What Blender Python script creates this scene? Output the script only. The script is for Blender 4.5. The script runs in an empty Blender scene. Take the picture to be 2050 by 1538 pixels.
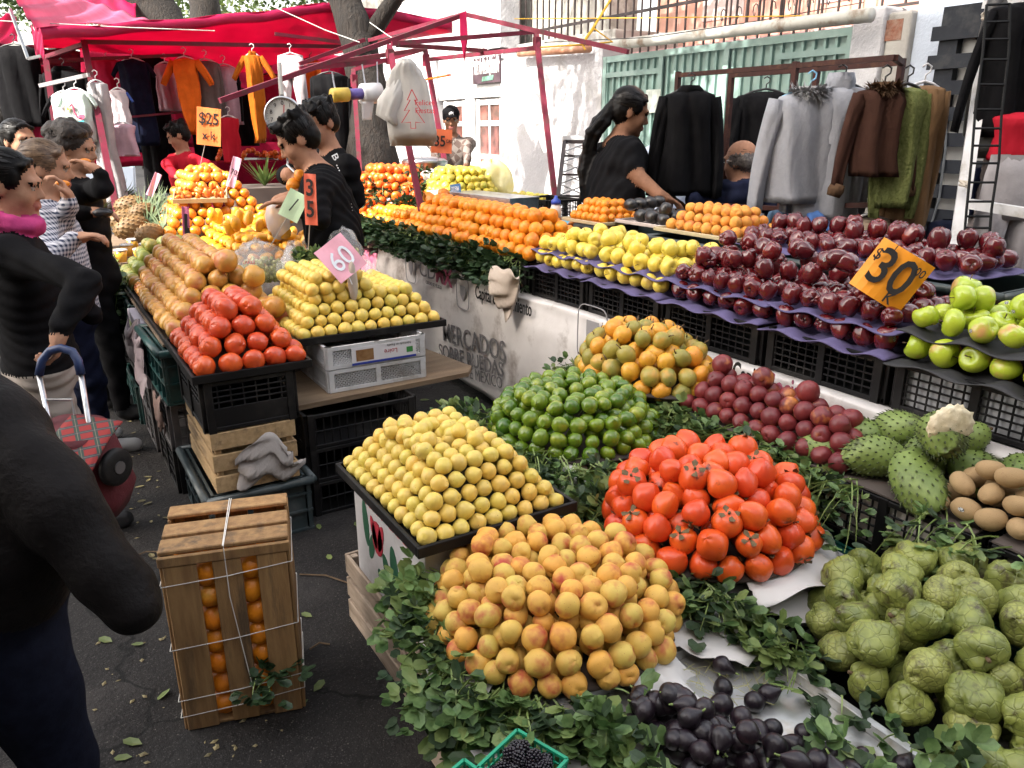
import bpy, math, random
import numpy as np
from mathutils import Vector, Matrix, Euler
RN=random.Random(11); PI=math.pi; V=Vector
scene=bpy.context.scene; COL=scene.collection
def U(a,b): return RN.uniform(a,b)
# ---------- camera model: pixel of the 2050x1538 photograph -> point at a given height / plane / depth
FP=1537.;CX=1025.;CY=769.;CH=1.55
PIT=math.atan((769-260)/FP); YAW=math.radians(31.6)
FW=V((math.sin(YAW),math.cos(YAW),0)); RT=V((math.cos(YAW),-math.sin(YAW),0))
def ray(px,py):
    x=(px-CX)/FP; y=(CY-py)/FP
    return FW*(math.cos(PIT)+math.sin(PIT)*y)+RT*x+V((0,0,-math.sin(PIT)+math.cos(PIT)*y))
def _at(px,py,i,v):
    d=ray(px,py); o=V((0,0,CH)); return o+d*((v-o[i])/d[i])
def PX(px,py,x): return _at(px,py,0,x)
def PY(px,py,y): return _at(px,py,1,y)
def PZ(px,py,z): return _at(px,py,2,z)
def PD(px,py,d): return V((0,0,CH))+ray(px,py)*d
# ---------- objects
ORG={}
def tag(o,label=None,cat=None,group=None,kind=None):
    if label: o['label']=label
    if cat: o['category']=cat
    if group: o['group']=group
    if kind: o['kind']=kind
    return o
def thing(name,label,cat,loc=(0,0,0),group=None,rot=0):
    o=bpy.data.objects.new(name,None); COL.objects.link(o); o.location=loc; o.rotation_euler=(0,0,rot)
    o.empty_display_size=.05
    ORG[o.name]=(V(loc),rot)
    return tag(o,label,cat,group)
def link(o,parent=None):
    COL.objects.link(o)
    if parent is not None: o.parent=parent
    return o
class MB:
    def __init__(s): s.v=[];s.f=[];s.m=[]
    def add(s,vs,fs,mi=0):
        b=len(s.v); s.v.extend(V(p) for p in vs); s.f.extend(tuple(b+i for i in f) for f in fs); s.m.extend([mi]*len(fs)); return s
    def box(s,lo,hi,mi=0,M=None):
        x0,y0,z0=lo;x1,y1,z1=hi
        vs=[V(p) for p in((x0,y0,z0),(x1,y0,z0),(x1,y1,z0),(x0,y1,z0),(x0,y0,z1),(x1,y0,z1),(x1,y1,z1),(x0,y1,z1))]
        if M is not None: vs=[M@p for p in vs]
        return s.add(vs,[(0,3,2,1),(4,5,6,7),(0,1,5,4),(1,2,6,5),(2,3,7,6),(3,0,4,7)],mi)
    def bar(s,p,q,w,h=None,mi=0,up=(0,0,1)):
        p=V(p);q=V(q);h=h or w;d=(q-p).normalized();u=V(up)
        if abs(d.dot(u))>.97: u=V((0,1,0))
        a=d.cross(u).normalized()*w/2; b=a.cross(d).normalized()*h/2
        vs=[p-a-b,p+a-b,p+a+b,p-a+b,q-a-b,q+a-b,q+a+b,q-a+b]
        return s.add(vs,[(0,1,2,3),(7,6,5,4),(0,4,5,1),(1,5,6,2),(2,6,7,3),(3,7,4,0)],mi)
    def tube(s,pts,r,n=6,mi=0,cap=True):
        pts=[V(p) for p in pts]; L=len(pts); rr=r if isinstance(r,(list,tuple)) else [r]*L
        vs=[];u=None
        for i,p in enumerate(pts):
            d=(pts[min(i+1,L-1)]-pts[max(i-1,0)]).normalized()
            if u is None: u=d.cross(V((0,0,1)) if abs(d.z)<.9 else V((1,0,0))).normalized()
            u=(u-d*u.dot(d)).normalized(); w=d.cross(u)
            for k in range(n):
                a=2*PI*k/n; vs.append(p+(u*math.cos(a)+w*math.sin(a))*rr[i])
        fs=[(i*n+k,i*n+(k+1)%n,(i+1)*n+(k+1)%n,(i+1)*n+k) for i in range(L-1) for k in range(n)]
        if cap: fs+= [tuple(range(n-1,-1,-1)),tuple((L-1)*n+k for k in range(n))]
        return s.add(vs,fs,mi)
    def lathe(s,prof,n=20,mi=0,c=(0,0,0),M=None,sx=1,sy=1):
        c=V(c);vs=[]
        for r,z in prof:
            for k in range(n):
                a=2*PI*k/n; p=V((r*math.cos(a)*sx,r*math.sin(a)*sy,z)); vs.append((M@p if M is not None else p)+c)
        L=len(prof)
        fs=[(i*n+k,i*n+(k+1)%n,(i+1)*n+(k+1)%n,(i+1)*n+k) for i in range(L-1) for k in range(n)]
        if prof[0][0]>1e-4: fs.append(tuple(range(n-1,-1,-1)))
        if prof[-1][0]>1e-4: fs.append(tuple((L-1)*n+k for k in range(n)))
        return s.add(vs,fs,mi)
    def grid(s,fn,nu,nv,mi=0,closed=False):
        vs=[fn(i/nu,j/nv) for j in range(nv+1) for i in range(nu+1)]
        return s.add(vs,[(j*(nu+1)+i,j*(nu+1)+i+1,(j+1)*(nu+1)+i+1,(j+1)*(nu+1)+i) for j in range(nv) for i in range(nu)],mi)
    def loft(s,secs,n=24,mi=0,caps=True,fold=(0,0,0),pw=1.0):
        # secs: (centre, half-width vector, half-depth vector); fold=(amp,freq,phase)
        vs=[]
        for i,(c,a,b) in enumerate(secs):
            c=V(c);a=V(a);b=V(b)
            for k in range(n):
                t=2*PI*k/n; ct,st=math.cos(t),math.sin(t)
                g=1+fold[0]*math.sin(fold[1]*t+fold[2]+i*.35)*(i/len(secs))+.35*fold[0]*math.sin(2.3*fold[1]*t+i*.9)
                vs.append(c+a*(math.copysign(abs(ct)**pw,ct))*(1+(g-1)*.3)+b*(math.copysign(abs(st)**pw,st))*(1+(g-1)*2))
        L=len(secs)
        fs=[(i*n+k,i*n+(k+1)%n,(i+1)*n+(k+1)%n,(i+1)*n+k) for i in range(L-1) for k in range(n)]
        if caps: fs+=[tuple(range(n-1,-1,-1)),tuple((L-1)*n+k for k in range(n))]
        return s.add(vs,fs,mi)
    def prism(s,out,depth,M,mi=0):
        n=len(out); vs=[M@V((x,y,0)) for x,y in out]+[M@V((x,y,-depth)) for x,y in out]
        return s.add(vs,[tuple(range(n)),tuple(range(2*n-1,n-1,-1))]+[(i,i+n,(i+1)%n+n,(i+1)%n) for i in range(n)],mi)
    def mesh(s,name,mats,smooth=False,org=None,rot=0):
        me=bpy.data.meshes.new(name); vs=s.v
        if org is not None:
            vs=[p-org for p in vs]
            if rot: R_=Matrix.Rotation(-rot,3,'Z'); vs=[R_@p for p in vs]
        me.from_pydata([tuple(p) for p in vs],[],s.f)
        if not isinstance(mats,(list,tuple)): mats=[mats]
        for m in mats: me.materials.append(m)
        if len(mats)>1: me.polygons.foreach_set('material_index',s.m)
        if smooth: me.polygons.foreach_set('use_smooth',[True]*len(s.f))
        me.update(); return me
    def build(s,name,mats,parent=None,smooth=False,org=None,bevel=0,solid=0,sub=0,auto=None,local=False):
        if parent is not None:
            o_,r_=ORG[parent.name] if parent.name in ORG else (V((0,0,0)),0)
            me=s.mesh(name,mats,smooth) if local else s.mesh(name,mats,smooth,o_,r_); ob=bpy.data.objects.new(name,me); link(ob,parent); ORG[ob.name]=(o_,r_)
        else:
            if org is None:
                lo=[min(p[i] for p in s.v) for i in range(3)];hi=[max(p[i] for p in s.v) for i in range(3)]
                org=V(((lo[0]+hi[0])/2,(lo[1]+hi[1])/2,lo[2]))
            me=s.mesh(name,mats,smooth,org); ob=bpy.data.objects.new(name,me); link(ob); ob.location=org; ORG[ob.name]=(org,0)
        if solid: m=ob.modifiers.new('s','SOLIDIFY'); m.thickness=solid; m.offset=0
        if bevel: m=ob.modifiers.new('b','BEVEL'); m.width=bevel; m.segments=2; m.limit_method='ANGLE'
        if sub: m=ob.modifiers.new('u','SUBSURF'); m.levels=sub; m.render_levels=sub
        return ob
def frame(o,x,y):  # matrix with local x,y axes (z normal), origin o
    x=V(x).normalized(); z=x.cross(V(y)).normalized(); y=z.cross(x)
    return Matrix(((x.x,y.x,z.x,o[0]),(x.y,y.y,z.y,o[1]),(x.z,y.z,z.z,o[2]),(0,0,0,1)))
def text(body,M,size,mat,parent,name='lettering',bold=0,ext=.0006,align='CENTER'):
    cu=bpy.data.curves.new(name,'FONT'); cu.body=body; cu.size=size; cu.align_x=align; cu.align_y='CENTER'; cu.extrude=ext; cu.offset=bold*size if size<.99 else bold; cu.resolution_u=3
    o=bpy.data.objects.new(name,cu); cu.materials.append(mat)
    dg=bpy.context.evaluated_depsgraph_get(); COL.objects.link(o); dg.update()
    me=bpy.data.meshes.new_from_object(o.evaluated_get(dg)); COL.objects.unlink(o); bpy.data.objects.remove(o)
    mo=bpy.data.objects.new(name,me); link(mo,parent)
    o_,r_=ORG[parent.name]
    mo.matrix_local=Matrix.Rotation(-r_,4,'Z')@Matrix.Translation(-o_)@M
    ORG[mo.name]=(o_,r_)
    return mo
# ---------- materials
MATS={}
def nodes(name):
    m=bpy.data.materials.new(name); m.use_nodes=True; nt=m.node_tree; b=nt.nodes['Principled BSDF']; return m,nt,b
def N(nt,t,**k):
    n=nt.nodes.new(t)
    for a,v in k.items():
        if a.startswith('i_'): n.inputs[a[2:].replace('_',' ')].default_value=v
        else: setattr(n,a,v)
    return n
def c4(c): return (c[0],c[1],c[2],1)
def mixc(nt,f,a,b,bt='MIX'):
    n=nt.nodes.new('ShaderNodeMix'); n.data_type='RGBA'; n.blend_type=bt
    for sock,v in((n.inputs[0],f),(n.inputs[6],a),(n.inputs[7],b)):
        if isinstance(v,(int,float)): sock.default_value=v
        elif isinstance(v,(tuple,list)): sock.default_value=c4(v)
        else: nt.links.new(v,sock)
    return n.outputs[2]
def mrange(nt,v,a,b,c=0,d=1):
    n=N(nt,'ShaderNodeMapRange'); n.inputs[1].default_value=a;n.inputs[2].default_value=b;n.inputs[3].default_value=c;n.inputs[4].default_value=d
    nt.links.new(v,n.inputs[0]); return n.outputs[0]
def noise(nt,vec,sc,det=3,rough=.55):
    n=N(nt,'ShaderNodeTexNoise'); n.inputs['Scale'].default_value=sc;n.inputs['Detail'].default_value=det;n.inputs['Roughness'].default_value=rough
    nt.links.new(vec,n.inputs['Vector']); return n.outputs['Fac']
def mat(name,c1,c2=None,sc=6,rough=.6,bump=0,bsc=60,metal=0,rnd=0,stretch=None,trans=0,alpha=1,spec=.5,coat=0,sheen=0,lo=.35,hi=.65,c3=None,sc3=3,world=False,tl=0):
    if name in MATS: return MATS[name]
    m,nt,b=nodes(name); L=nt.links
    tc=N(nt,'ShaderNodeNewGeometry' if world else 'ShaderNodeTexCoord'); vec=tc.outputs['Position' if world else 'Object']
    if stretch:
        mp=N(nt,'ShaderNodeMapping'); mp.inputs['Scale'].default_value=stretch; L.new(vec,mp.inputs['Vector']); vec=mp.outputs[0]
    col=None
    if c2 is not None: col=mixc(nt,mrange(nt,noise(nt,vec,sc,5),lo,hi),c1,c2)
    if c3 is not None: col=mixc(nt,mrange(nt,noise(nt,vec,sc3,6,.65),.52,.68),col if col is not None else c1,c3)
    if rnd:
        oi=N(nt,'ShaderNodeObjectInfo'); hs=N(nt,'ShaderNodeHueSaturation')
        if col is not None: L.new(col,hs.inputs['Color'])
        else: hs.inputs['Color'].default_value=c4(c1)
        L.new(mrange(nt,oi.outputs['Random'],0,1,1-rnd,1+rnd),hs.inputs['Value']); col=hs.outputs[0]
    if col is not None: L.new(col,b.inputs['Base Color'])
    else: b.inputs['Base Color'].default_value=c4(c1)
    b.inputs['Roughness'].default_value=rough; b.inputs['Metallic'].default_value=metal; b.inputs['Specular IOR Level'].default_value=spec
    b.inputs['Coat Weight'].default_value=coat; b.inputs['Transmission Weight'].default_value=trans; b.inputs['Alpha'].default_value=alpha
    if sheen: b.inputs['Sheen Weight'].default_value=sheen; b.inputs['Sheen Roughness'].default_value=.5
    if bump:
        bp=N(nt,'ShaderNodeBump'); bp.inputs['Strength'].default_value=1; bp.inputs['Distance'].default_value=bump
        L.new(noise(nt,vec,bsc,6,.6),bp.inputs['Height']); L.new(bp.outputs[0],b.inputs['Normal'])
    if tl:
        t=N(nt,'ShaderNodeBsdfTranslucent'); mx=N(nt,'ShaderNodeMixShader'); mx.inputs[0].default_value=tl
        if col is not None: L.new(col,t.inputs[0])
        else: t.inputs[0].default_value=c4(c1)
        L.new(b.outputs[0],mx.inputs[1]);L.new(t.outputs[0],mx.inputs[2]);L.new(mx.outputs[0],nt.nodes['Material Output'].inputs[0])
    MATS[name]=m; return m
def fmat(name,lo,hi,blush=None,bl=(.5,.62,9),speck=None,sp=(180,.16),rough=.4,coat=0,bump=.0006,bsc=220,mott=None,patch=None,pt=(.62,.68,14)):
    # fruit skin: per-fruit tint lo..hi, mottling, blush, dots, dark patches
    m,nt,b=nodes(name); L=nt.links
    tc=N(nt,'ShaderNodeTexCoord'); oi=N(nt,'ShaderNodeObjectInfo')
    sc=N(nt,'ShaderNodeVectorMath',operation='SCALE'); sc.inputs[0].default_value=(37,91,53); L.new(oi.outputs['Random'],sc.inputs['Scale'])
    ad=N(nt,'ShaderNodeVectorMath',operation='ADD'); L.new(tc.outputs['Object'],ad.inputs[0]); L.new(sc.outputs[0],ad.inputs[1]); vec=ad.outputs[0]
    col=mixc(nt,oi.outputs['Random'],lo,hi)
    col=mixc(nt,mrange(nt,noise(nt,vec,25,4),.4,.7,0,.6),col,mott or tuple(.5*(a+c)*.8 for a,c in zip(lo,hi)))
    if blush: col=mixc(nt,mrange(nt,noise(nt,vec,bl[2],3),bl[0],bl[1]),col,blush)
    if patch: col=mixc(nt,mrange(nt,noise(nt,vec,pt[2],5,.6),pt[0],pt[1]),col,patch)
    if speck:
        vo=N(nt,'ShaderNodeTexVoronoi'); vo.inputs['Scale'].default_value=sp[0]; L.new(vec,vo.inputs['Vector'])
        col=mixc(nt,mrange(nt,vo.outputs['Distance'],sp[1]*.6,sp[1],.8,0),col,speck)
    L.new(col,b.inputs['Base Color']); b.inputs['Roughness'].default_value=rough; b.inputs['Coat Weight'].default_value=coat; b.inputs['Coat Roughness'].default_value=.12
    if bump:
        bp=N(nt,'ShaderNodeBump'); bp.inputs['Strength'].default_value=1; bp.inputs['Distance'].default_value=bump
        L.new(noise(nt,vec,bsc,2),bp.inputs['Height']); L.new(bp.outputs[0],b.inputs['Normal'])
    MATS[name]=m; return m
BLACKP=mat('black_plastic',(.007,.007,.008),(.014,.013,.013),sc=4,spec=.18,rough=.45,bump=.0005,bsc=90,c3=(.03,.028,.026),sc3=5)
TEALP=mat('teal_plastic',(.012,.05,.05),(.02,.07,.065),sc=5,rough=.38,c3=(.05,.07,.065),sc3=7)
BLUEP=mat('slate_plastic',(.03,.045,.05),(.045,.06,.065),sc=5,rough=.38,c3=(.09,.1,.1),sc3=7)
GREYP=mat('grey_plastic',(.06,.055,.056),(.1,.09,.09),sc=5,rough=.5)
WHITEP=mat('white_plastic',(.62,.62,.63),(.5,.5,.5),sc=8,rough=.45,c3=(.36,.34,.31),sc3=9)
PAPER=mat('paper',(.66,.62,.58),(.58,.54,.5),sc=9,rough=.8,bump=.002,bsc=25,tl=.15)
WOODC=mat('crate_wood',(.36,.21,.085),(.23,.125,.05),sc=5,rough=.75,stretch=(9,9,1.2),bump=.0015,bsc=40,c3=(.12,.075,.04),sc3=2.2,rnd=.12)
WOODH=mat('pale_crate_wood',(.5,.34,.18),(.38,.25,.12),sc=6,rough=.75,stretch=(9,1.5,9),bump=.0012,bsc=40,c3=(.2,.13,.07),sc3=2.5,rnd=.15)
WOODX=mat('slat_wood_pale',(.42,.33,.25),(.3,.23,.17),sc=6,rough=.8,stretch=(9,1.2,9),bump=.0012,bsc=40,c3=(.17,.12,.085),sc3=2.5,rnd=.15)
CARD=mat('white_carton',(.55,.53,.53),(.47,.45,.45),sc=6,rough=.8,c3=(.36,.34,.33),sc3=4)
INK=mat('black_ink',(.012,.011,.012),rough=.6)
STEEL=mat('steel',(.55,.56,.58),(.42,.43,.45),sc=18,rough=.35,metal=1,c3=(.3,.3,.3),sc3=9)
PINKPOLE=mat('maroon_paint',(.12,.010,.026),(.16,.016,.036),sc=9,spec=.25,rough=.55,c3=(.08,.04,.035),sc3=14)
RUSTPOLE=mat('rust_paint',(.03,.009,.007),(.05,.015,.011),sc=12,spec=.25,rough=.6,c3=(.08,.033,.018),sc3=18)
WIRE=mat('wire',(.5,.5,.5),rough=.4,metal=.6)
STEMG=mat('green_stem',(.16,.24,.06),(.24,.31,.10),sc=20,rough=.5)
STEMB=mat('brown_stem',(.1,.06,.03),(.16,.1,.05),sc=40,rough=.7)
# ---------- fruit
FR={}
def sph(fn,nu=20,nv=14):
    mb=MB(); vs=[]
    for j in range(nv+1):
        t=PI*j/nv
        for i in range(nu): vs.append(fn(t,2*PI*i/nu))
    fs=[(j*nu+i,(j+1)*nu+i,(j+1)*nu+(i+1)%nu,j*nu+(i+1)%nu) for j in range(nv) for i in range(nu)]
    return mb.add(vs,fs)
def P3(r,t,p,sx=1,sy=1,sz=1): return V((r*math.sin(t)*math.cos(p)*sx,r*math.sin(t)*math.sin(p)*sy,r*math.cos(t)*sz))
def g(x,s): return math.exp(-(x/s)**2)
def wob(seed,a):
    q=random.Random(seed); k=[(q.uniform(1,3),q.uniform(0,6),q.uniform(1,3),q.uniform(0,6)) for _ in range(3)]
    return lambda t,p: 1+a*sum(math.sin(k_[0]*t*1.3+k_[1])*math.sin(round(k_[2])*p+k_[3]) for k_ in k)
def variant(kind,mb,mats,kids=()):
    me=mb.mesh(kind,mats,True)
    FR.setdefault(kind,[]).append((me,[(n,k.mesh(n,m,True)) for n,k,m in kids]))
def put(kind,loc,rot=None,s=1.,label=None,cat=None,group=None,v=None,name=None,sz=None):
    me,kids=FR[kind][v] if v is not None else RN.choice(FR[kind])
    o=bpy.data.objects.new(name or kind,me); link(o); o.location=loc
    o.rotation_euler=rot if rot is not None else (U(0,6.28),U(0,6.28),U(0,6.28))
    o.scale=(s*U(.94,1.06),s*U(.94,1.06),s*U(.95,1.07))
    for n,k in kids: link(bpy.data.objects.new(n,k),o)
    return tag(o,label,cat or kind.replace('_',' '),group)
citrus=lambda R,sz,nip,dim,w: (lambda t,p: (lambda q: V((q.x,q.y,q.z-(R*dim*g(t,.3)))))(P3(R*w(t,p)*(1+nip*g(PI-t,.3)+nip*.3*g(t,.2)),t,p,1,1,sz)))
m_lima=fmat('lima_skin',(.80,.52,.10),(.70,.58,.11),blush=(.45,.46,.08),bl=(.66,.8,14),speck=(.3,.17,.05),sp=(55,.11),rough=.36,mott=(.6,.42,.14),patch=(.36,.2,.06),pt=(.69,.74,30))
for k in range(3): variant('lima',citrus and sph(citrus(.0265,.96,.2,.09,wob(k,.02)),18,12),m_lima)
m_lem=fmat('lemon_skin',(.82,.54,.10),(.74,.58,.11),blush=(.42,.46,.08),bl=(.58,.75,12),speck=(.35,.22,.06),sp=(55,.1),rough=.36,mott=(.6,.46,.13))
for k in range(3): variant('sweet_lemon',sph(citrus(.031,1.02,.12,.07,wob(k+5,.018)),18,12),m_lem)
m_lime=fmat('lime_skin',(.045,.125,.008),(.20,.29,.018),blush=(.33,.36,.04),bl=(.54,.72,16),rough=.24,coat=.25,bump=.0006,bsc=260,patch=(.3,.28,.08),pt=(.7,.74,26))
for k in range(3): variant('lime',sph(citrus(.0275,1.05,.16,.04,wob(k+9,.03)),20,14),m_lime)
def peachf(R,w): return lambda t,p: P3(R*w(t,p)*(1-.075*g(((p+PI)%(2*PI))-PI,.28)*math.sin(t)-.2*g(t,.26)+.05*g(PI-t,.25)),t,p,1,1,.97)
m_peach=fmat('peach_skin',(.80,.40,.07),(.62,.47,.10),blush=(.46,.07,.035),bl=(.51,.70,19),rough=.62,speck=(.42,.16,.05),sp=(110,.12),mott=(.6,.3,.06),bump=.0004)
for k in range(4): variant('peach',sph(peachf(.03,wob(k+12,.035)),24,14),m_peach)
m_apr=fmat('apricot_skin',(.72,.27,.035),(.72,.36,.06),blush=(.5,.13,.05),bl=(.52,.7,20),rough=.6,bump=.0003)
for k in range(2): variant('apricot',sph(peachf(.029,wob(k+16,.02)),18,12),m_apr)
m_nec=fmat('dark_peach_skin',(.14,.018,.022),(.22,.03,.03),blush=(.55,.2,.05),bl=(.58,.74,15),rough=.42,bump=.0004,mott=(.09,.01,.016))
for k in range(3): variant('dark_peach',sph(peachf(.036,wob(k+20,.02)),22,14),m_nec)
m_per=fmat('persimmon_skin',(.68,.06,.012),(.80,.13,.014),rough=.34,coat=.1,bump=.0003,patch=(.03,.012,.01),pt=(.63,.69,10),mott=(.6,.05,.012))
CALYX=mat('calyx',(.10,.065,.03),(.17,.12,.055),sc=60,rough=.85)
for k in range(4):
    w=wob(k+24,.03)
    body=sph(lambda t,p: P3(.043*w(t,p)*(1-.12*g(t,.35)+.2*g(PI-t,.5)+.03*math.cos(4*p)*math.sin(t)),t,p,1,1,.96+.06*(k%2)),24,16)
    cal=MB()
    for q in range(4):
        a=q*PI/2+.3
        cal.add([V((0,0,.037)),V((.012*math.cos(a-.5),.012*math.sin(a-.5),.0385)),V((.027*math.cos(a-.35),.027*math.sin(a-.35),.038)),V((.032*math.cos(a),.032*math.sin(a),.043)),V((.027*math.cos(a+.35),.027*math.sin(a+.35),.038)),V((.012*math.cos(a+.5),.012*math.sin(a+.5),.0385))],[(0,1,2,3,4,5)])
    cal.tube([(0,0,.036),(.001,0,.047)],.004,5)
    variant('persimmon',body,m_per,[('calyx',cal,CALYX)])
m_gra=fmat('granadilla_skin',(.78,.30,.025),(.7,.38,.035),blush=(.5,.16,.03),bl=(.6,.75,16),speck=(.2,.08,.03),sp=(55,.12),rough=.4,coat=.1,patch=(.24,.1,.03),pt=(.68,.73,34))
m_gra2=fmat('granadilla_green_skin',(.38,.3,.05),(.25,.24,.05),blush=(.55,.3,.05),bl=(.5,.65,12),speck=(.1,.06,.02),sp=(60,.12),rough=.4)
for k in range(3):
    b=sph(citrus(.036,1.08,.05,.03,wob(k+30,.02)),20,14); st=MB().tube([(0,0,.037),(.002,.001,.05),(.007,.003,.06)],[.0035,.0018,.002],6)
    variant('granadilla',b,m_gra2 if k==2 else m_gra,[('stem',st,STEMB)] if k else [])
def applef(R,sz,lob,w): return lambda t,p: (lambda q: V((q.x,q.y,q.z-R*.42*g(t,.42)+R*.26*g(PI-t,.4)-lob*.5*R*g(PI-t,.75)*math.cos(5*p)*math.sin(t))))(P3(R*w(t,p)*(1+.1*math.cos(t)+lob*math.cos(5*p)*math.sin(t)*(t/PI)**2),t,p,1,1,sz))
m_red=fmat('red_apple_skin',(.085,.006,.010),(.14,.010,.013),blush=(.3,.04,.02),bl=(.62,.8,16),rough=.16,coat=.5,speck=(.35,.14,.09),sp=(170,.1),bump=.0003,bsc=60,mott=(.055,.004,.008))
m_yel=fmat('yellow_apple_skin',(.86,.62,.07),(.78,.64,.10),blush=(.62,.42,.11),bl=(.58,.75,12),speck=(.4,.34,.08),sp=(150,.12),rough=.3,coat=.2)
m_gre=fmat('green_apple_skin',(.36,.48,.03),(.46,.55,.04),blush=(.55,.3,.1),bl=(.62,.74,11),speck=(.5,.56,.15),sp=(140,.11),rough=.22,coat=.35)
m_yap=fmat('small_yellow_apple_skin',(.62,.46,.05),(.55,.48,.07),blush=(.45,.45,.06),bl=(.55,.7,14),rough=.35)
STICK=mat('sticker',(.6,.6,.58),(.08,.08,.08),sc=330,rough=.4,lo=.45,hi=.5)
def stem_mb(R): return MB().tube([(0,0,R*.5),(R*.05,0,R*.8),(R*.16,.0,R*1.06)],[R*.04,R*.035,R*.055],5)
def stick_mb(f,t0,p0,da=.2):
    mb=MB(); c=f(t0,p0); vs=[c*1.012]
    for k in range(10): a=2*PI*k/10; vs.append(f(t0+da*math.cos(a),p0+da*.8*math.sin(a)/math.sin(t0))*1.012)
    return mb.add(vs,[(0,1+(k+1)%10,1+k) for k in range(10)])
for k in range(4):
    f=applef(.036,1.2,.10,wob(k+40,.04)); kids=[('stem',stem_mb(.0375),STEMB)]
    if k==3: kids.append(('sticker',stick_mb(f,1.35,.9),STICK))
    variant('red_apple',sph(f,30,16),m_red,kids)
for k in range(3):
    f=applef(.0375,1.0,.022,wob(k+45,.03)); kids=[('stem',stem_mb(.0375),STEMB)]
    if k==2: kids.append(('sticker',stick_mb(f,1.3,.5),STICK))
    variant('yellow_apple',sph(f,20,14),m_yel,kids)
for k in range(3):
    f=applef(.042,.92,.012,wob(k+50,.025)); kids=[('stem',stem_mb(.042),STEMB)]
    if k!=1: kids.append(('sticker',stick_mb(f,1.3,.5,.17),STICK))
    variant('green_apple',sph(f,26,16),m_gre,kids)
for k in range(2): variant('small_yellow_apple',sph(applef(.035,.95,.015,wob(k+53,.02)),16,10),m_yap)
m_ora=fmat('orange_skin',(.78,.21,.008),(.8,.30,.014),rough=.36,bump=.0012,bsc=200,blush=(.6,.34,.05),bl=(.62,.78,12),mott=(.62,.18,.012))
for k in range(3): variant('orange',sph(citrus(.04,.95,.02,.06,wob(k+60,.03)),20,14),m_ora)
m_man=fmat('mandarin_skin',(.64,.1,.012),(.72,.19,.02),rough=.33,bump=.001,bsc=200,mott=(.5,.07,.01))
for k in range(3): variant('mandarin',sph(citrus(.035,.84,.0,.1,wob(k+63,.03)),16,10),m_man)
m_loq=fmat('golden_mandarin_skin',(.66,.26,.02),(.62,.2,.015),rough=.3,coat=.2,mott=(.5,.17,.02))
for k in range(2): variant('tangelo',sph(citrus(.037,.92,.03,.05,wob(k+66,.02)),16,10),m_loq)
m_pom=fmat('pomelo_skin',(.50,.21,.05),(.6,.31,.05),rough=.3,coat=.1,blush=(.5,.15,.07),bl=(.52,.7,13),speck=(.18,.08,.03),sp=(90,.13),mott=(.45,.28,.07))
m_pomg=fmat('green_pomelo_skin',(.3,.33,.06),(.2,.26,.05),rough=.3,blush=(.5,.36,.08),bl=(.5,.68,13),speck=(.12,.1,.03),sp=(80,.12))
for k in range(3): variant('yellow_grapefruit',sph(citrus(.046,.93,.01,.05,wob(k+70,.03)),20,14),m_pom)
for k in range(2): variant('green_orange',sph(citrus(.042,.93,.01,.05,wob(k+73,.018)),18,12),m_pomg)
m_rgf=fmat('red_grapefruit_skin',(.62,.055,.015),(.72,.11,.018),rough=.27,coat=.2,speck=(.3,.05,.02),sp=(120,.12),bump=.0008,bsc=180,mott=(.44,.045,.022))
for k in range(3): variant('red_grapefruit',sph(citrus(.049,.93,.0,.07,wob(k+76,.035)),22,14),m_rgf)
m_fig=fmat('fig_skin',(.009,.006,.010),(.02,.011,.017),rough=.36,blush=(.09,.035,.04),bl=(.64,.8,22),speck=(.1,.08,.08),sp=(230,.1),mott=(.009,.006,.009))
for k in range(4):
    w=wob(k+80,.03); L_=1.0+.18*k/3
    variant('fig',sph(lambda t,p: (lambda r: V((r*math.cos(p),r*math.sin(p),.0215*L_*math.cos(t)+.009*g(t,.5))))(.0215*w(t,p)*math.sin(t)*(1-.34*g(t,.75))*(1+.02*math.cos(9*p))),22,14),m_fig,[('stem',MB().tube([(0,0,.027*L_),(.001,0,.033*L_),(.002,.001,.036*L_)],[.003,.002,.0018],5),STEMG)])
m_kiw=fmat('kiwi_skin',(.36,.235,.11),(.42,.28,.14),rough=.8,bump=.0006,bsc=500,speck=(.18,.1,.05),sp=(190,.15))
for k in range(2):
    f=lambda t,p,w=wob(k+84,.02): P3(.034*w(t,p),t,p,.84,.8,1.12)
    variant('kiwi',sph(f,20,14),m_kiw,[('sticker',stick_mb(f,1.5,.6,.22),STICK)] if k else [])
m_man2=fmat('mango_skin',(.78,.4,.018),(.72,.32,.02),rough=.36,coat=.1,blush=(.56,.18,.05),bl=(.56,.74,10),speck=(.4,.18,.03),sp=(90,.1))
for k in range(3):
    def f(t,p,w=wob(k+87,.02)):
        q=P3(.037*w(t,p)*(1-.12*g(PI-t,.7)),t,p,.98,.82,1.42); q.x+=.012*(q.z/.05)**2-.0*q.z; return q
    variant('mango',sph(f,18,14),m_man2)
m_avo=fmat('avocado_skin',(.012,.012,.012),(.022,.018,.018),rough=.32,coat=.25,bump=.001,bsc=200,speck=(.05,.05,.04),sp=(150,.1))
variant('avocado',sph(lambda t,p: P3(.036*(1-.22*g(t,.8)),t,p,1,1,1.45),18,14),m_avo)
m_gua=fmat('papaya_slice',(.68,.14,.02),(.66,.2,.03),rough=.3)
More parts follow.
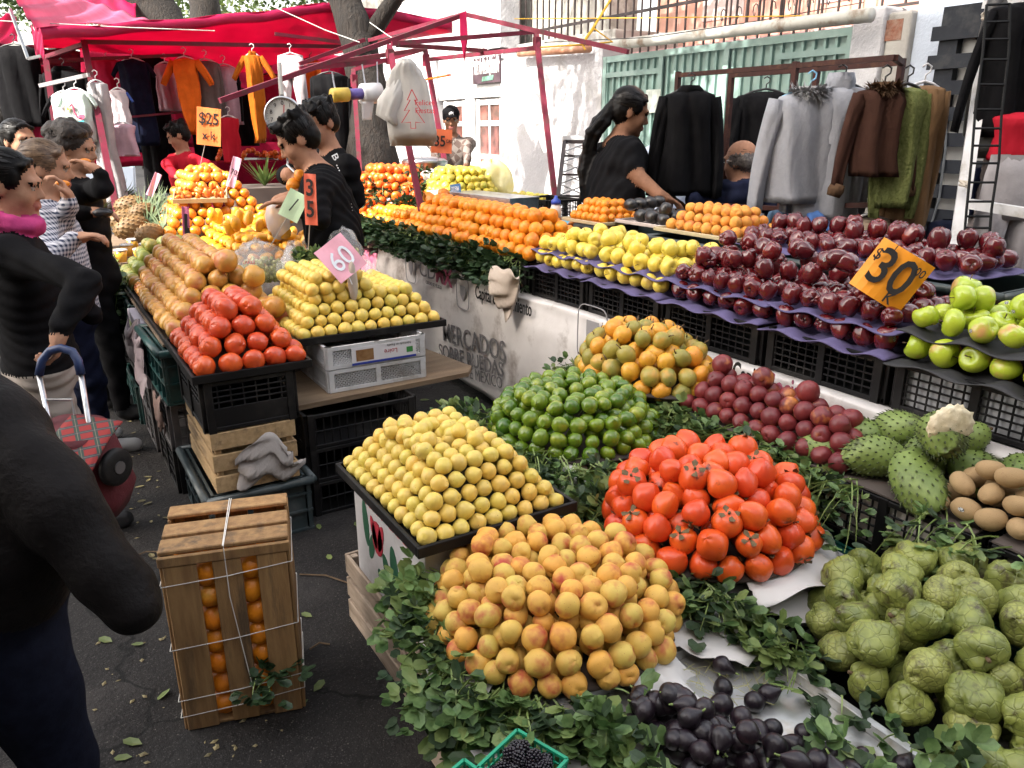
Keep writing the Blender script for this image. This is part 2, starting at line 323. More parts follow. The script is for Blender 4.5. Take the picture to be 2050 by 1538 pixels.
def wedge():
    mb=MB(); vs=[]
    for i in range(9):
        a=-1.1+2.2*i/8; e=.012*math.cos(a*1.25)
        vs+=[V((.045*math.sin(a),.03*math.cos(a)-.015,-e)),V((.045*math.sin(a),.03*math.cos(a)-.015,e)),V((.03*math.sin(a),.012*math.cos(a)-.01,0))]
    fs=[]
    for i in range(8):
        for k in range(3): fs.append((i*3+k,i*3+(k+1)%3,(i+1)*3+(k+1)%3,(i+1)*3+k))
    return mb.add(vs,fs)
variant('fruit_slice',sph(lambda t,p: P3(.036,t,p,1,.45,.42),12,8),m_gua)
# scaly / spiny fruits (real relief)
def fib(n):
    out=[]
    for i in range(n):
        z=1-2*(i+.5)/n; a=i*2.399963; r=math.sqrt(1-z*z); out.append((r*math.cos(a),r*math.sin(a),z))
    return np.array(out)
def relief(fn,nu,nv,npts,fr,seed):
    pts=fib(npts)+np.random.RandomState(seed).normal(0,.035,(npts,3)); pts/=np.linalg.norm(pts,axis=1)[:,None]
    def f(t,p):
        d=np.array((math.sin(t)*math.cos(p),math.sin(t)*math.sin(p),math.cos(t)))
        q=np.sort(np.arccos(np.clip(pts@d,-1,1)))[:2]
        return fn(t,p)*(1+fr(q[0],q[1]))
    return sph(f,nu,nv)
def scaly_mat(name,lo,hi,line,vs,patchc,rough=.5,w=.12):
    m,nt,b=nodes(name); L=nt.links; tc=N(nt,'ShaderNodeTexCoord'); oi=N(nt,'ShaderNodeObjectInfo')
    vec=tc.outputs['Object']
    col=mixc(nt,oi.outputs['Random'],lo,hi)
    nz=noise(nt,vec,26,4); col=mixc(nt,mrange(nt,nz,.35,.7,0,.75),col,tuple(c*1.35 for c in hi))
    sc=N(nt,'ShaderNodeVectorMath',operation='SCALE'); sc.inputs[0].default_value=(3,9,5); L.new(oi.outputs['Random'],sc.inputs['Scale'])
    ad=N(nt,'ShaderNodeVectorMath',operation='ADD'); L.new(vec,ad.inputs[0]); L.new(sc.outputs[0],ad.inputs[1])
    col=mixc(nt,mrange(nt,noise(nt,ad.outputs[0],16,6,.7),.54,.64,0,.9),col,patchc)
    if vs:
        vo=N(nt,'ShaderNodeTexVoronoi',feature='DISTANCE_TO_EDGE'); vo.inputs['Scale'].default_value=vs; nv=N(nt,'ShaderNodeTexNoise'); nv.inputs['Scale'].default_value=18; L.new(vec,nv.inputs['Vector']); av=N(nt,'ShaderNodeVectorMath',operation='MULTIPLY_ADD'); L.new(nv.outputs['Color'],av.inputs[0]); av.inputs[1].default_value=(.02,.02,.02); L.new(vec,av.inputs[2]); L.new(av.outputs[0],vo.inputs['Vector'])
        ln=mrange(nt,vo.outputs['Distance'],w*.2,w,.36,0); col=mixc(nt,ln,col,line)
        bp=N(nt,'ShaderNodeBump'); bp.inputs['Strength'].default_value=.5; bp.inputs['Distance'].default_value=.002; L.new(mrange(nt,vo.outputs['Distance'],0,w*1.6),bp.inputs['Height']); L.new(bp.outputs[0],b.inputs['Normal'])
    L.new(col,b.inputs['Base Color']); b.inputs['Roughness'].default_value=rough; MATS[name]=m; return m
m_che=scaly_mat('cherimoya_skin',(.12,.145,.032),(.27,.285,.075),(.06,.06,.02),58,(.05,.035,.02),.45,.1)
m_che2=scaly_mat('cherimoya_skin_smooth',(.10,.13,.03),(.23,.255,.06),(.07,.085,.025),40,(.055,.04,.022),.4,.05)
for k in range(5):
    w=wob(k+90,.075); hh=(1.0,1.12,.92,1.2,1.05)[k]
    base=lambda t,p: P3(.053*w(t,p)*(1-.16*g(t,.3)+.06*g(PI-t,.6)*0),t,p,1,.94,hh)*(1-.12*max(0,-math.cos(t))**2)
    if k in(0,3): mb=relief(base,44,30,95,lambda a,b: .062*g(a,.085)-.012*g(b-a,.03),k)
    elif k in(1,4): mb=relief(base,44,30,80,lambda a,b: .02*(1-g(b-a,.05))+.012*g(a,.12),k)
    else: mb=relief(base,44,30,70,lambda a,b: .028*(1-g(b-a,.05))+.02*g(a,.1),k)
    variant('cherimoya',mb,m_che if k in(1,4) else m_che2,[('stem',MB().tube([(0,0,.042*hh),(.002,.0,.06*hh)],[.006,.005],6),STEMB)] if k in(2,4) else [])
m_sou=scaly_mat('soursop_skin',(.10,.155,.035),(.17,.23,.055),(.03,.04,.012),0,(.05,.055,.02),.5)
SPINE=mat('soursop_spine',(.06,.08,.024),rough=.6)
for k in range(3):
    w=wob(k+97,.05); hh=(1.45,1.7,1.3)[k]
    base=lambda t,p: P3(.066*w(t,p)*(1-.1*g(t,.3)),t,p,1,.95,hh)
    mb=relief(base,48,36,170,lambda a,b: .018*g(a,.06),k)
    for d in fib(170)[6:-4]:
        t=math.acos(d[2]); p=math.atan2(d[1],d[0]); c=base(t,p); n_=c.normalized()
        mb.tube([c*.99,c*1.02+n_*.003+V((0,0,-.003)),c*1.02+n_*.007+V((0,0,-.007))],[.0035,.002,.0004],4,1)
    variant('soursop',mb,[m_sou,SPINE],[('stem',MB().tube([(0,0,.058*hh),(.003,.0,.075*hh)],[.009,.006],6),STEMB)])
m_pin=mat('pineapple_skin',(.19,.10,.03),(.12,.07,.025),sc=60,rough=.6,rnd=.15); m_pin2=mat('pineapple_bract',(.28,.19,.09),(.17,.12,.06),sc=50,rough=.7)
m_pleaf=mat('pineapple_leaf',(.05,.085,.045),(.12,.155,.07),sc=14,rough=.5,rnd=.2)
for k in range(2):
    mb=sph(lambda t,p: P3(.058,t,p,1,1,1.55),26,18)
    for d in fib(120):
        c=V((d[0]*.058,d[1]*.058,d[2]*.09)); n_=V((d[0]/.058,d[1]/.058,d[2]/.09)).normalized(); up=(V((0,0,1))-n_*n_.z); up=up.normalized() if up.length>.05 else V((1,0,0)); sd=n_.cross(up)
        mb.add([c+sd*.0085-up*.002,c+up*.010+n_*.001,c-sd*.0085-up*.002,c-up*.0095,c+n_*.0062],[(0,1,4),(1,2,4),(2,3,4),(3,0,4)],0)
        mb.add([c+n_*.005+sd*.003,c+n_*.005-sd*.003,c+n_*.0095+up*.013],[(0,1,2)],1)
    cr=MB()
    for i in range(52):
        a=i*2.4+k; e=i/51; L_=.07+.07*math.sin(PI*(.25+.7*e)); ln=math.radians(72-66*e); dr=V((math.cos(a)*math.sin(ln),math.sin(a)*math.sin(ln),math.cos(ln))); sd=V((-math.sin(a),math.cos(a),0)); b0=V((0,0,.088+.035*e))+dr*.008
        up=dr.cross(sd)
        pts=[]
        for q,wd in((0,.008),(.35,.0075),(.7,.0045),(1,.0003)):
            c=b0+dr*L_*q+V((math.cos(a),math.sin(a),-.4))*(.05*q*q*(1-e*.6)); pts+=[c-sd*wd,c+sd*wd]
        cr.add(pts,[(0,1,3,2),(2,3,5,4),(4,5,7,6)])
    variant('pineapple',mb,[m_pin,m_pin2],[('leaf_crown',cr,m_pleaf)])
m_bb=fmat('blackberry_skin',(.008,.006,.012),(.014,.008,.016),rough=.22,coat=.3,bump=0)
bb=MB()
for d in fib(46):
    c=V(d)*.0105; c.z*=1.3; q=sph(lambda t,p: P3(.0031,t,p)+c,7,5); bb.add(q.v,q.f)
variant('blackberry',bb,m_bb)
m_grape=mat('grape_skin',(.33,.36,.08),(.42,.42,.14),sc=30,rough=.25,rnd=.1,coat=.2)
CNT={}
def info(kind): return GINFO[kind]
def fit(kind,zs,d,k):
    r=[v.co.length for v in FR[kind][0][0].vertices]; return min(zs,k*d/(2*sum(r)/len(r)))
def pyramid(kind,x0,x1,y0,y1,z0,d,layers,label,cat,group,dz=.70,jit=.06,sx=(1,1),sy=(1,1),rot=None,zs=1,skip=None,dyf=1.):
    zs=fit(kind,zs,d,.975); dy=d*dyf; nx=int((x1-x0)/d+.3); ny=int((y1-y0)/dy+.3); n=0
    for k in range(layers):
        ax,bx=int(k*sx[0]+.5),nx-1-int(k*sx[1]+.5); ay,by=int(k*sy[0]+.5),ny-1-int(k*sy[1]+.5)
        ox=(k*.5*(sx[0]+(1-sx[0]))-int(k*sx[0]+.5))*0
        for i in range(nx-k):
            for j in range(ny-k):
                # trapezoid rows: layer k shifted by half a fruit
                if not(int(k*max(0,sx[0]-1)*.5)<=i<nx-k-int(k*max(0,sx[1]-1)*.5)) or not(int(k*max(0,sy[0]-1)*.5)<=j<ny-k-int(k*max(0,sy[1]-1)*.5)): continue
                if k<layers-1 and 1<=i<nx-k-1 and 1<=j<ny-k-1 and int((k+1)*max(0,sx[0]-1)*.5)+1<=i<nx-k-1-int((k+1)*max(0,sx[1]-1)*.5) and int((k+1)*max(0,sy[0]-1)*.5)+1<=j<ny-k-1-int((k+1)*max(0,sy[1]-1)*.5): continue
                p=V((x0+d/2+(k*.5+i)*d,y0+dy/2+(k*.5+j)*dy,z0+d*.49+k*d*dz))
                if skip and skip(p,k): continue
                p+=V((U(-1,1),U(-1,1),U(-.4,.4)))*d*jit
                put(kind,p,(U(0,6.28),U(0,6.28),U(0,6.28)) if rot is None else rot(),zs*U(.93,1.06),label,cat,group); n+=1
    return n
def heap(kind,c,R,h,d,label,cat,group,sx=1,sy=1,jit=.12,dz=.74,pw=2.,rot=None,zs=1,ok=None,shell=1.0,top=1):
    zs=fit(kind,zs,d,1.0); c=V(c); k=0; n=0; L=max(1,int((h-d*.3)/(d*dz)))
    rad=lambda z: R*max(0,1-(z/h)**pw)**.5 if z<h else 0
    while True:
        z=k*d*dz
        if z>h-d*.45: break
        r=rad(z); rn=rad(z+d*dz) if z+d*dz<h-d*.45 else 0
        ring=max(0.0,r-d*.45); m=max(0,0)
        rr=ring; t=0
        while rr>-.01:
            lim=max(rn-d*1.15*shell,-1) if k>=0 else 0
            if rr<lim: break
            cnt=max(1,int(2*PI*rr*(sx+sy)/2/d)) if rr>d*.45 else 1
            a0=U(0,6)
            for q in range(cnt):
                a=a0+2*PI*q/cnt; p=V((c.x+rr*sx*math.cos(a)*(1 if cnt>1 else 0),c.y+rr*sy*math.sin(a)*(1 if cnt>1 else 0),c.z+d*.48+z))
                p+=V((U(-1,1),U(-1,1),U(-.7,.7)))*d*jit
                if ok and not ok(p): continue
                put(kind,p,None if rot is None else rot(a),zs*U(.9,1.08),label,cat,group); n+=1
            rr-=d*.92; t+=1
        k+=1
    return n
# ---------- crates, trays, boxes, greenery
def crate_mb(o,L,W,H,rows=5,cols=7,panels=2,post=.028,t=.009,rim=.016,mi=0,solid_low=0,lean=0,bw=.006):
    """open plastic crate; o = corner with least x,y,z; L along y, W along x"""
    mb=MB(); x,y,z=o
    def side(p,q,n,nin):  # lattice wall between two top-view corners
        p=V(p);q=V(q);d=(q-p);l=d.length;u=d/l; nn=V(nin)
        for zz,hh in((z+rim/2,rim),(z+H-rim/2,rim)): mb.bar(p+V((0,0,zz)),q+V((0,0,zz)),t*1.5,hh,mi)
        for i in range(n+1):
            c=p+u*min(max(l*i/n,post/2),l-post/2); mb.bar(c+V((0,0,z-.006)),c+V((0,0,z+H+.002)),post,t*1.9,mi,up=tuple(nn))
        z0=z+rim; h=H-2*rim
        if solid_low: mb.bar(p+nn*.001+V((0,0,z0+h*solid_low/2)),q+nn*.001+V((0,0,z0+h*solid_low/2)),t*.6,h*solid_low,mi); z0+=h*solid_low; h*=1-solid_low
        for r in range(1,rows): mb.bar(p+V((0,0,z0+h*r/rows)),q+V((0,0,z0+h*r/rows)),t*.7,bw,mi)
        for i in range(1,n*cols): 
            if i%cols: c=p+u*(l*i/(n*cols)); mb.bar(c+V((0,0,z0)),c+V((0,0,z0+h)),bw,t*.6,mi,up=tuple(nn))
    e=t*.8
    side((x+e,y+post/2,0),(x+e,y+L-post/2,0),panels,(1,0,0)); side((x+W-e,y+post/2,0),(x+W-e,y+L-post/2,0),panels,(-1,0,0))
    side((x+post/2,y+e,0),(x+W-post/2,y+e,0),max(1,panels-1),(0,1,0)); side((x+post/2,y+L-e,0),(x+W-post/2,y+L-e,0),max(1,panels-1),(0,-1,0))
    mb.box((x+.012,y+.012,z+.002),(x+W-.012,y+L-.012,z+.010),mi)
    return mb
CRM={}
def crate(o,L,W,H,m,label,group=None,name='plastic_crate',rz=0,cat='crate',**k):
    key=(round(L,2),round(W,2),round(H,2),m.name,str(sorted(k.items())))
    if key not in CRM: CRM[key]=crate_mb((-W/2,-L/2,0),L,W,H,**k).mesh(name,m)
    ob=bpy.data.objects.new(name,CRM[key]); link(ob); ob.location=(o[0]+W/2,o[1]+L/2,o[2]); ob.rotation_euler=(0,0,rz)
    ORG[ob.name]=(V(ob.location),rz)
    b=ob.modifiers.new('b','BEVEL'); b.width=.0015; b.segments=1
    return tag(ob,label,cat,group)
def solidcrate(o,L,W,H,m,label,group=None,rz=0):
    """deep nesting crate with ribbed solid walls and a wide rolled lip"""
    mb=MB(); x,y=-W/2,-L/2
    t=.01
    for a,b in(((x,y,0),(x+t,y+L,H)),((x+W-t,y,0),(x+W,y+L,H)),((x,y,0),(x+W,y+t,H)),((x,y+L-t,0),(x+W,y+L,H))): mb.box(a,b)
    mb.box((x,y,0),(x+W,y+L,.01))
    for sy in(0,1):
        n=int(W/.075)
        for i in range(n+1): c=x+W*i/n; mb.box((c-.005,y-.012 if sy==0 else y+L,.0),(c+.005,y if sy==0 else y+L+.012,H-.02))
    for sx in(0,1):
        n=int(L/.085)
        for i in range(n+1): c=y+L*i/n; mb.box((x-.014 if sx==0 else x+W,c-.005,0),(x if sx==0 else x+W+.014,c+.005,H-.02))
    for zz in(.002,H*.36,H*.68):
        mb.box((x-.015,y-.013,zz),(x+W+.015,y-.0005,zz+.009)); mb.box((x-.015,y+L+.0005,zz),(x+W+.015,y+L+.013,zz+.009)); mb.box((x-.015,y,zz),(x-.0005,y+L,zz+.009)); mb.box((x+W+.0005,y,zz),(x+W+.015,y+L,zz+.009))
    ob=mb.mesh('stacking_crate',m); ob=bpy.data.objects.new('stacking_crate',ob); link(ob); ob.location=(o[0]+W/2,o[1]+L/2,o[2]); ob.rotation_euler=(0,0,rz); ORG[ob.name]=(V((0,0,0)),0)
    lip=MB(); e=.022
    pts=[(x-e,y-e),(x+W+e,y-e),(x+W+e,y+L+e),(x-e,y+L+e)]
    for i in range(4):
        p=V((*pts[i],H-.012)); q=V((*pts[(i+1)%4],H-.012)); lip.tube([p,q],.017,10)
    l=bpy.data.objects.new('rim',lip.mesh('rim',m,True)); link(l,ob)
    return tag(ob,label,'crate',group)
def tray(x0,x1,y0,y1,z,label,h=.03,m=BLACKP,name='display_tray',tilt=0,group=None):
    mb=MB(); t=.006
    mb.box((x0,y0,z),(x1,y1,z+.005)); e=.012
    for a,b,c,d in((x0-e,y0-e,x1+e,y0),(x0-e,y1,x1+e,y1+e),(x0-e,y0,x0,y1),(x1,y0,x1+e,y1)): mb.box((a,b,z-.001),(c,d,z+h))
    o=mb.build(name,m,bevel=.003); return tag(o,label,'tray',group)
def slatbox(o,L,W,H,nsl,label,m,rz=0,gap=.018,endm=None,group=None,name='wooden_crate'):
    """wooden crate of slats: L along y, W along x, parts: slat boards and corner posts"""
    o=V(o); root=thing(name,label,'crate',(o.x+W/2,o.y+L/2,o.z),group,rz)
    x,y=-W/2,-L/2; hs=(H-gap*(nsl-1))/nsl; t=.011
    def part(nm,mb,mm): ob=bpy.data.objects.new(nm,mb.mesh(nm,mm)); link(ob,root); b=ob.modifiers.new('b','BEVEL'); b.width=.002; b.segments=1; return ob
    for k in range(nsl):
        z0=k*(hs+gap); j=U(-.004,.004)
        part('slat',MB().box((x-t,y+j,z0),(x,y+L+j,z0+hs)),m); part('slat',MB().box((x+W,y-j,z0),(x+W+t,y+L-j,z0+hs)),m)
        part('end_board',MB().box((x-t-.001,y-t,z0+U(0,.003)),(x+W+t+.001,y-.0005,z0+hs)),endm or m); part('end_board',MB().box((x-t,y+L+.0005,z0),(x+W+t,y+L+t,z0+hs)),endm or m)
    for a in(x+.002,x+W-.024):
        for b in(y+.002,y+L-.024): part('corner_post',MB().box((a,b,.001),(a+.022,b+.022,H-.002)),endm or m)
    part('base_board',MB().box((x+.003,y+.003,.004),(x+W-.003,y+L-.003,.012)),m)
    return root
def carton(o,L,W,H,label,m=None,rz=0,name='cardboard_box',group=None):
    mb=MB().box((-W/2,-L/2,0),(W/2,L/2,H)); ob=bpy.data.objects.new(name,mb.mesh(name,m or CARD)); link(ob); ob.location=(o[0]+W/2,o[1]+L/2,o[2]); ob.rotation_euler=(0,0,rz)
    ORG[ob.name]=(V(ob.location),rz)
    b=ob.modifiers.new('b','BEVEL'); b.width=.004; b.segments=2
    return tag(ob,label,'box',group)
GREEN1=mat('herb_leaf',(.05,.11,.028),(.20,.31,.11),sc=22,rough=.5,rnd=.15,tl=.25)
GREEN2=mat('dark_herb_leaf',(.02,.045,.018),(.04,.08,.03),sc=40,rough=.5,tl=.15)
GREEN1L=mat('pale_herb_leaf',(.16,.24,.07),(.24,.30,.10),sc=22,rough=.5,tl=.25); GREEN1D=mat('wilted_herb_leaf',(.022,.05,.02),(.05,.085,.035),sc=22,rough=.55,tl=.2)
def leaf(mb,c,d,n,L,W,mi=0):
    d=d.normalized(); s=d.cross(n); s=s.normalized() if s.length>1e-3 else V((1,0,0)); n=s.cross(d)
    mb.add([c,c+d*L*.35+s*W*.5+n*L*.03,c+d*L*.8+s*W*.46+n*L*.02,c+d*L,c+d*L*.8-s*W*.46+n*L*.02,c+d*L*.35-s*W*.5+n*L*.03,c+d*L*.5-n*L*.05],[(0,1,6),(1,2,6),(2,3,6),(3,4,6),(4,5,6),(5,0,6)],mi)
def greens(path,out,label,nst=60,ln=.16,droop=1.0,seed=1,leafL=.017,m=None,group='bunches of green herbs around the fruit',spread=.05,lift=.3,up=.02,den=9,name='herb_bunch'):
    """sprigs rooted along a polyline, leaning OUT and drooping; path: list of points"""
    nst=int(nst*.5); leafL*=1.7; den=max(4,den-4); q=random.Random(seed); pts=[V(p) for p in path]; out=V(out).normalized(); mb=MB(); segs=len(pts)-1
    for i in range(nst):
        u=q.random()*segs; a=min(int(u),segs-1); c=pts[a].lerp(pts[a+1],u-a)+V((q.uniform(-1,1),q.uniform(-1,1),q.uniform(0,.6)))*spread
        tang=(pts[a+1]-pts[a]).normalized()
        d=(out*q.uniform(.3,1)+tang*q.uniform(-.9,.9)+V((0,0,q.uniform(-.1,lift)))).normalized(); L=ln*q.uniform(.55,1.15); st=[c]; n=7
        for k in range(n):
            d=(d+V((0,0,-droop*q.uniform(.12,.34)))+V((q.uniform(-1,1),q.uniform(-1,1),q.uniform(-1,1)))*.12).normalized(); st.append(st[-1]+d*L/n)
        li=q.choice(((0,0,2),(0,3,3),(2,2,0),(0,0,3)))
        mb.tube(st,[.0026-.0014*k/n for k in range(n+1)],3,1,False)
        for k in range(den):
            v=q.uniform(.15,1)*n; b=min(int(v),n-1); p=st[b].lerp(st[b+1],v-b); dd=(st[b+1]-st[b]).normalized()
            rv=V((q.uniform(-1,1),q.uniform(-1,1),q.uniform(-.4,.8))); sd=(rv-dd*rv.dot(dd)).normalized(); tip=p+(dd*.4+sd)*leafL*.8
            lm=q.choice(li)
            for w in(-.9,0,.9):
                ld=(sd+dd*.5)*math.cos(w)+dd.cross(sd)*math.sin(w)
                leaf(mb,tip,ld,V((q.uniform(-.6,.6),q.uniform(-.6,.6),1)),leafL*q.uniform(.5,1.3),leafL*.68,lm)
    o=mb.build(name,[m or GREEN1,STEMG]+([GREEN1L,GREEN1D] if m is None else [m,m])); return tag(o,label,'herbs',group)
def paper(fn,name,label,nu=14,nv=14,m=None,cat='paper',th=.0008,group=None,amp=.006,seed=1):
    q=random.Random(seed); k=[(q.uniform(4,14),q.uniform(0,6),q.uniform(4,14),q.uniform(0,6)) for _ in range(5)]
    def f(u,v):
        p=V(fn(u,v)); w=sum(math.sin(a*u+b+c*v*.6)*math.sin(c*v+d) for a,b,c,d in k)*amp
        return p+V((w*.6,w*.5,w))
    o=MB().grid(f,nu,nv).build(name,m or PAPER,smooth=True,solid=th); return tag(o,label,cat,group)
def basket(c,R,h,label,m,sx=1,sy=1,name='round_basket',flare=1.25):
    M=Matrix.Diagonal((sx,sy,1)); mb=MB()
    prof=[(R*.0001,.0),(R*.75,0),(R*.9,h*.35),(R,h*.8),(R*1.05,h),(R*1.02,h+.006),(R*.97,h*.95),(R*.85,h*.4),(R*.1,.012)]
    mb.lathe(prof,40,M=M); 
    for k in range(5): mb.lathe([(R*(.80+.05*k)+.004,h*(.1+.18*k)),(R*(.80+.05*k)+.012,h*(.1+.18*k)+.008),(R*(.80+.05*k)+.004,h*(.1+.18*k)+.016)],40,M=M)
    mb.v=[p+V(c) for p in mb.v]
    o=mb.build(name,m,smooth=True); return tag(o,label,'basket')
CARDC={}
def card(px,D,w,h,color,lines,label,tilt=0,yaw=0,pole=None,poleD=None,edge=None,lean=0,face=None,name='price_sign',ink=None):
    """hand painted price card on a wire stake. px: centre pixel, D: depth"""
    c=PD(px[0],px[1],D); root=thing(name,label,'sign',c)
    nrm=(V((0,0,CH))-c).normalized() if face is None else V(face).normalized()
    nrm=(Matrix.Rotation(yaw,3,'Z')@nrm)
    xr=V((0,0,1)).cross(nrm).normalized(); up=nrm.cross(xr)
    Mx=frame(c,xr*math.cos(tilt)+up*math.sin(tilt),-xr*math.sin(tilt)+up*math.cos(tilt))
    key='card_%s'%('%.2f_%.2f_%.2f'%color)
    m=mat(key,color,tuple(x*.86 for x in color),sc=7,rough=.55)
    mb=MB()
    mb.add([Mx@V((w*(i/8-.5),h*(j/8-.5),.004*math.sin(i*.7+j*.4)-lean*(i/8-.5)**2)) for j in range(9) for i in range(9)],[(j*9+i,j*9+i+1,(j+1)*9+i+1,(j+1)*9+i) for j in range(8) for i in range(8)])
    mb.build('card',m,root,solid=.0025)
    for body,x,y,s,b in lines: text(body,Mx@Matrix.Translation((x*w,y*h,.007))@Matrix.Diagonal((.82,1,1,1)),s*h,ink or INK,root,bold=b)
    if pole is not None:
        e=pole; tp=Mx@V((0,0,-.004)); MB().tube([e,tp],.0025,6).build('stake',WIRE,root)
    return root
# ---------- fruit stalls
def textfit(body,p,q,cap,up,mat_,parent,bold=0,name='lettering'):
    """text whose baseline runs p->q, capital height cap"""
    p=V(p);q=V(q); d=q-p
    o=text(body,frame((0,0,0),(1,0,0),(0,1,0)),1.0,mat_,parent,name,bold,.001,'LEFT')
    xs=[v.co.x for v in o.data.vertices]; ys=[v.co.y for v in o.data.vertices]
    w=max(xs)-min(xs); 
    sx=d.length/w; h=.70; sy=cap/h
    o_,r_=ORG[parent.name]
    o.matrix_local=Matrix.Rotation(-r_,4,'Z')@Matrix.Translation(-o_)@frame(p,d,up)@Matrix.Diagonal((sx,sy,1,1))@Matrix.Translation((-min(xs),.32,0))
    return o
DGREY=mat('grey_print',(.13,.125,.13),(.2,.19,.19),sc=14,rough=.7); LGREY=mat('light_print',(.3,.29,.3),rough=.7); MAG=mat('magenta_print',(.3,.04,.1),(.36,.1,.16),sc=12,rough=.7)
VINYL=mat('banner_vinyl',(.74,.71,.69),(.64,.61,.59),sc=5,rough=.55,bump=.004,bsc=5,c3=(.33,.29,.26),sc3=4)
WOODT=mat('table_wood',(.2,.14,.09),(.13,.09,.06),sc=5,rough=.8,stretch=(1,9,9))
# right hand market table: boards on trestle legs
rt=thing('market_table','long market table of boards hidden behind the printed white banner','table',(2.7,3.2,0))
MB().box((2.17,.3,.675),(3.25,5.35,.705)).build('tabletop',WOODT,rt)
for y in(.5,2.2,3.9,5.2):
    for x in(2.25,3.15): MB().box((x-.02,y-.02,0),(x+.02,y+.02,.674)).build('leg',RUSTPOLE,rt)
# banner: rolls over the table edge and hangs down the front
bn=thing('printed_banner','long white vinyl banner lettered in grey, hung along the market table front','banner',(2.13,3,0))
def bfn(u,v):
    y=5.32-u*4.95; w=.004*math.sin(y*9)+.003*math.sin(y*23+v*3); bot=.05+.10*max(0,(y-3.4))/1.9
    if v<.22: t=v/.22; a=t*PI/2; return V((2.30-.17*math.sin(a)-(1-t)*.06,y,.712+.026*math.sin(PI*t)*.6-.004+.012*math.sin(y*5)*t))
    t=(v-.22)/.78; return V((2.13-.03*min(1,t*5)+w*(.3+t),y,.712-t*(.712-bot)))
MB().grid(bfn,150,26).build('vinyl_sheet',VINYL,bn,smooth=True,solid=.003)
B=lambda px,py: PX(px,py,2.088)
UPZ=(0,0,1)
textfit('MERCADOS',B(888,682),B(1012,727),.118,UPZ,DGREY,bn,.006)
textfit('SOBRE RUEDAS',B(880,714),B(1008,756),.085,UPZ,DGREY,bn,.014)
textfit('CIUDAD DE MÉXICO',B(880,738),B(1006,780),.07,UPZ,DGREY,bn,0)
textfit('CD',B(840,552),B(872,563),.10,UPZ,DGREY,bn,0); textfit('MX',B(873,564),B(906,577),.10,UPZ,MAG,bn,.03)
textfit('CIUDAD DE MÉXICO',B(853,568),B(884,580),.022,UPZ,DGREY,bn,0)
textfit('Capital en Movimiento',B(952,597),B(1064,635),.075,UPZ,INK,bn,.012)
textfit('Capital',B(1465,768),B(1534,790),.085,UPZ,INK,bn,.012); textfit('Social',B(1536,792),B(1606,814),.085,UPZ,MAG,bn,.012)
def crest(cx,cy,s):
    c=B(cx,cy); M_=frame(c,(0,-1,0),UPZ); mb=MB()
    pts=[]
    for k in range(28):
        a=2*PI*k/28; pts.append(M_@V((math.copysign(abs(math.cos(a))**.4,math.cos(a))*s*.5,math.copysign(abs(math.sin(a))**.4,math.sin(a))*s*.62,0)))
    for k in range(28): mb.bar(pts[k],pts[(k+1)%28],.004)
    mb.prism([(-.2*s,.3*s),(.2*s,.3*s),(.2*s,-.05*s),(0,-.3*s),(-.2*s,-.05*s)],.003,M_)
    mb.build('printed_crest',LGREY,bn)
for a in((822,538,.15),(926,588,.15),(1185,672,.22)): crest(*a)
pe=thing('magenta_poster','magenta printed sheet hanging at the far end of the banner','poster',(2.13,5.6,0)); MB().grid(lambda u,v: V((2.14+.012*math.sin(u*9+v*3),5.36+.5*u,.08+.6*v)),12,10).build('sheet',mat('magenta_panel',(.34,.04,.12),(.45,.14,.2),sc=7,rough=.6,c3=(.5,.4,.38),sc3=6),pe,smooth=True,solid=.003)
# front row of black crates on the table
CG='black grid crates along the market table'
ys=[(.27,.79),(.81,1.32),(1.34,1.82),(1.84,2.36),(2.38,2.89),(2.91,3.39)]
cl=['black grid crate nearest the right frame edge under green apples','black grid crate packed with pale liner under green apples','black grid crate under the right half of the red apples','black grid crate under the left half of the red apples','black grid crate under the right half of the yellow apples','black grid crate under the left half of the yellow apples']
for (a,b),l in zip(ys,cl): crate((2.2,a,.722),b-a,.36,.148,BLACKP,l,CG,rows=5,cols=7)
for k,(a,b) in enumerate(ys[:2]):
    o=MB().box((2.222,a+.03,.738),(2.24,b-.03,.855)).build('crate_liner',mat('pale_liner',(.5,.5,.52),(.35,.35,.37),sc=20,rough=.7)); tag(o,'pale paper liner inside the %s crate of green apples'%('first','second')[k],'paper')
PURP=mat('purple_pulp_tray',(.115,.095,.21),(.09,.075,.17),sc=18,rough=.85); BLKT=mat('black_pulp_tray',(.025,.025,.028),rough=.7)
def pulp(x0,x1,y0,y1,z,label,m=PURP,seed=0,name='moulded_fruit_tray'):
    nx=max(2,int((x1-x0)/.075)); ny=max(2,int((y1-y0)/.075))
    o=MB().grid(lambda u,v: V((x0+(x1-x0)*u-.012*(abs(2*u-1)>.97),y0+(y1-y0)*v,z+.012*math.sin(u*PI*nx)*math.sin(v*PI*ny)+.008*math.sin(v*17+seed)*(1-u)-.006)),36,48).build(name,m,smooth=True,solid=.004); return tag(o,label,'fruit tray')
def up(): return (PI+U(-.5,.5),U(-.5,.5),U(0,6.28))
def lie(): return RN.choice([(U(-.5,.5),U(-.5,.5),U(0,6)),(U(1.,2.1),U(-.5,.5),U(0,6)),(PI+U(-.5,.5),U(-.4,.4),U(0,6)),(U(-2.1,-1.),U(-.4,.4),U(0,6))])
def bed(kind,x0,x1,y0,y1,z,d,label,group,cat='apple',prob=1,rot=lie,edge=0,zs=1):
    nx=int((x1-x0)/d+.2);ny=int((y1-y0)/d+.2)
    for i in range(nx):
        for j in range(ny):
            if U(0,1)>prob: continue
            if edge and i>=edge: continue
            put(kind,(x0+(i+.5)*(x1-x0)/nx+U(-.006,.006),y0+(j+.5)*(y1-y0)/ny+U(-.006,.006),z+d*.46),rot(),zs*U(.93,1.06),label,cat,group)
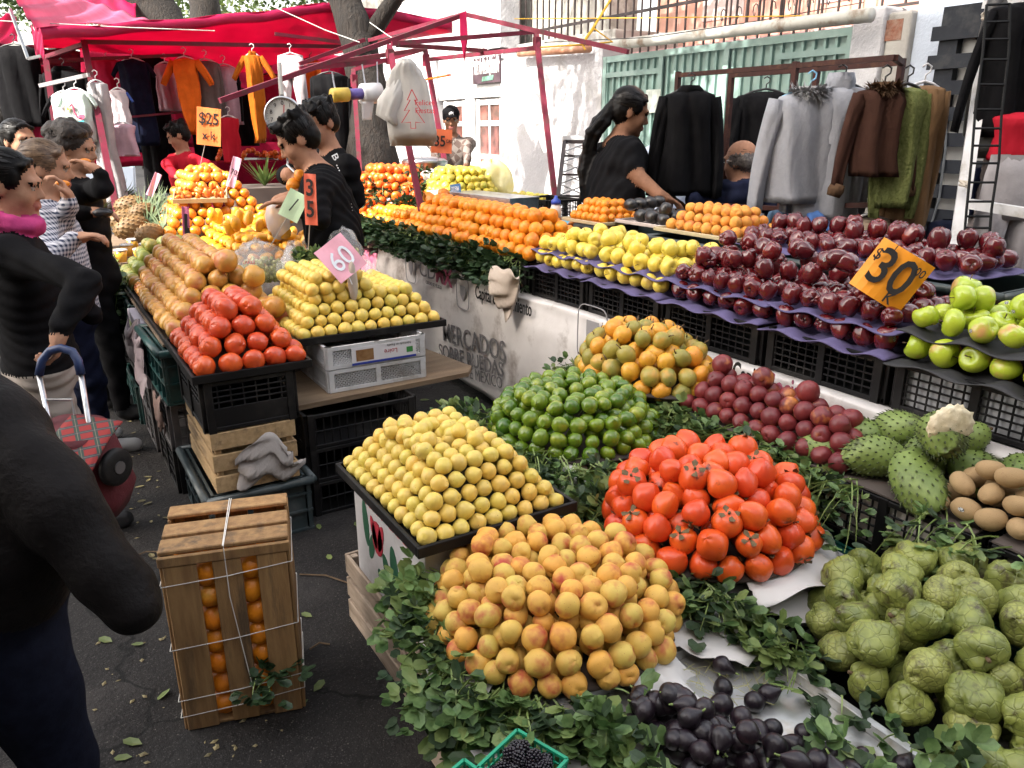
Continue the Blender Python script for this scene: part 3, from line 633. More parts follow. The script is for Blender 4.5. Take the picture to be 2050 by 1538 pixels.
AP='apples displayed on the market table'
# red apples, front row
for k,(a,b,s) in enumerate(((1.34,1.82,'right'),(1.84,2.36,'left'))):
    pulp(2.175,2.56,a-.01,b+.01,.880,'purple pulp tray under the lower row of red apples, %s crate'%s,seed=k)
    bed('red_apple',2.2,2.29,a,b,.884,.08,'dark red apple in the lower row between purple trays',AP,edge=1)
    pulp(2.215,2.62,a-.01,b+.01,.955,'purple pulp tray carrying the heap of red apples, %s half'%s,seed=k+3)
    bed('red_apple',2.225,2.6,a+.005,b-.005,.958,.074,'dark red apple in the front heap above purple trays',AP,zs=.95)
    for q in range(15): put('red_apple',(U(2.29,2.55),U(a+.03,b-.03),1.055+U(-.012,.012)),lie(),U(.95,1.05),'dark red apple in the front heap above purple trays','apple',AP)
    for q in range(6): put('red_apple',(U(2.36,2.54),U(a+.08,b-.06),1.118+U(-.01,.01)),lie(),U(.95,1.05),'dark red apple in the front heap above purple trays','apple',AP)
# yellow apples
for k,(a,b,s) in enumerate(((2.38,2.89,'right'),(2.91,3.39,'left'))):
    pulp(2.175,2.56,a-.01,b+.01,.880,'purple pulp tray under the lower row of yellow apples, %s crate'%s,seed=k+6)
    bed('yellow_apple',2.2,2.29,a,b,.884,.08,'yellow apple in the lower row between purple trays',AP,edge=1)
    pulp(2.215,2.62,a-.01,b+.01,.955,'purple pulp tray carrying the heap of yellow apples, %s half'%s,seed=k+9)
    bed('yellow_apple',2.225,2.6,a+.005,b-.005,.958,.08,'yellow apple in the heap between oranges and red apples',AP)
    for q in range(12): put('yellow_apple',(U(2.29,2.56),U(a+.03,b-.03),1.05+U(-.012,.012)),lie(),U(.95,1.05),'yellow apple in the heap between oranges and red apples','apple',AP)
    for q in range(0): put('yellow_apple',(U(2.4,2.56),U(a+.08,b-.06),1.11),lie(),1,'yellow apple in the heap between oranges and red apples','apple',AP)
# green apples
for k,(a,b,s) in enumerate(((.27,.79,'nearest'),(.81,1.32,'second'))):
    pulp(2.17,2.57,a-.01,b+.01,.880,'black pulp tray under the lower row of green apples, %s crate'%s,BLKT,seed=k,name='black_fruit_tray')
    bed('green_apple',2.185,2.29,a,b,.884,.086,'green apple in the lower row between black trays',AP,edge=1)
    pulp(2.21,2.62,a-.01,b+.01,.968,'black pulp tray carrying the heap of green apples, %s half'%s,BLKT,seed=k+3,name='black_fruit_tray')
    bed('green_apple',2.215,2.6,a+.005,b-.005,.972,.083,'green apple in the heap beside the orange crate',AP,zs=.92)
    for q in range(9): put('green_apple',(U(2.29,2.55),U(a+.04,b-.04),1.072+U(-.012,.012)),lie(),U(.95,1.05),'green apple in the heap beside the orange crate','apple',AP)
# back row: deep dark crates, trays on top at 1.05
DG=mat('dark_green_plastic',(.018,.03,.03),(.03,.045,.042),sc=6,rough=.4,c3=(.07,.08,.08),sc3=6); ORC=mat('orange_plastic',(.5,.09,.02),(.42,.07,.02),sc=5,rough=.4)
for k,(a,m,l) in enumerate(((.70,ORC,'orange stacking crate behind the green apples'),(1.30,DG,'dark green stacking crate behind the price card'),(1.90,DG,'dark green stacking crate behind the left red apples'),(2.50,BLUEP,'slate green stacking crate behind the yellow apples, right one'),(3.10,BLUEP,'slate green stacking crate behind the yellow apples, left one'))):
    solidcrate((2.72,a,.72),.56,.42,.31 if k else .27,m,l,'stacking crates behind the apples')
pulp(2.74,3.12,1.40,2.02,1.055,'purple pulp tray of red apples in the back row, right one',seed=1); pulp(2.74,3.12,2.03,2.52,1.055,'purple pulp tray of red apples in the back row, left one',seed=5)
bed('red_apple',2.76,3.1,1.42,2.5,1.06,.08,'dark red apple lying in the back row tray',AP)
for q in range(16): put('red_apple',(U(2.88,3.06),1.45+q*.063,1.155+U(-.01,.01)),(PI*(q%2)+U(-.25,.25),U(-.25,.25),U(0,6)),U(.95,1.06),'dark red apple standing on the back row tray','apple',AP)
pulp(2.66,3.0,.72,1.2,1.015,'black pulp tray of green apples over the orange crate',BLKT,2,'black_fruit_tray')
bed('green_apple',2.68,2.98,.75,1.18,1.02,.094,'green apple on the tray above the orange crate',AP)
CREAM=mat('cream_tray',(.5,.42,.26),(.45,.37,.22),sc=9,rough=.5); PINKT=mat('pale_pink_tray',(.5,.43,.4),rough=.5)
tray(2.74,3.06,2.50,3.03,1.058,'cream tray of apricots beside the back red apples',.018,CREAM)
pyramid('apricot',2.75,3.06,2.50,3.03,1.064,.061,3,'orange blushed apricot stacked on the cream tray','apricot','apricots on the back tray',dz=.66)
tray(2.80,3.1,3.05,3.42,1.058,'pale pink tray of dark avocados',.018,PINKT)
for q in range(16): put('avocado',(2.84+(q%4)*.068,3.09+(q//4%4)*.09,1.10+(.055 if q>11 else 0)+U(0,.01)),(PI/2+U(-.3,.3),U(-.3,.3),U(-.7,.7)),U(.9,1.08),'dark avocado on the pale pink tray','avocado','avocados on the back tray')
put('avocado',(2.86,3.10,1.15),(.2,.2,0),1,'dark avocado standing on end at the tray corner','avocado')
tray(2.70,3.02,3.44,3.80,1.04,'cream tray of small oranges in front of the ponytailed seller',.018,CREAM)
pyramid('orange',2.71,3.02,3.44,3.80,1.046,.055,3,'small orange on the cream tray before the ponytailed seller','orange','small oranges on the back tray',zs=.68,dz=.66)
# oranges along the far half of the table, on black crates with herbs
for k in range(4):
    y=3.42+k*.52; crate((2.2,y,.722),.5,.36,.15,BLACKP,'black grid crate under the oranges, number %s from the yellow apples'%('one','two','three','four')[k],CG,rows=5,cols=7)
WB=carton((2.2,5.5,.74),.5,.4,.12,'pale worn box under the far end of the oranges')
tag(MB().box((2.1,5.45,.715),(2.62,6.2,.735)).build('wooden_board',WOODT),'grey plank under the pale box at the table end','board')
OG='oranges stacked along the market table'
pyramid('orange',2.17,2.62,3.38,5.05,.885,.086,4,'bright orange stacked in the long row above hanging herbs','orange',OG,sx=(1,1),dz=.66,jit=.13,zs=1.04)
pyramid('orange',2.2,2.53,5.08,5.75,.872,.082,2,'bright orange in the low far end of the orange row','orange',OG,dz=.68)
for p in((2.5,4.98,1.12),(2.4,5.02,1.1)): put('orange',p,None,1.05,'bright orange stacked in the long row above hanging herbs','orange',OG)
for k in range(18): put('orange',(2.62+U(0,.2),U(3.4,4.4),.93+U(0,.1)),None,.95,'orange behind the main stack near the yellow apples','orange','loose oranges behind the stack')
for k,(a,b) in enumerate(((3.42,3.95),(3.95,4.5),(4.5,5.05),(5.05,5.45),(5.45,5.85))):
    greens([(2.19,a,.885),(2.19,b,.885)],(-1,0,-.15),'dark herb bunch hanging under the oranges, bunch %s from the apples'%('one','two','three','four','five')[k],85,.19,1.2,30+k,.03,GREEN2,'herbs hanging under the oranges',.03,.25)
# mandarins and small yellow apples behind
bx=carton((2.35,5.75,.0),1.3,.55,.78,'box stand under the far mandarins',mat('dark_card',(.1,.08,.07),rough=.8))
MG='mandarins piled at the far end of the table'
heap('mandarin',(2.72,6.35,.78),.52,.48,.08,'shiny red orange mandarin in the far leafy pile','mandarin',MG,.85,1.25,.2,shell=.55,zs=1.1,ok=lambda p:p.y-.5*p.x<5.35 or p.z>1.05)
heap('tangelo',(2.42,5.95,.74),.2,.2,.055,'tiny orange fruit at the foot of the mandarin pile','tangelo','tiny oranges at the mandarin pile foot',1,1.2,.2,zs=.6)
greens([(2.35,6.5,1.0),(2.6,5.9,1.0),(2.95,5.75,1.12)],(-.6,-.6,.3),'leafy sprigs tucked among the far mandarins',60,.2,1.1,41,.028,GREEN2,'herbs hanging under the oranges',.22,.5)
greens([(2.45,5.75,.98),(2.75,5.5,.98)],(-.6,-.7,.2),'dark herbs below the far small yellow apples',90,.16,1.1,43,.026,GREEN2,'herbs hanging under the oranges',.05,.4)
tag(MB().box((2.78,5.0,.72),(3.5,5.95,1.0)).build('carton',CARD,bevel=.005),'white carton under the far black tray of yellow apples','box')
tray(2.75,3.55,4.98,5.98,1.005,'long black tray of small yellow apples by the white wall',.035)
YG='small yellow apples on the far black tray'
heap('small_yellow_apple',(2.95,5.55,1.015),.34,.27,.066,'small yellow apple heaped on the far black tray','apple',YG,.8,1.15,.15)
bed('small_yellow_apple',3.2,3.5,5.0,5.5,1.012,.07,'small yellow apple at the thin end of the far tray',YG,rot=up)
# things lying among them
FILM=mat('clear_film',(.9,.9,.92),rough=.12,alpha=.22,spec=.8); YFILM=mat('yellow_film',(.75,.68,.3),(.85,.8,.45),sc=9,rough=.2,alpha=.6,tl=.3); WFILM=mat('white_film',(.8,.8,.82),(.7,.7,.72),sc=9,rough=.35,alpha=.85,tl=.4)
def bagblob(c,rx,ry,rz,name,label,m,seed,amp=.18,cat='plastic bag'):
    q=random.Random(seed); ks=[(q.randint(2,7),q.uniform(0,6),q.randint(2,6),q.uniform(0,6)) for _ in range(6)]
    mb=sph(lambda t,p: V((math.sin(t)*math.cos(p)*rx,math.sin(t)*math.sin(p)*ry,math.cos(t)*rz))*(1+amp*.5*sum(math.sin(a*t+b)*math.sin(cc*p+d) for a,b,cc,d in ks)/2),40,28)
    mb.v=[p+V(c) for p in mb.v]; return tag(mb.build(name,m,smooth=True),label,cat)
bagblob(PX(985,365,3.15)+V((0,0,.0)),.16,.2,.17,'plastic_bag','translucent yellow plastic bag crumpled over the small yellow apples',YFILM,3)
bagblob(PX(865,352,2.85),.06,.16,.05,'plastic_bag','crumpled white plastic bag beside the maroon pole',WFILM,5)
bagblob(PX(1100,480,2.5),.05,.07,.05,'plastic_bag','little clear plastic bag between the oranges and yellow apples',FILM,8)
mbx=thing('metal_box','long dented galvanised metal box behind the oranges','metal box',PX(985,395,2.72))
c=PX(985,400,2.72); c.z-=.02
M_=Matrix.Translation(c)@Matrix.Rotation(.1,4,'Z')
MB().box((-.12,-.36,-.055),(.12,.36,.05),0,M_).build('body',STEEL,mbx,bevel=.003); MB().box((-.125,-.365,.0505),(.125,.365,.058),0,M_).build('lid',STEEL,mbx,bevel=.002)
MB().box((-.128,.24,.0),(-.121,.29,.04),0,M_).build('latch',mat('latch_metal',(.2,.2,.21),rough=.4,metal=1),mbx); MB().tube([M_@V((-.13,.25,-.01)),M_@V((-.135,.265,-.025)),M_@V((-.13,.28,-.01))],.004,6).build('hasp',WIRE,mbx)
nb=paper(lambda u,v: PX(855+75*u,378+30*u+(1-u)*34*v-10*u,2.62+.12*v)+V((0,0,-.12*v)),'newspaper','folded newsprint sheet standing behind the oranges',10,10,mat('newsprint',(.6,.58,.55),(.45,.44,.42),sc=30,rough=.8),'paper')
bl=thing('blue_card','blue upside down price poster behind the oranges','sign',PX(912,385,2.7)); c=PX(912,386,2.64); M_=frame(c,(-.1,-1,.12),(.0,.1,.8)); MB().box((-.1,-.06,-.004),(.1,.06,0),0,M_).build('card',mat('blue_print',(.03,.12,.3),(.05,.16,.36),sc=9,rough=.6),bl)
WHT=mat('white_paint_mark',(.75,.75,.75),rough=.6)
M2=M_@Matrix.Rotation(PI,4,'Z')
text('PRECIO',M2@Matrix.Translation((0,-.03,.002)),.045,WHT,bl); text('Y',M2@Matrix.Translation((0,.0,.002)),.04,WHT,bl); text('CALIDAD',M2@Matrix.Translation((0,.03,.002)),.04,WHT,bl)
crate((2.95,4.35,.9),.4,.3,.2,BLACKP,'small black crate behind the metal box',rows=4,cols=6)
tag(MB().box((2.9,3.85,.72),(3.3,4.8,.9)).build('carton',mat('dark_card',(.1,.08,.07))),'dark box supporting the small crate and blue tray','box')
tray(2.62,2.95,3.84,4.2,.99,'light blue plastic tray behind the oranges',.02,mat('light_blue_plastic',(.08,.38,.55),(.1,.42,.6),sc=7,rough=.4))
c=PX(1112,455,2.68); bt=thing('squeeze_bottle','clear squeeze bottle of red powder with a blue cap','bottle',c)
MB().lathe([(.03,0),(.034,.005),(.034,.06)],18,c=c).build('powder',mat('chili',(.32,.09,.05),(.4,.15,.1),sc=60,rough=.8),bt,True)
MB().lathe([(.034,.06),(.034,.11),(.026,.13),(.026,.135)],18,c=c).build('bottle_body',mat('clear_plastic',(.7,.68,.66),rough=.2),bt,True)
MB().lathe([(.029,.135),(.029,.155),(.012,.17),(.008,.185)],18,c=c).build('cap',mat('blue_cap',(.02,.06,.4),rough=.35),bt,True)
pt=thing('cooking_pot','steel cooking pot with a lid behind the far mandarins','pot',PX(850,325,3.0)+V((0,0,-.12))); c=PX(850,325,3.0)+V((0,0,-.12))
MB().lathe([(.0,0),(.19,0),(.2,.01),(.2,.12),(.205,.125)],28,c=c).build('pot_body',STEEL,pt,True); MB().lathe([(.205,.127),(.17,.15),(.08,.165),(.0,.168)],28,c=c).build('lid',STEEL,pt,True)
MB().tube([c+V((-.03,0,.165)),c+V((-.03,0,.2)),c+V((.03,0,.2)),c+V((.03,0,.165))],.005,6).build('handle',STEEL,pt)
tag(MB().box((2.9,6.3,.0),(3.5,7.0,pt.location.z-.002)).build('carton',CARD),'white carton stand under the steel pot','box')
# crumpled paper hanging over the table edge
paper(lambda u,v: B(1000+55*u+30*v*(1-u)-15*v,530+22*u+75*v+22*math.sin(u*4)*v)+V((-.05-.05*math.sin(v*3)*math.sin(u*5+1),0,0)),'paper_sheet','crumpled beige paper hanging off the table edge beside the yellow apples',16,16,mat('kraft_paper',(.5,.42,.35),(.44,.37,.31),sc=9,rough=.8,bump=.003,bsc=20),amp=.014,seed=4)
card((1784,552),2.40,.175,.172,(.9,.33,.01),[('30',-.02,.02,.95,.012),('$',-.4,.2,.3,.015),('00',.36,.28,.22,.01),('K',.2,-.36,.3,.015),("l",-.22,.42,.2,.01)],'bright orange square price card reading 30 leaning over the red apples',tilt=-.5,pole=PZ(1760,620,1.0),lean=.1)
# ---------- lower tier in front of the banner
TG='black grid crates on the low front tier'
for k,((a,b),l) in enumerate(zip(((.30,.80),(.82,1.32),(1.34,1.84),(1.86,2.36)),('black grid crate under the brown kiwis','black grid crate lined with white paper under the soursops','black grid crate under the dark peaches','black grid crate hidden under the spotted orange granadillas'))):
    crate((1.84,a,.44),b-a,.27,.16,BLACKP,l,TG,rows=5,cols=7)
    if k<2: tag(MB().box((1.858,a+.03,.452),(1.87,b-.03,.585)).build('crate_liner',PAPER),'white paper liner inside the crate under the %s'%('kiwis','soursops')[k],'paper')
    tag(MB().box((1.845,a+.01,.604),(2.09,b-.01,.609)).build('crate_cover',mat('dark_card',(.1,.08,.07))),'dark board closing the crate under the %s'%('kiwis','soursops','dark peaches','granadillas')[k],'board')
solidcrate((1.80,.30,.16),.95,.30,.275,mat('sea_green_plastic',(.01,.09,.07),(.015,.11,.085),sc=5,rough=.35),'sea green crate under the soursop crate')
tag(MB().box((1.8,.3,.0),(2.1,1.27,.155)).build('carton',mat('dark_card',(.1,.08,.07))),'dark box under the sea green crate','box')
solidcrate((1.84,1.34,.2),1.0,.27,.235,BLACKP,'black stacking crate under the dark peaches')
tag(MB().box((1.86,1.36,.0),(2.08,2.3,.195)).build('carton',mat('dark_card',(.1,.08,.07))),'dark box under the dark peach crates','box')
for i,(x,y,z,r,s,v) in enumerate(((2.0,1.36,.65,(1.3,.2,1.4),.75,2),(1.9,1.33,.64,(1.4,.2,.3),.7,0),(2.1,1.02,.74,(1.2,.2,1),.75,2),(1.93,1.17,.67,(1.5,.2,.9),.92,0),(1.9,1.02,.66,(1.2,0,2.4),.98,1),(2.02,1.29,.67,(1.4,.3,.4),.95,2),(2.04,1.08,.68,(1.5,0,1.6),1.,0),(2.07,.96,.67,(1.3,.4,2.6),.95,1),(2.08,1.2,.71,(1.2,.2,.2),.9,2),(2.1,.86,.68,(1.3,.1,1.9),.9,0))):
    put('soursop',(x,y,z),r,s,('small soursop at the far back left of the pile','small soursop half hidden by the dark peaches','small soursop resting high behind the kiwis','dark green spiny soursop at the left of the soursop pile','largest pale green spiny soursop in front, stem towards viewer','small green soursop behind the left one','green soursop in the middle behind the largest','green soursop at the right of the pile behind the kiwis','small dark soursop under the cut one','soursop farthest right behind the kiwis')[i],'soursop','spiny soursops',v=v)
cs=thing('cut_soursop','soursop cut open with cream flesh lying on the pile','soursop',PZ(1885,868,.78),'spiny soursops')
me,kids=FR['soursop'][2]
o=bpy.data.objects.new('skin',me); link(o,cs); o.rotation_euler=(1.3,.5,2.2); o.scale=(.95,.95,.9)
FLESH=mat('soursop_flesh',(.62,.52,.32),(.7,.62,.45),sc=20,rough=.6,bump=.004,bsc=40)
fm_=relief(lambda t,p: P3(.054,t,p,1.05,.42,1.1),36,26,50,lambda a,b:.16*g(a,.09)-.05*g(b-a,.03),3); fm_.v=[Matrix.Rotation(-.55,3,'Z')@Matrix.Rotation(.7,3,'Y')@p+V((-.022,-.03,.034)) for p in fm_.v]
fm_.build('flesh',FLESH,cs,True,local=True)
KG='brown kiwis beside the soursops'
pyramid('kiwi',1.855,2.08,.52,.97,.61,.066,3,'brown kiwi in the pile at the right frame edge','kiwi',KG,jit=.1,rot=lambda:(U(1,2),U(-.5,.5),U(0,6)))
NG='dark peaches on the low front tier'
pyramid('dark_peach',1.84,2.12,1.20,1.92,.609,.062,3,'dark red peach in the stacked row before the table','peach',NG,dz=.7,jit=.08,zs=.9)
for p in ((1.97,1.80,.772),(1.97,1.62,.772),(1.98,1.45,.772)): put('dark_peach',p,None,1.02,'dark red peach in the stacked row before the table','peach',NG)
bs=basket((1.93,2.14,.60),.24,.05,'dark basket of spotted orange granadillas',mat('basket_dark',(.03,.022,.018),(.06,.04,.03),sc=30,rough=.7),.9,1.25)
GG='granadillas in the basket before the banner'
def gup(a): return (U(-.9,.9),U(-.9,.9),U(0,6))
heap('granadilla',(1.92,2.15,.63),.25,.19,.071,'spotted orange granadilla in the heap before the banner','granadilla',GG,.9,1.28,.12,rot=gup)
for k in range(6): put('granadilla',(1.93+U(-.1,.1),2.14+U(-.18,.18),.80+U(0,.015)),(U(-.5,.5),U(-.5,.5),U(0,6)),1,'spotted orange granadilla with a dry stem atop the heap','granadilla',GG,v=1+k%2)
# herbs along the low tier
greens([(1.84,1.95,.60),(1.84,1.62,.60)],(-1,-.2,0),'leafy herb bunch hanging below the left dark peaches',120,.19,1.2,51,.021)
greens([(1.84,1.64,.60),(1.84,1.28,.60)],(-1,-.3,0),'leafy herb bunch hanging below the right dark peaches',120,.19,1.2,52,.021)
greens([(1.80,2.42,.6),(1.72,2.25,.6),(1.72,2.0,.58)],(-1,-.3,.2),'leafy herb bunch between limes and granadillas',90,.14,1.,53,.02)
greens([(1.84,1.26,.60),(1.83,1.12,.61)],(-1,.1,.1),'thin herb stems trailing left of the soursops',36,.26,.9,54,.019)
greens([(1.83,.98,.60),(1.83,.72,.61)],(-1,-.2,.2),'herb sprigs hanging below the kiwis',34,.18,1.4,55,.02)
# ---------- lime basket
dk=mat('basket_dark',(.03,.022,.018)); WPAP=mat('white_paper',(.7,.68,.66),(.62,.6,.58),sc=6,rough=.75,bump=.0015,bsc=20,tl=.12)
basket((1.5,2.03,.50),.285,.05,'dark round basket holding green limes',dk)
LG='limes heaped on the round basket'
heap('lime',(1.5,2.03,.545),.298,.168,.0555,'green lime in the domed heap','lime',LG,1,1,.16,pw=2.0,zs=1.0)
crate((1.24,1.80,.25),.5,.55,.245,BLACKP,'black crate under the lime basket, upper one',rows=6,cols=9); crate((1.24,1.80,.0),.5,.55,.245,BLACKP,'black crate under the lime basket, lower one',rows=6,cols=9)
def sheet(c,R0,R1,a0,a1,z,drop,label,seed,tip=.0):
    q=random.Random(seed)
    def f(u,v):
        a=a0+(a1-a0)*u; r=R0+(R1-R0)*v*(1+tip*math.sin(u*PI*1.0)); return V((c[0]+r*math.cos(a),c[1]+r*math.sin(a),z-drop*v*v*(1+.6*math.sin(u*9+seed))+.006*math.sin(u*21+seed)*v))
    return paper(f,'paper_sheet',label,26,8,WPAP,amp=.004,seed=seed)
sheet((1.5,2.03),.2,.40,-2.5,-1.8,.552,.15,'white paper tip drooping under the front of the limes',1,.25)
sheet((1.5,2.03),.2,.40,-1.25,-.3,.552,.0,'white paper sheet poking out right of the limes',2,.2)
greens([(1.22,2.05,.56),(1.25,1.88,.56),(1.33,1.78,.55)],(-1,-.5,-.2),'leafy herb bunch drooping left of the limes',130,.2,1.3,61,.021)
greens([(1.28,2.3,.56),(1.2,2.12,.56)],(-1,.1,.3),'leafy herb bunch at the back left of the limes',80,.2,.8,62,.02)
greens([(1.33,1.78,.545),(1.45,1.73,.545)],(-.4,-1,-.3),'herb sprigs hanging over the paper below the limes',50,.2,1.7,63,.021)
greens([(1.66,1.79,.55),(1.75,1.98,.57),(1.7,2.2,.6)],(.6,-.6,.2),'leafy herb bunch between limes and dark peaches',80,.15,1.2,64,.02)
# ---------- persimmons
basket((1.45,1.335,.455),.265,.05,'dark round basket holding red persimmons',dk)
heap('persimmon',(1.45,1.33,.50),.29,.195,.073,'glossy red persimmon in the large heap','persimmon','persimmons heaped on white paper',1,1,.16,zs=.86,pw=2.0,rot=lambda a:(U(-1.0,1.0)+(PI if U(0,1)<.78 else 0),U(-.9,.9),U(0,6)))
sheet((1.45,1.33),.22,.335,-2.0,-.25,.502,.02,'white paper sheet wrapped under the persimmons',3,.12)
pb=carton((1.36,1.06,.18),.48,.40,.272,'white printed carton with barcode under the persimmons',rz=-.12)
def barcode(parent,M,n=26,w=.06,h=.016,seed=1):
    q=random.Random(seed); mb=MB(); x=0
    for k in range(n): ww=q.choice((.0008,.0014,.002)); mb.box((x,0,0),(x+ww,h,.0006),0,M); x+=ww+q.choice((.0008,.0012))
    mb.build('barcode',INK,parent)
def onbox(o,L,W,face,x,z):  # matrix on a carton face; face '-y' or '-x'; local coords from the base corner
    c=ORG[o.name][0]; R_=Matrix.Rotation(ORG[o.name][1],4,'Z')
    if face=='-y': return Matrix.Translation(c)@R_@frame((-W/2+x,-L/2-.0012,z),(1,0,0),(0,0,1))
    return Matrix.Translation(c)@R_@frame((-W/2-.0012,L/2-x,z),(0,-1,0),(0,0,1))
M_=onbox(pb,.48,.40,'-y',.07,.20); barcode(pb,M_,34,seed=2); text('2 LIN!',M_@Matrix.Translation((.15,-.005,0)),.03,INK,pb,ext=.0004); text('MADE IN USA   NET WT 25 LB',M_@Matrix.Translation((.13,.035,0)),.012,INK,pb,ext=.0004); text('X  44  K',M_@Matrix.Translation((.05,-.05,0)),.026,INK,pb,ext=.0004)
solidcrate((1.34,1.08,.0),.46,.42,.175,BLACKP,'black crate on the ground under the persimmon carton')
greens([(1.18,1.52,.5),(1.2,1.32,.48),(1.24,1.12,.47)],(-1,-.4,.1),'leafy herb bunch left of the persimmons',60,.17,1.2,65,.021)
greens([(1.17,1.2,.49),(1.25,1.09,.48)],(-.2,-1,-.1),'leafy herb bunch between peaches and persimmons',45,.12,1.2,66,.022)
greens([(1.22,1.52,.5),(1.32,1.6,.52)],(-.6,.5,.4),'herb sprigs behind the persimmons',60,.14,1.,67,.02)
# ---------- limas on the cactus box
TRAYL=tray(.665,1.11,1.50,2.06,.575,'black tray under the front stack of pale yellow limas',.028)
LMG='limas stacked on the front black tray'
pyramid('lima',.67,1.11,1.50,2.06,.582,.0475,5,'pale yellow lima in the front stepped stack','lima',LMG,dz=.68,sx=(1,1),jit=.07,zs=.89)
for k in range(16): put('lima',(.84+U(-.08,.08),1.80+U(-.12,.12),.752+U(-.005,.012)),None,.89,'pale yellow lima in the front stepped stack','lima',LMG)
cb=carton((.695,1.545,.245),.50,.40,.325,'white carton printed with a red flower and green cactus pads under the limas')
slatbox((.70,1.60,.0),.55,.40,.24,3,'slatted wooden crate on the ground under the cactus carton',WOODX,gap=.016)
CG1=mat('cactus_green',(.02,.1,.05),rough=.6); CR1=mat('carton_red',(.45,.03,.05),rough=.6)
def oval(cx,cz,a,b,rot,n=16):
    return [(cx+a*math.cos(2*PI*k/n)*math.cos(rot)-b*math.sin(2*PI*k/n)*math.sin(rot),cz+a*math.cos(2*PI*k/n)*math.sin(rot)+b*math.sin(2*PI*k/n)*math.cos(rot)) for k in range(n)]
M_=onbox(cb,.50,.40,'-x',0,0)
mg=MB(); mr=MB()
for a in((.09,.20,.022,.075,.1),(.13,.14,.02,.05,-.4),(.30,.12,.03,.10,.15),(.36,.10,.03,.085,-.25),(.25,.10,.025,.07,.5),(.42,.08,.025,.06,-.5),(.33,.04,.03,.05,0),(.2,.06,.022,.04,.8)): mg.prism(oval(*a),.001,M_)
for a in((.18,.19,.04,.055,0),(.155,.2,.018,.05,.35),(.205,.2,.018,.05,-.35)): mr.prism(oval(*a),.0012,M_@Matrix.Translation((0,0,.0008)))
mg.build('printed_cactus',CG1,cb); mr.build('printed_flower',CR1,cb)
text('TUNA VERDES',M_@Matrix.Translation((.25,.285,.001)),.05,CR1,cb,bold=.004,ext=.0004)
# ---------- peaches
basket((.925,1.30,.395),.275,.05,'dark round basket holding yellow peaches',dk)
PKG='peaches heaped on the round basket'
heap('peach',(.92,1.30,.435),.302,.185,.056,'yellow peach with red blush in the big heap','peach',PKG,1,1,.2,pw=1.7,shell=3,zs=.93)
sheet((.925,1.26),.22,.42,-.95,-.1,.445,.02,'white paper corner sticking out right of the peaches',5,.2)
sheet((.925,1.26),.22,.37,-1.6,-1.05,.445,.09,'white paper folded under the front of the peaches',6,.1)
sheet((.925,1.26),.22,.34,2.7,3.5,.44,.05,'white paper scrap at the left of the peaches',7,.1)
sheet((.925,1.26),.2,.36,.5,1.3,.455,-.05,'white paper corner rising behind the peaches',8,.2)
pc=carton((.70,1.02,.20),.46,.44,.19,'white carton with blue and yellow print under the peaches',rz=-.05)
for (a,b,mm) in((.005,.10,mat('box_yellow',(.6,.36,.02),rough=.6)),(.10,.125,mat('box_navy',(.02,.04,.16),rough=.6)),(-.0,.005,CARD)):
    if b>.006: MB().box((.30-b,0.01,-.0006),(.30-a,.17,.0004),0,onbox(pc,.46,.44,'-y',0,0)).build('printed_band',mm,pc)
text('0',onbox(pc,.46,.44,'-y',.235,.08),.13,INK,pc,bold=.008,ext=.0008); text('OTEL',onbox(pc,.46,.44,'-y',.12,.08),.07,mat('box_navy',(.02,.04,.16)),pc,bold=.004,ext=.0008)
barcode(pc,onbox(pc,.46,.44,'-y',.36,.10),18,seed=4)
slatbox((.66,1.0,.0),.46,.46,.195,2,'slatted wooden crate on the ground under the peach carton',WOODX)
greens([(.68,1.42,.46),(.64,1.25,.44),(.68,1.10,.43)],(-1,-.25,-.1),'thick herb bunch drooping left of the peaches',110,.16,1.4,71,.022)
greens([(.65,1.18,.43),(.70,1.07,.42),(.755,1.02,.42)],(-.6,-.8,-.2),'thick herb bunch hanging below the front of the peaches',130,.17,1.4,72,.024)
greens([(.77,1.03,.43),(.84,1.03,.43)],(-.1,-1,-.1),'herb sprigs along the front rim of the peach basket',24,.10,1.2,73,.023)
greens([(.7,1.5,.48),(.66,1.4,.46)],(-1,.3,.3),'herb sprigs between peaches and cactus carton',60,.14,1.,74,.021)
# ---------- figs
ALU=mat('aluminium_tray',(.55,.55,.54),(.45,.45,.44),sc=9,rough=.4,metal=.7,c3=(.4,.37,.3),sc3=14)
fb=thing('sheet_pan','worn aluminium sheet pan of figs in a black crate','tray',(1.02,.77,.40))
mb=MB().box((.78,.50,.40),(1.255,1.045,.404)); e=.018
for a,b in(((.78-e,.5-e,.40),(1.255+e,.5,.428)),((.78-e,1.045,.40),(1.255+e,1.045+e,.428)),((.78-e,.5,.40),(.78,1.045,.428)),((1.255,.5,.40),(1.255+e,1.045,.428))): mb.box(a,b)
mb.build('pan',ALU,fb,bevel=.004)
crate((.745,.465,.235),.62,.55,.155,BLACKP,'black crate under the fig pan',rows=4,cols=8)
tag(MB().box((.78,.48,.0),(1.26,1.04,.23)).build('carton',CARD),'white carton on the ground under the fig crate','box')
FG='figs lying on the aluminium pan'
def lief(): return (U(.9,2.2),U(-.6,.6),U(0,6.28))
q=0
for i in range(11):
    for j in range(9):
        x=.80+i*.041+U(-.008,.008); y=.53+j*.05+U(-.008,.008)
        if x-.79>.10+.62*(1.0-y)*1.0+.08: continue
        if x<.845 and y<.98: continue
        put('fig',(x,y,.425),lief(),U(.9,1.12),'dark purple fig in the pile on the pan','fig',FG)
for k in range(30):
    y=U(.56,.95); x=U(.87,.88+.5*(1.0-y)); put('fig',(x,y,.458+U(0,.006)),lief(),U(.9,1.1),'dark purple fig in the pile on the pan','fig',FG)
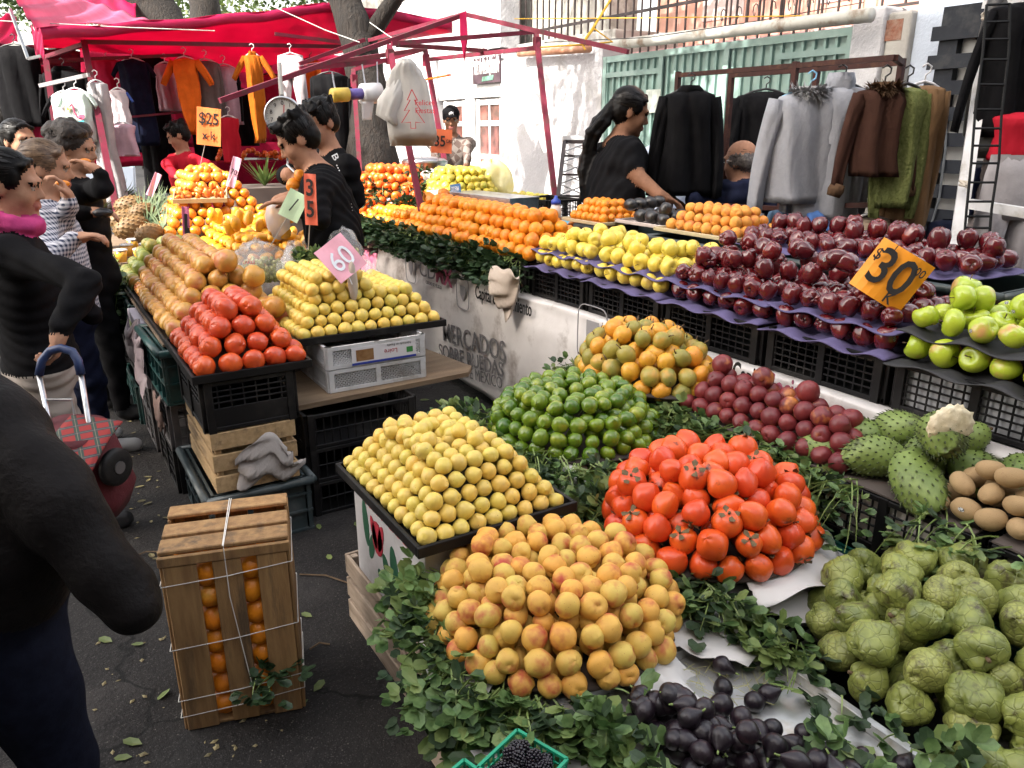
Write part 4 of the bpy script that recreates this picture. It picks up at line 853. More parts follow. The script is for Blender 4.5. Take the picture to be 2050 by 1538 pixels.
for k in range(9): y=U(.62,.9); put('fig',(U(.9,.9+.35*(1-y)),y,.49),lief(),1,'dark purple fig in the pile on the pan','fig',FG)
for i,(px,py) in enumerate(((1447,1333),(1538,1390),(1448,1378),(1510,1405))): put('fig',PZ(px,py,.425),lief(),1,('single dark fig lying apart at the far end of the pan','single dark fig lying apart at the right of the pan','brownish fig at the edge of the fig pile','dark fig in front of the lone right fig')[i],'fig',FG)
greens([(.80,.93,.42),(.81,.72,.42),(.84,.55,.42)],(-.5,.2,.4),'bushy herb bunch on the left side of the fig pan',70,.10,.9,81,.023,spread=.04)
greens([(1.05,.56,.425),(1.2,.62,.43)],(.3,.4,.3),'herb sprigs across the right side of the fig pan',12,.14,.9,82,.022)
# straw bits behind the figs
st=MB()
for k in range(70):
    p=V((U(1.0,1.2),U(.86,1.03),.41+U(0,.01))); a=U(0,6); st.tube([p,p+V((math.cos(a),math.sin(a),U(-.1,.3)))*U(.02,.05)],.0007,3)
tag(st.build('dry_straw',mat('straw',(.4,.36,.16),(.3,.3,.12),sc=50,rough=.8)),'bits of dry straw on the pan behind the figs','straw',kind='stuff')
# ---------- cherimoyas
crate((1.30,.40,.23),.66,.56,.155,BLACKP,'black crate under the cherimoyas',rows=4,cols=8)
tag(MB().box((1.33,.42,.0),(1.84,1.0,.225)).build('carton',CARD),'white carton on the ground under the cherimoya crate','box')
CHG='cherimoyas heaped in the right front corner'
heap('cherimoya',(1.63,.69,.395),.33,.17,.092,'knobbly green cherimoya in the front heap','cherimoya',CHG,.95,1.15,.14,dz=.68,zs=.86,pw=1.6,rot=lambda a:(U(.4,2.4),U(-.8,.8),U(0,6)))
for q in range(5): put('cherimoya',(1.33+.02*q,.50-.035*q,.43),(U(.8,2),U(-.5,.5),U(0,6)),1,'knobbly green cherimoya at the front edge by the herbs','cherimoya',CHG)
sheet((1.60,.74),.2,.42,1.5,2.2,.42,-.05,'white paper sheet behind the cherimoyas',9,.1)
sheet((1.60,.70),.2,.40,-2.4,-1.6,.395,.0,'white paper sheet in front of the cherimoyas',10,.1)
greens([(1.33,1.02,.43),(1.30,.9,.42)],(-1,.0,.3),'bushy herb bunch at the back left of the cherimoyas',38,.09,.9,83,.022,spread=.04)
greens([(1.29,.9,.41),(1.29,.7,.41)],(-.6,-.3,.3),'herb bunch between figs and cherimoyas',12,.09,.9,84,.022)
greens([(1.24,.62,.42),(1.32,.5,.42),(1.42,.42,.42)],(-.2,-.3,.3),'herb bunch at the very front below the cherimoyas',22,.13,1.0,85,.023)
# ---------- blackberries
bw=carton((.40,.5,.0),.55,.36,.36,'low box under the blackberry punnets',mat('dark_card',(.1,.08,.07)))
paper(lambda u,v: V((.56+.2*u,.62+.45*v,.385)),'paper_sheet','white paper on the corner beside the blackberries',8,8,WPAP,amp=.003,seed=12)
PG=mat('punnet_green',(.01,.3,.16),rough=.4)
for k,(x,y,rz) in enumerate(((.595,.93,.35),(.47,.92,.3))):
    root=thing('fruit_punnet',('green plastic punnet of blackberries, fully visible one','green plastic punnet of blackberries at the bottom frame edge')[k],'punnet',(x,y,.39),rot=rz)
    mb=MB(); s=.058
    for i in range(4):
        c0=V(((-1,-1),(1,-1),(1,1),(-1,1))[i]).to_3d(); c1=V(((-1,-1),(1,-1),(1,1),(-1,1))[(i+1)%4]).to_3d()
        mb.bar(c0*s+V((0,0,.07)),c1*s+V((0,0,.07)),.006,.006)
        for h in(.0,.025,.048): mb.bar(c0*(s-.006+h*.08)+V((0,0,h+.002)),c1*(s-.006+h*.08)+V((0,0,h+.002)),.003,.004)
        for q in range(9): a=c0.lerp(c1,q/8); mb.bar(a*(s-.006),a*s+V((0,0,.07)),.003,.003)
    mb.box((-s+.006,-s+.006,0),(s-.006,s-.006,.003)); mb.build('basket',PG,root,local=True)
    for q in range(46):
        lay=q//20; r=.044-.01*lay; p=V((U(-r,r),U(-r,r),.05+.017*lay)); p=Matrix.Rotation(rz,3,'Z')@p+V((x,y,.39))
        put('blackberry',p,None,U(.9,1.1),'black blackberry heaped in a green punnet','blackberry','blackberries in the punnets')
# ---------- left stall (island between aisle and sellers)
tray(.40,.81,2.80,3.40,.69,'black tray under the red grapefruits',.03)
RG='red grapefruits on the near tray'
pyramid('red_grapefruit',.40,.81,2.79,3.36,.697,.0835,4,'red orange grapefruit in the near stack','grapefruit',RG,dz=.69,jit=.08,zs=.92)
crate((.41,2.80,.495),.5,.35,.19,BLACKP,'black crate under the red grapefruits',rows=4,cols=7,solid_low=.45)
slatbox((.435,2.81,.25),.5,.29,.24,3,'pale wooden crate holding crumpled paper under the black crate',WOODH,gap=.02)
paper(lambda u,v: V((.50+.20*u+(.05*(1-v)*u),2.79-.012*math.sin(u*3)*math.sin(v*3)-.004,.275+.18*v*(1-.55*abs(u-.55)**1.3*1.6))),'paper_sheet','crumpled grey paper bulging out of the pale wooden crate',14,14,mat('grey_paper',(.42,.38,.36),(.36,.33,.31),sc=8,rough=.85,bump=.004,bsc=18),amp=.012,seed=9)
solidcrate((.405,2.82,.0),.55,.36,.235,BLUEP,'slate green crate on the ground under the pale wooden crate')
# stack seen along the aisle
AG='crates stacked along the aisle side'
for z,m,l in((.0,BLACKP,'black crate on the ground behind the slate green crate'),(.21,GREYP,'grey crate in the aisle stack under the teal crate')):
    crate((.36,3.42,z),.5,.36,.205,m,l,AG,rows=4,cols=6)
solidcrate((.37,3.40,.43),.5,.36,.245,TEALP,'tall teal crate facing the aisle beside the red grapefruits',rz=.03)
paper(lambda u,v: V((.345-.01*math.sin(v*3),3.45+.25*u,.42-.14*v)),'cardboard_flap','brown cardboard flap hanging below the teal crate',8,8,mat('brown_card',(.16,.1,.085),(.12,.075,.06),sc=8,rough=.85),'cardboard',amp=.008,seed=2)
for z,m,l in((.0,GREYP,'dusty pinkish grey crate on the ground under the printed carton'),(.17,GREYP,'dusty pinkish grey crate directly under the printed carton')): crate((.35,3.97,z),.42,.4,.165,m,l,AG,rows=4,cols=5)
vb=carton((.345,3.98,.34),.40,.40,.33,'pale lilac carton with green leaf pictures facing the aisle',mat('lilac_card',(.42,.38,.44),(.5,.46,.5),sc=4,rough=.7))
M_=onbox(vb,.40,.40,'-x',0,0); MB().prism([(.03,.12),(.22,.12),(.22,.28),(.03,.28)],.001,M_).build('printed_picture',mat('leaf_print',(.06,.14,.03),(.3,.33,.12),sc=22,rough=.6),vb)
MB().prism([(.24,.04),(.37,.04),(.37,.14),(.24,.14)],.001,M_).build('printed_picture',mat('dark_print',(.06,.05,.07),rough=.6),vb)
n=0
for k in range(5):
    for z in(.0,.225,.45):
        crate((.36+.01*(k%2)-(.03 if z==0 else 0),4.44+k*.56,z),.54,.4,.215,BLACKP if (k+int(z*10))%4 else TEALP,'black crate in the long dark aisle stack, row %s of five, %s'%(('nearest','second','middle','fourth','farthest')[k],{0:'bottom',.225:'middle',.45:'top'}[z]),AG,rows=4,cols=6)
paper(lambda u,v: V((.33-.02*v,3.75+.5*u,.66-.3*v*(1-.6*u))),'plastic_sheet','grey plastic sheet hanging below the yellow grapefruits',10,10,mat('grey_sheet',(.3,.24,.26),(.22,.18,.2),sc=8,rough=.5),'plastic sheet',amp=.02,seed=3)
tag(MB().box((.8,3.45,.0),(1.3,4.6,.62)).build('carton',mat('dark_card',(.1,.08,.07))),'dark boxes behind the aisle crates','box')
tag(MB().box((.38,3.42,.682),(1.3,4.85,.692)).build('display_board',WOODT),'dark board under the yellow grapefruits','board')
tag(MB().box((.38,4.86,.682),(1.75,7.5,.692)).build('display_board',WOODT),'dark board under the mangoes and pineapples','board')
tag(MB().box((.78,6.02,.693),(1.7,7.3,.798)).build('fruit_box',WOODT),'low dark box under the golden orange pyramid','box')
for x in(.95,1.65): tag(MB().box((x,5.0,.0),(x+.06,7.3,.68)).build('trestle',WOODT),'wooden trestle under the far fruit boards, %s one'%('aisle side' if x<1 else 'seller side'),'trestle')
tray(.40,.98,3.42,4.90,.69,'long black tray of yellow grapefruits',.022)
YGG='yellow grapefruits along the aisle'
pyramid('yellow_grapefruit',.40,.95,3.40,4.75,.697,.0885,5,'brownish yellow grapefruit in the long aisle stack','grapefruit',YGG,dz=.66,jit=.09,dyf=1.02)
put('yellow_grapefruit',(.70,3.55,1.0),None,1.12,'large brown grapefruit alone at the end of the top row','grapefruit',YGG)
put('yellow_grapefruit',(.80,3.50,.93),None,1.1,'large mottled grapefruit beside the red grapefruits','grapefruit',YGG); put('yellow_grapefruit',(.86,3.42,.8),None,1.1,'yellow grapefruit squeezed behind the red grapefruits','grapefruit',YGG)
pyramid('green_orange',.40,1.0,4.78,5.25,.697,.083,4,'green and yellow orange in the stack behind the grapefruits','orange','green oranges by the cups',dz=.68)
# mangoes
MGG='yellow mangoes in the middle of the left stall'
def mlie(): return (PI/2+U(-.3,.3),U(-.4,.4),U(-.5,.5)-.9)
pyramid('mango',.95,1.62,4.85,6.05,.692,.088,4,'yellow mango laid in the sloping rows','mango',MGG,dz=.62,jit=.12,rot=mlie,dyf=.9)
for k in range(26): put('mango',(1.08+U(-.06,.42),5.5+U(-.5,.35),.97+U(-.05,.05)),(PI+U(-.35,.35),U(-.35,.35),U(0,6)),U(1,1.1),'yellow mango standing upright on the mango pile','mango',MGG)
for k in range(14): put('mango',(1.55+U(-.1,.12),4.95+U(-.1,.75),.84+U(-.04,.1)),None,1,'reddish loose mango at the seller side of the pile','mango',MGG)
# golden pyramid
pyramid('tangelo',.80,1.66,6.05,7.25,.80,.084,7,'glossy golden orange in the tall far pyramid','orange','golden oranges in the far pyramid',dz=.72,jit=.06,zs=1.1,skip=lambda p,k:k<6 and p.y>6.8)
for k in range(22): put('tangelo',(1.23+U(-.10,.10),6.65+U(-.22,.22),1.225+U(0,.04)),None,1.05,'glossy golden orange in the tall far pyramid','orange','golden oranges in the far pyramid')
sp=thing('sample_tray','pale wooden tray of sliced fruit samples propped on the golden oranges','tray',PD(428,392,5.9)); c=PD(402,393,5.75); M_=frame(c,(1,-.25,0),(.2,.9,.25))@Matrix.Diagonal((.75,.78,.8,1))
mb=MB().box((-.24,-.15,-.008),(.24,.15,.0),0,M_)
for a,b in(((-.25,-.16,-.01),(.25,-.15,.03)),((-.25,.15,-.01),(.25,.16,.03)),((-.25,-.15,-.01),(-.24,.15,.03)),((.24,-.15,-.01),(.25,.15,.03))): mb.box(a,b,0,M_)
mb.build('tray_body',mat('pale_wood',(.45,.33,.18),(.38,.27,.14),sc=12,rough=.7),sp)
MB().tube([M_@V((0,-.1,-.01)),M_@V((0,-.1,-.01))+V((0,-.02,-.3))],.008,6).build('prop',INK,sp)
for k in range(46): put('fruit_slice',M_@V((U(-.21,.21),U(-.13,.13),.02+U(0,.05))),None,U(.8,1.15),'orange red fruit slice on the sample tray','fruit slice','fruit slices on the sample tray')
for k in range(12): put('small_yellow_apple',(.62+U(0,.25),7.15+U(-.2,.25),.76+.06*(k%3)),None,1.15,'yellow fruit heaped behind the pineapples','fruit','yellow fruits behind the pineapples')
# pineapples lie with their crowns towards the sellers
PNL=['pineapple lying nearest the plastic cups','pineapple lying second from the cups','pineapple lying third from the cups behind the reaching hand','pineapple lying fourth from the cups','pineapple farthest back beside the curly haired woman','small pineapple standing at the aisle edge by the cups','small pineapple at the aisle edge in the middle','pineapple stacked on the others']
PA=[(300,470,5.55),(262,455,5.85),(250,440,6.15),(262,412,6.5),(205,402,6.9),(200,488,5.45),(190,462,5.8),(285,425,6.0)]
for i,(px,py,D_) in enumerate(PA):
    p=PD(px,py,D_); p.z=max(p.z,.78)
    put('pineapple',p,(U(-.2,.2),PI/2-.12+U(-.15,.1),.3+U(-.4,.4)) if i<5 or i==7 else (U(-.6,.0),.5,U(0,6)),U(1.3,1.45) if i<5 else 1.15,PNL[i],'pineapple','pineapples at the aisle edge')
# juice cups
CUP=mat('juice_cup',(.55,.28,.03),(.6,.33,.05),sc=20,rough=.2); LID=mat('clear_lid',(.62,.62,.62),(.4,.4,.38),sc=40,rough=.15)
for i in range(9):
    c=PZ(242+38*(i%3)+12*(i//3),508-11*(i//3)-2*(i%3),.76); c.z=.705
    o=thing('plastic_cup','clear lidded cup of orange juice beside the pineapples','cup',c,'juice cups at the aisle edge')
    MB().lathe([(.03,0),(.042,.075)],16,c=c).build('cup_body',CUP,o,True); MB().lathe([(.045,.0752),(.044,.082),(.036,.087),(.0,.088)],16,c=c).build('lid',LID,o,True)
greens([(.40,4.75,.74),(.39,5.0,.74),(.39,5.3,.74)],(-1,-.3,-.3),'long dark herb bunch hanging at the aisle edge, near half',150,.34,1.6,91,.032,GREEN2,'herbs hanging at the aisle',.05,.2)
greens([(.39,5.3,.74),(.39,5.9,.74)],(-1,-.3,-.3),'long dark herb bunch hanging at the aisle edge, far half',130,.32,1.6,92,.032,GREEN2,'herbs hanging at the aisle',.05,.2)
# ---------- sweet lemons on white crates and dark crates
tray(.865,1.55,3.13,3.80,.685,'black tray under the sweet yellow lemons',.03)
SLG='sweet lemons stacked before the sellers'
pyramid('sweet_lemon',.87,1.55,3.13,3.80,.692,.0615,4,'pale yellow lemon in the wide stack before the sellers','lemon',SLG,dz=.69,jit=.05)
pyramid('sweet_lemon',.95,1.28,3.22,3.72,.86,.0615,2,'pale yellow lemon in the wide stack before the sellers','lemon',SLG,dz=.69,jit=.05)
def meshcrate(o,L,W,H,label):
    mb=MB(); x,y=-W/2,-L/2; t=.008
    for a,b,u in(((x,y),(x+W,y),0),((x,y+L),(x+W,y+L),0),((x,y),(x,y+L),1),((x+W,y),(x+W,y+L),1)):
        p=V((*a,0));q=V((*b,0));d=q-p;l=d.length;dd=d/l
        mb.bar(p+V((0,0,.008)),q+V((0,0,.008)),t*1.5,.016); mb.bar(p+V((0,0,H-.008)),q+V((0,0,H-.008)),t*1.5,.016)
        for e in(0,.5,1): c=p+dd*min(max(l*e,.012),l-.012); mb.bar(c,c+V((0,0,H)),.022,.014,up=(0,1,0) if u==0 else (1,0,0))
        s=.016; z0,z1=.016,H-.016; n=int((l+z1-z0)/s)
        for k in range(n):
            for sg in(0,1):
                a0=k*s-(z1-z0); pts=[]
                u0=max(a0,0.012);u1=min(a0+(z1-z0),l-.012)
                if u1-u0<.004: continue
                za=z0+(u0-a0);zb=z0+(u1-a0)
                if sg: u0,u1=l-u0,l-u1
                mb.bar(p+dd*u0+V((0,0,za)),p+dd*u1+V((0,0,zb)),.0045,.003)
    mb.box((x+.01,y+.01,.001),(x+W-.01,y+L-.01,.006))
    ob=bpy.data.objects.new('mesh_crate',mb.mesh('mesh_crate',WHITEP)); link(ob); ob.location=(o[0]+W/2,o[1]+L/2,o[2]); ORG[ob.name]=(V(ob.location),0)
    return tag(ob,label,'crate','white mesh crates')
meshcrate((.965,3.06,.478),.55,.45,.098,'white lattice plastic crate resting on the wooden board')
w2=meshcrate((.965,3.06,.580),.55,.45,.098,'white lattice plastic crate under the lemon tray, with a product label')
lb=MB(); M_=frame((1.07,3.05,.59),(1,0,0),(0,0,1)); MB().box((0,0,-.001),(.30,.075,.001),0,M_).build('label',mat('label_white',(.68,.66,.68),rough=.5),w2)
MB().box((.02,.012,.0012),(.10,.062,.0018),0,M_).build('label_picture',mat('label_brown',(.2,.09,.03),(.28,.15,.06),sc=50,rough=.6),w2); MB().box((.0,-.004,.0012),(.30,.006,.0018),0,M_).build('label_band',mat('label_blue',(.03,.05,.3),rough=.5),w2)
text('Fabricado en España',M_@Matrix.Translation((.22,.064,.002))@Matrix.Rotation(PI,4,'Z'),.014,INK,w2,ext=.0003); text('Loire',M_@Matrix.Translation((.18,.038,.002))@Matrix.Rotation(PI,4,'Z'),.03,CR1,w2,ext=.0003)
MB().box((.255,.02,.0012),(.285,.045,.0018),0,M_).build('label_patch',mat('label_green',(.05,.25,.06),rough=.5),w2)
wbd=MB(); out=[(.80,2.98),(1.62,3.02),(1.68,3.1),(1.66,3.22),(1.60,3.7),(.82,3.72)]
wbd.prism(out,.022,Matrix.Translation((0,0,.476))); tag(wbd.build('wooden_board',mat('old_plywood',(.22,.15,.09),(.15,.1,.06),sc=4,rough=.85,stretch=(1,6,20),bump=.003,bsc=40)),'old splintered plywood board under the white crates','board')
for k,z in enumerate((.0,.151,.302)): crate((.80,2.90,z),.55,.5,.148,BLACKP,'dark ribbed crate under the plywood board, %s'%('bottom one','middle one','top one')[k],'dark crates under the plywood',rows=2,cols=14,panels=2)
# grapes in film bags
def grapes(c,rx,ry,rz,n,label,seed,band=None,lett=True):
    q=random.Random(seed); root=thing('grape_bag',label,'grape bag',c,'bags of green grapes'); mb=MB()
    for k in range(n):
        d=V((q.gauss(0,1),q.gauss(0,1),q.gauss(0,1))).normalized()*q.uniform(.6,1); p=V(c)+V((d.x*rx*.85,d.y*ry*.85,d.z*rz*.7-rz*.2)); s_=sph(lambda t,a: P3(.0115,t,a,1,1,1.2)+p,8,6); mb.add(s_.v,s_.f)
    o=mb.build('grapes',m_grape,root,True); o['kind']='stuff'
    ks=[(q.randint(2,7),q.uniform(0,6),q.randint(3,8),q.uniform(0,6)) for _ in range(6)]
    b=sph(lambda t,p: V((math.sin(t)*math.cos(p)*rx*(1-.35*g(t,.7)),math.sin(t)*math.sin(p)*ry*(1-.35*g(t,.7)),math.cos(t)*rz*1.1+rz*.25*g(t,.9)))*(1+.05*sum(math.sin(a*t+e)*math.sin(f*p+h) for a,e,f,h in ks)),36,26)
    b.v=[p+V(c) for p in b.v]; b.build('film_bag',FILM,root,True)
    if lett: text('uvas',frame(V(c)+V((-rx*.5,-ry*.95,rz*.55)),(1,-.3,0),(0,.3,1)),.035,mat('red_letter',(.5,.05,.06)),root)
grapes(PD(520,535,4.05),.17,.15,.10,150,'large clear bag of green grapes beside the mangoes',1)
grapes(PD(590,548,3.95),.085,.09,.10,60,'clear bag of green grapes in the middle',2,lett=False)
grapes(PD(640,492,4.15),.09,.09,.11,60,'upright clear bag of green grapes in front of the sellers',3)
grapes(PD(690,510,4.0),.10,.09,.10,60,'clear bag of green grapes behind the pink card',4)
grapes(PD(500,585,3.75),.07,.07,.06,40,'small dark clear bag of grapes behind the lemons',5,lett=False)
grapes(PD(735,555,3.95),.06,.09,.06,30,'small clear bag of grapes right of the pink card',6,lett=False)
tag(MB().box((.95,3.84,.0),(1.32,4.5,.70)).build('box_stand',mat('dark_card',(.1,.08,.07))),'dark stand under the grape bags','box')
bagblob(PD(590,510,3.95),.05,.06,.07,'salad_bag','crumpled clear salad bag among the grapes',FILM,11); 
greens([PD(600,540,3.85),PD(635,520,3.85)],(-.2,-1,.6),'little green sprig in the salad bag before the grapes',30,.09,.4,93,.02)
# cards
card((418,254),5.75,.17,.27,(.85,.24,.06),[('$25',0,.2,.42,.012),('x k',0,-.24,.32,.01)],'orange price card on a tall stake above the golden oranges',tilt=-.12,pole=PD(398,345,5.9),face=(-.35,-1,0))
card((468,345),5.6,.06,.22,(.72,.4,.55),[('70',0,0,.25,.006)],'narrow pink price card beside the golden oranges',tilt=-.35,pole=PD(450,385,5.5))
card((308,370),6.0,.05,.19,(.72,.4,.55),[],'narrow pink card edge behind the pineapples',tilt=-.5,pole=PD(298,390,6.0))
card((373,460),4.6,.04,.27,(.62,.16,.3),[('l',0,.1,.6,.02),('l',.3,-.2,.6,.02)],'pink card seen edge on among the yellow grapefruits',tilt=-.08,pole=PD(370,500,4.6))
card((588,412),3.75,.10,.14,(.55,.75,.5),[('/',0,.0,.7,.004)],'pale green price card tilted on a white stake',tilt=-.5,pole=PD(540,495,3.9),face=(-.5,-1,.2))
card((622,400),3.6,.06,.235,(.8,.16,.09),[('3',0,.22,.45,.02),('5',0,-.2,.45,.02)],'red orange price card standing before the seller',tilt=-.05,pole=PD(617,500,3.7),face=(-.9,-1,0))
card((682,517),3.35,.15,.175,(.85,.42,.52),[('60',0,-.05,.75,.004)],'pink price card with white 60 leaning over the lemons',tilt=.62,pole=PD(705,570,3.35),face=(-.25,-1,.5),ink=mat('pale_blue_ink',(.72,.78,.85),rough=.6))
bagblob(PD(706,565,3.38)+V((0,0,0)),.022,.02,.09,'paper_cone','beige paper stick holding the pink price card',mat('kraft_paper',(.5,.42,.35)),3,.05,'paper')
# tied orange crate standing in the aisle
root=thing('orange_crate','wooden crate of oranges standing on end, tied with white string','crate',(.315,1.985,0),rot=-.27)
W_,D_,H_=.30,.26,.535
def pt(nm,mb,m): 
    ob=bpy.data.objects.new(nm,mb.mesh(nm,m)); link(ob,root); b=ob.modifiers.new('b','BEVEL'); b.width=.0025; b.segments=1; return ob
x0,x1=-W_/2,W_/2; y0,y1=-D_/2,D_/2
for k,(a,b,l) in enumerate(((x0,x0+.08,0),(-.033,.037,.004),(x1-.075,x1,.001))): pt('front_slat',MB().box((a,y0-.009,.002+l),(b,y0,H_-.03)),WOODC)
for k,(a,b) in enumerate(((x0,x0+.09),(-.045,.045),(x1-.09,x1))): pt('back_slat',MB().box((a,y1,.002),(b,y1+.009,H_)),WOODC)
for k,(a,b) in enumerate(((y0,y0+.068),(-.045,.022),(y1-.062,y1))):
    pt('top_slat',MB().box((x0-.008,a,H_),(x1+.008,b,H_+.012)),WOODC)
    for s in(-1,1): pt('side_slat',MB().box((x0-.009,a,.0),(x0,b,H_-.001)) if s<0 else MB().box((x1,a,.0),(x1+.009,b,H_-.001)),WOODC)
pt('header_board',MB().box((x0-.01,y0-.012,H_-.028),(x1+.01,y0,H_+.0)),WOODC); pt('bottom_board',MB().box((x0,y0,.0),(x1,y1,.01)),WOODC)
for a in(x0+.001,x1-.026):
    for b in(y0+.001,y1-.026): pt('corner_post',MB().box((a,b,.011),(a+.025,b+.025,H_-.002)),WOODC)
s=MB()
for z,dz in((.46,.018),(.27,.02),(.11,.016),(.058,.02)): 
    pts=[V((x0-.012,y1+.012,z)),V((x0-.012,y0-.013,z-.006)),V((0,y0-.013,z-.006+dz*.4)),V((x1+.012,y0-.013,z+dz)),V((x1+.012,y1+.012,z)),V((x0-.012,y1+.012,z))]; s.tube(pts,.0017,4)
s.tube([V((.005,y1,H_+.014)),V((.0,y0-.013,H_+.014)),V((.0,y0-.0145,.4)),V((.03,y0-.0145,.08))],.0017,4); s.tube([V((-.0,y1,H_+.0145)),V((-.002,y0-.013,H_+.0145))],.0017,4)
pt('string',s,mat('white_string',(.7,.68,.64),rough=.7))
Rz=Matrix.Rotation(-.27,3,'Z')
OCG='oranges packed in the tied crate'
for cx,n_,s0 in((-.051,7,.068),(.056,6,.07)):
    for k in range(7): put('orange',Rz@V((cx+U(-.006,.006),y0+.037,.045+k*.0685))+V((.315,1.985,0)),None,.95,'orange showing between the slats of the tied crate','orange',OCG)
for k in range(8): put('orange',Rz@V((x0+.05+(k%4)*.068,y0+.085+(k//4)*.09,H_-.043))+V((.315,1.985,0)),None,.88,'orange showing between the slats of the tied crate','orange',OCG)
greens([Rz@V((.05,y0-.01,.13))+V((.315,1.985,0)),Rz@V((.08,y0-.01,.12))+V((.315,1.985,0))],(0,-1,.2),'tuft of dark leaves caught in the crate string',14,.06,.8,95,.02,GREEN2)
# ---------- people: one continuous surface each, from a signed distance field
class SDF:
    def __init__(s): s.p=[]
    def cap(s,a,b,ra,rb=None,m=0,k=.02,bias=0,sub=False): s.p.append(('c',np.array(a,float),np.array(b,float),ra,ra if rb is None else rb,m,k,bias,sub)); return s
    def ell(s,c,r,R=None,m=0,k=.02,bias=0,sub=False): s.p.append(('e',np.array(c,float),np.array(r,float),np.eye(3) if R is None else np.array(R),None,m,k,bias,sub)); return s
    def dist(s,q,P):
        if q[0]=='c':
            a,b,ra,rb=q[1],q[2],q[3],q[4]; ba=b-a; L=max(ba@ba,1e-9); pa=P-a; h=np.clip((pa@ba)/L,0,1); return np.linalg.norm(pa-h[...,None]*ba,axis=-1)-(ra+(rb-ra)*h)
        u=(P-q[1])@q[3]; r=q[2]; k0=np.linalg.norm(u/r,axis=-1); k1=np.linalg.norm(u/(r*r),axis=-1)+1e-9; return k0*(k0-1)/k1
    def bounds(s,q):
        if q[0]=='c': r=max(q[3],q[4]); return np.minimum(q[1],q[2])-r,np.maximum(q[1],q[2])+r
        r=q[2].max(); return q[1]-r,q[1]+r
    def mesh(s,h):
        bs=[s.bounds(q) for q in s.p if not q[8]]; lo=np.min([b[0] for b in bs],0)-3*h; hi=np.max([b[1] for b in bs],0)+3*h
        n=np.ceil((hi-lo)/h).astype(int)+1; D=np.full(n,.5,np.float32)
        for q in s.p:
            k=q[6]; a,b=s.bounds(q); i0=np.clip(((a-k*1.5-2*h-lo)/h).astype(int),0,n-1); i1=np.clip(((b+k*1.5+2*h-lo)/h).astype(int)+2,1,n)
            sl=tuple(slice(i0[t],i1[t]) for t in range(3))
            ax=[lo[t]+h*np.arange(i0[t],i1[t]) for t in range(3)]; P=np.stack(np.meshgrid(*ax,indexing='ij'),-1); d=s.dist(q,P); E_=D[sl]
            if q[8]:
                hh=np.clip(.5-.5*(E_+d)/k,0,1); D[sl]=E_*(1-hh)-d*hh+k*hh*(1-hh)
            else:
                hh=np.clip(.5+.5*(E_-d)/k,0,1); D[sl]=E_*(1-hh)+d*hh-k*hh*(1-hh)
        S=D<0; c=[S[i:n[0]-1+i,j:n[1]-1+j,l:n[2]-1+l] for i in(0,1) for j in(0,1) for l in(0,1)]
        cnt=sum(x.astype(np.int8) for x in c); act=(cnt>0)&(cnt<8); idx=-np.ones(act.shape,np.int64); ii=np.argwhere(act); idx[act]=np.arange(len(ii))
        acc=np.zeros((len(ii),3));w=np.zeros(len(ii))
        offs=[np.array((i,j,l)) for i in(0,1) for j in(0,1) for l in(0,1)]
        for a in range(8):
            for b in range(a+1,8):
                if np.abs(offs[a]-offs[b]).sum()!=1: continue
                pa=ii+offs[a];pb=ii+offs[b]; da=D[pa[:,0],pa[:,1],pa[:,2]];db=D[pb[:,0],pb[:,1],pb[:,2]]; mk=(da<0)!=(db<0); t=np.where(mk,da/np.where(mk,da-db,1),0)
                acc+=np.where(mk[:,None],pa+(pb-pa)*t[:,None],0); w+=mk
        vs=lo+h*acc/w[:,None]
        F=[]
        for ax in range(3):
            o=[0,0,0];o[ax]=1; A=S[:n[0]-o[0],:n[1]-o[1],:n[2]-o[2]];B_=S[o[0]:,o[1]:,o[2]:]
            e=np.argwhere(A!=B_); b1,b2=[t for t in range(3) if t!=ax]
            e=e[(e[:,b1]>0)&(e[:,b2]>0)&(e[:,b1]<n[b1]-1)&(e[:,b2]<n[b2]-1)]
            def id_(d1,d2): f=e.copy(); f[:,b1]-=d1; f[:,b2]-=d2; return idx[f[:,0],f[:,1],f[:,2]]
            q=np.stack([id_(1,1),id_(0,1),id_(0,0),id_(1,0)],1); fl=A[e[:,0],e[:,1],e[:,2]]; 
            if ax==1: fl=~fl
            q[~fl]=q[~fl][:,::-1]; F.append(q)
        F=np.concatenate(F); F=F[(F>=0).all(1)]
        best=np.full(len(vs),1e9);mi=np.zeros(len(vs),int)
        for q in s.p:
            if q[8]: continue
            d=s.dist(q,vs)-q[7]; m_=d<best; best[m_]=d[m_]; mi[m_]=q[5]
        return vs,F,mi
SKIN=[mat('skin_tan',(.36,.19,.12),(.30,.15,.095),sc=26,rough=.62,spec=.15,bump=.0012,bsc=120),mat('skin_light',(.42,.23,.15),(.36,.19,.12),sc=26,rough=.62,spec=.15,bump=.0012,bsc=120),mat('skin_brown',(.25,.125,.075),(.2,.1,.06),sc=26,rough=.62,spec=.15,bump=.0012,bsc=120)]
LIP=mat('lips',(.3,.1,.08),rough=.45); EYE=mat('eye',(.05,.03,.022),(.35,.31,.28),sc=70,rough=.15); 
HAIRB=mat('black_hair',(.002,.0018,.0018),(.006,.005,.005),sc=60,spec=.12,rough=.45,stretch=(3,3,1)); HAIRBR=mat('brown_hair',(.045,.024,.014),(.16,.10,.06),sc=26,rough=.5,stretch=(2,2,5)); HAIRC=mat('curly_hair',(.008,.005,.004),(.03,.018,.012),sc=70,rough=.6,bump=.008,bsc=80); HAIRG=mat('greying_hair',(.03,.025,.024),(.14,.12,.11),sc=70,rough=.6)
HS_B=mat('black_hair_strand',(.004,.0035,.0035),(.012,.010,.009),sc=90,rough=.35,spec=.3); HS_BR=mat('brown_hair_strand',(.09,.05,.03),(.26,.17,.1),sc=40,rough=.4)
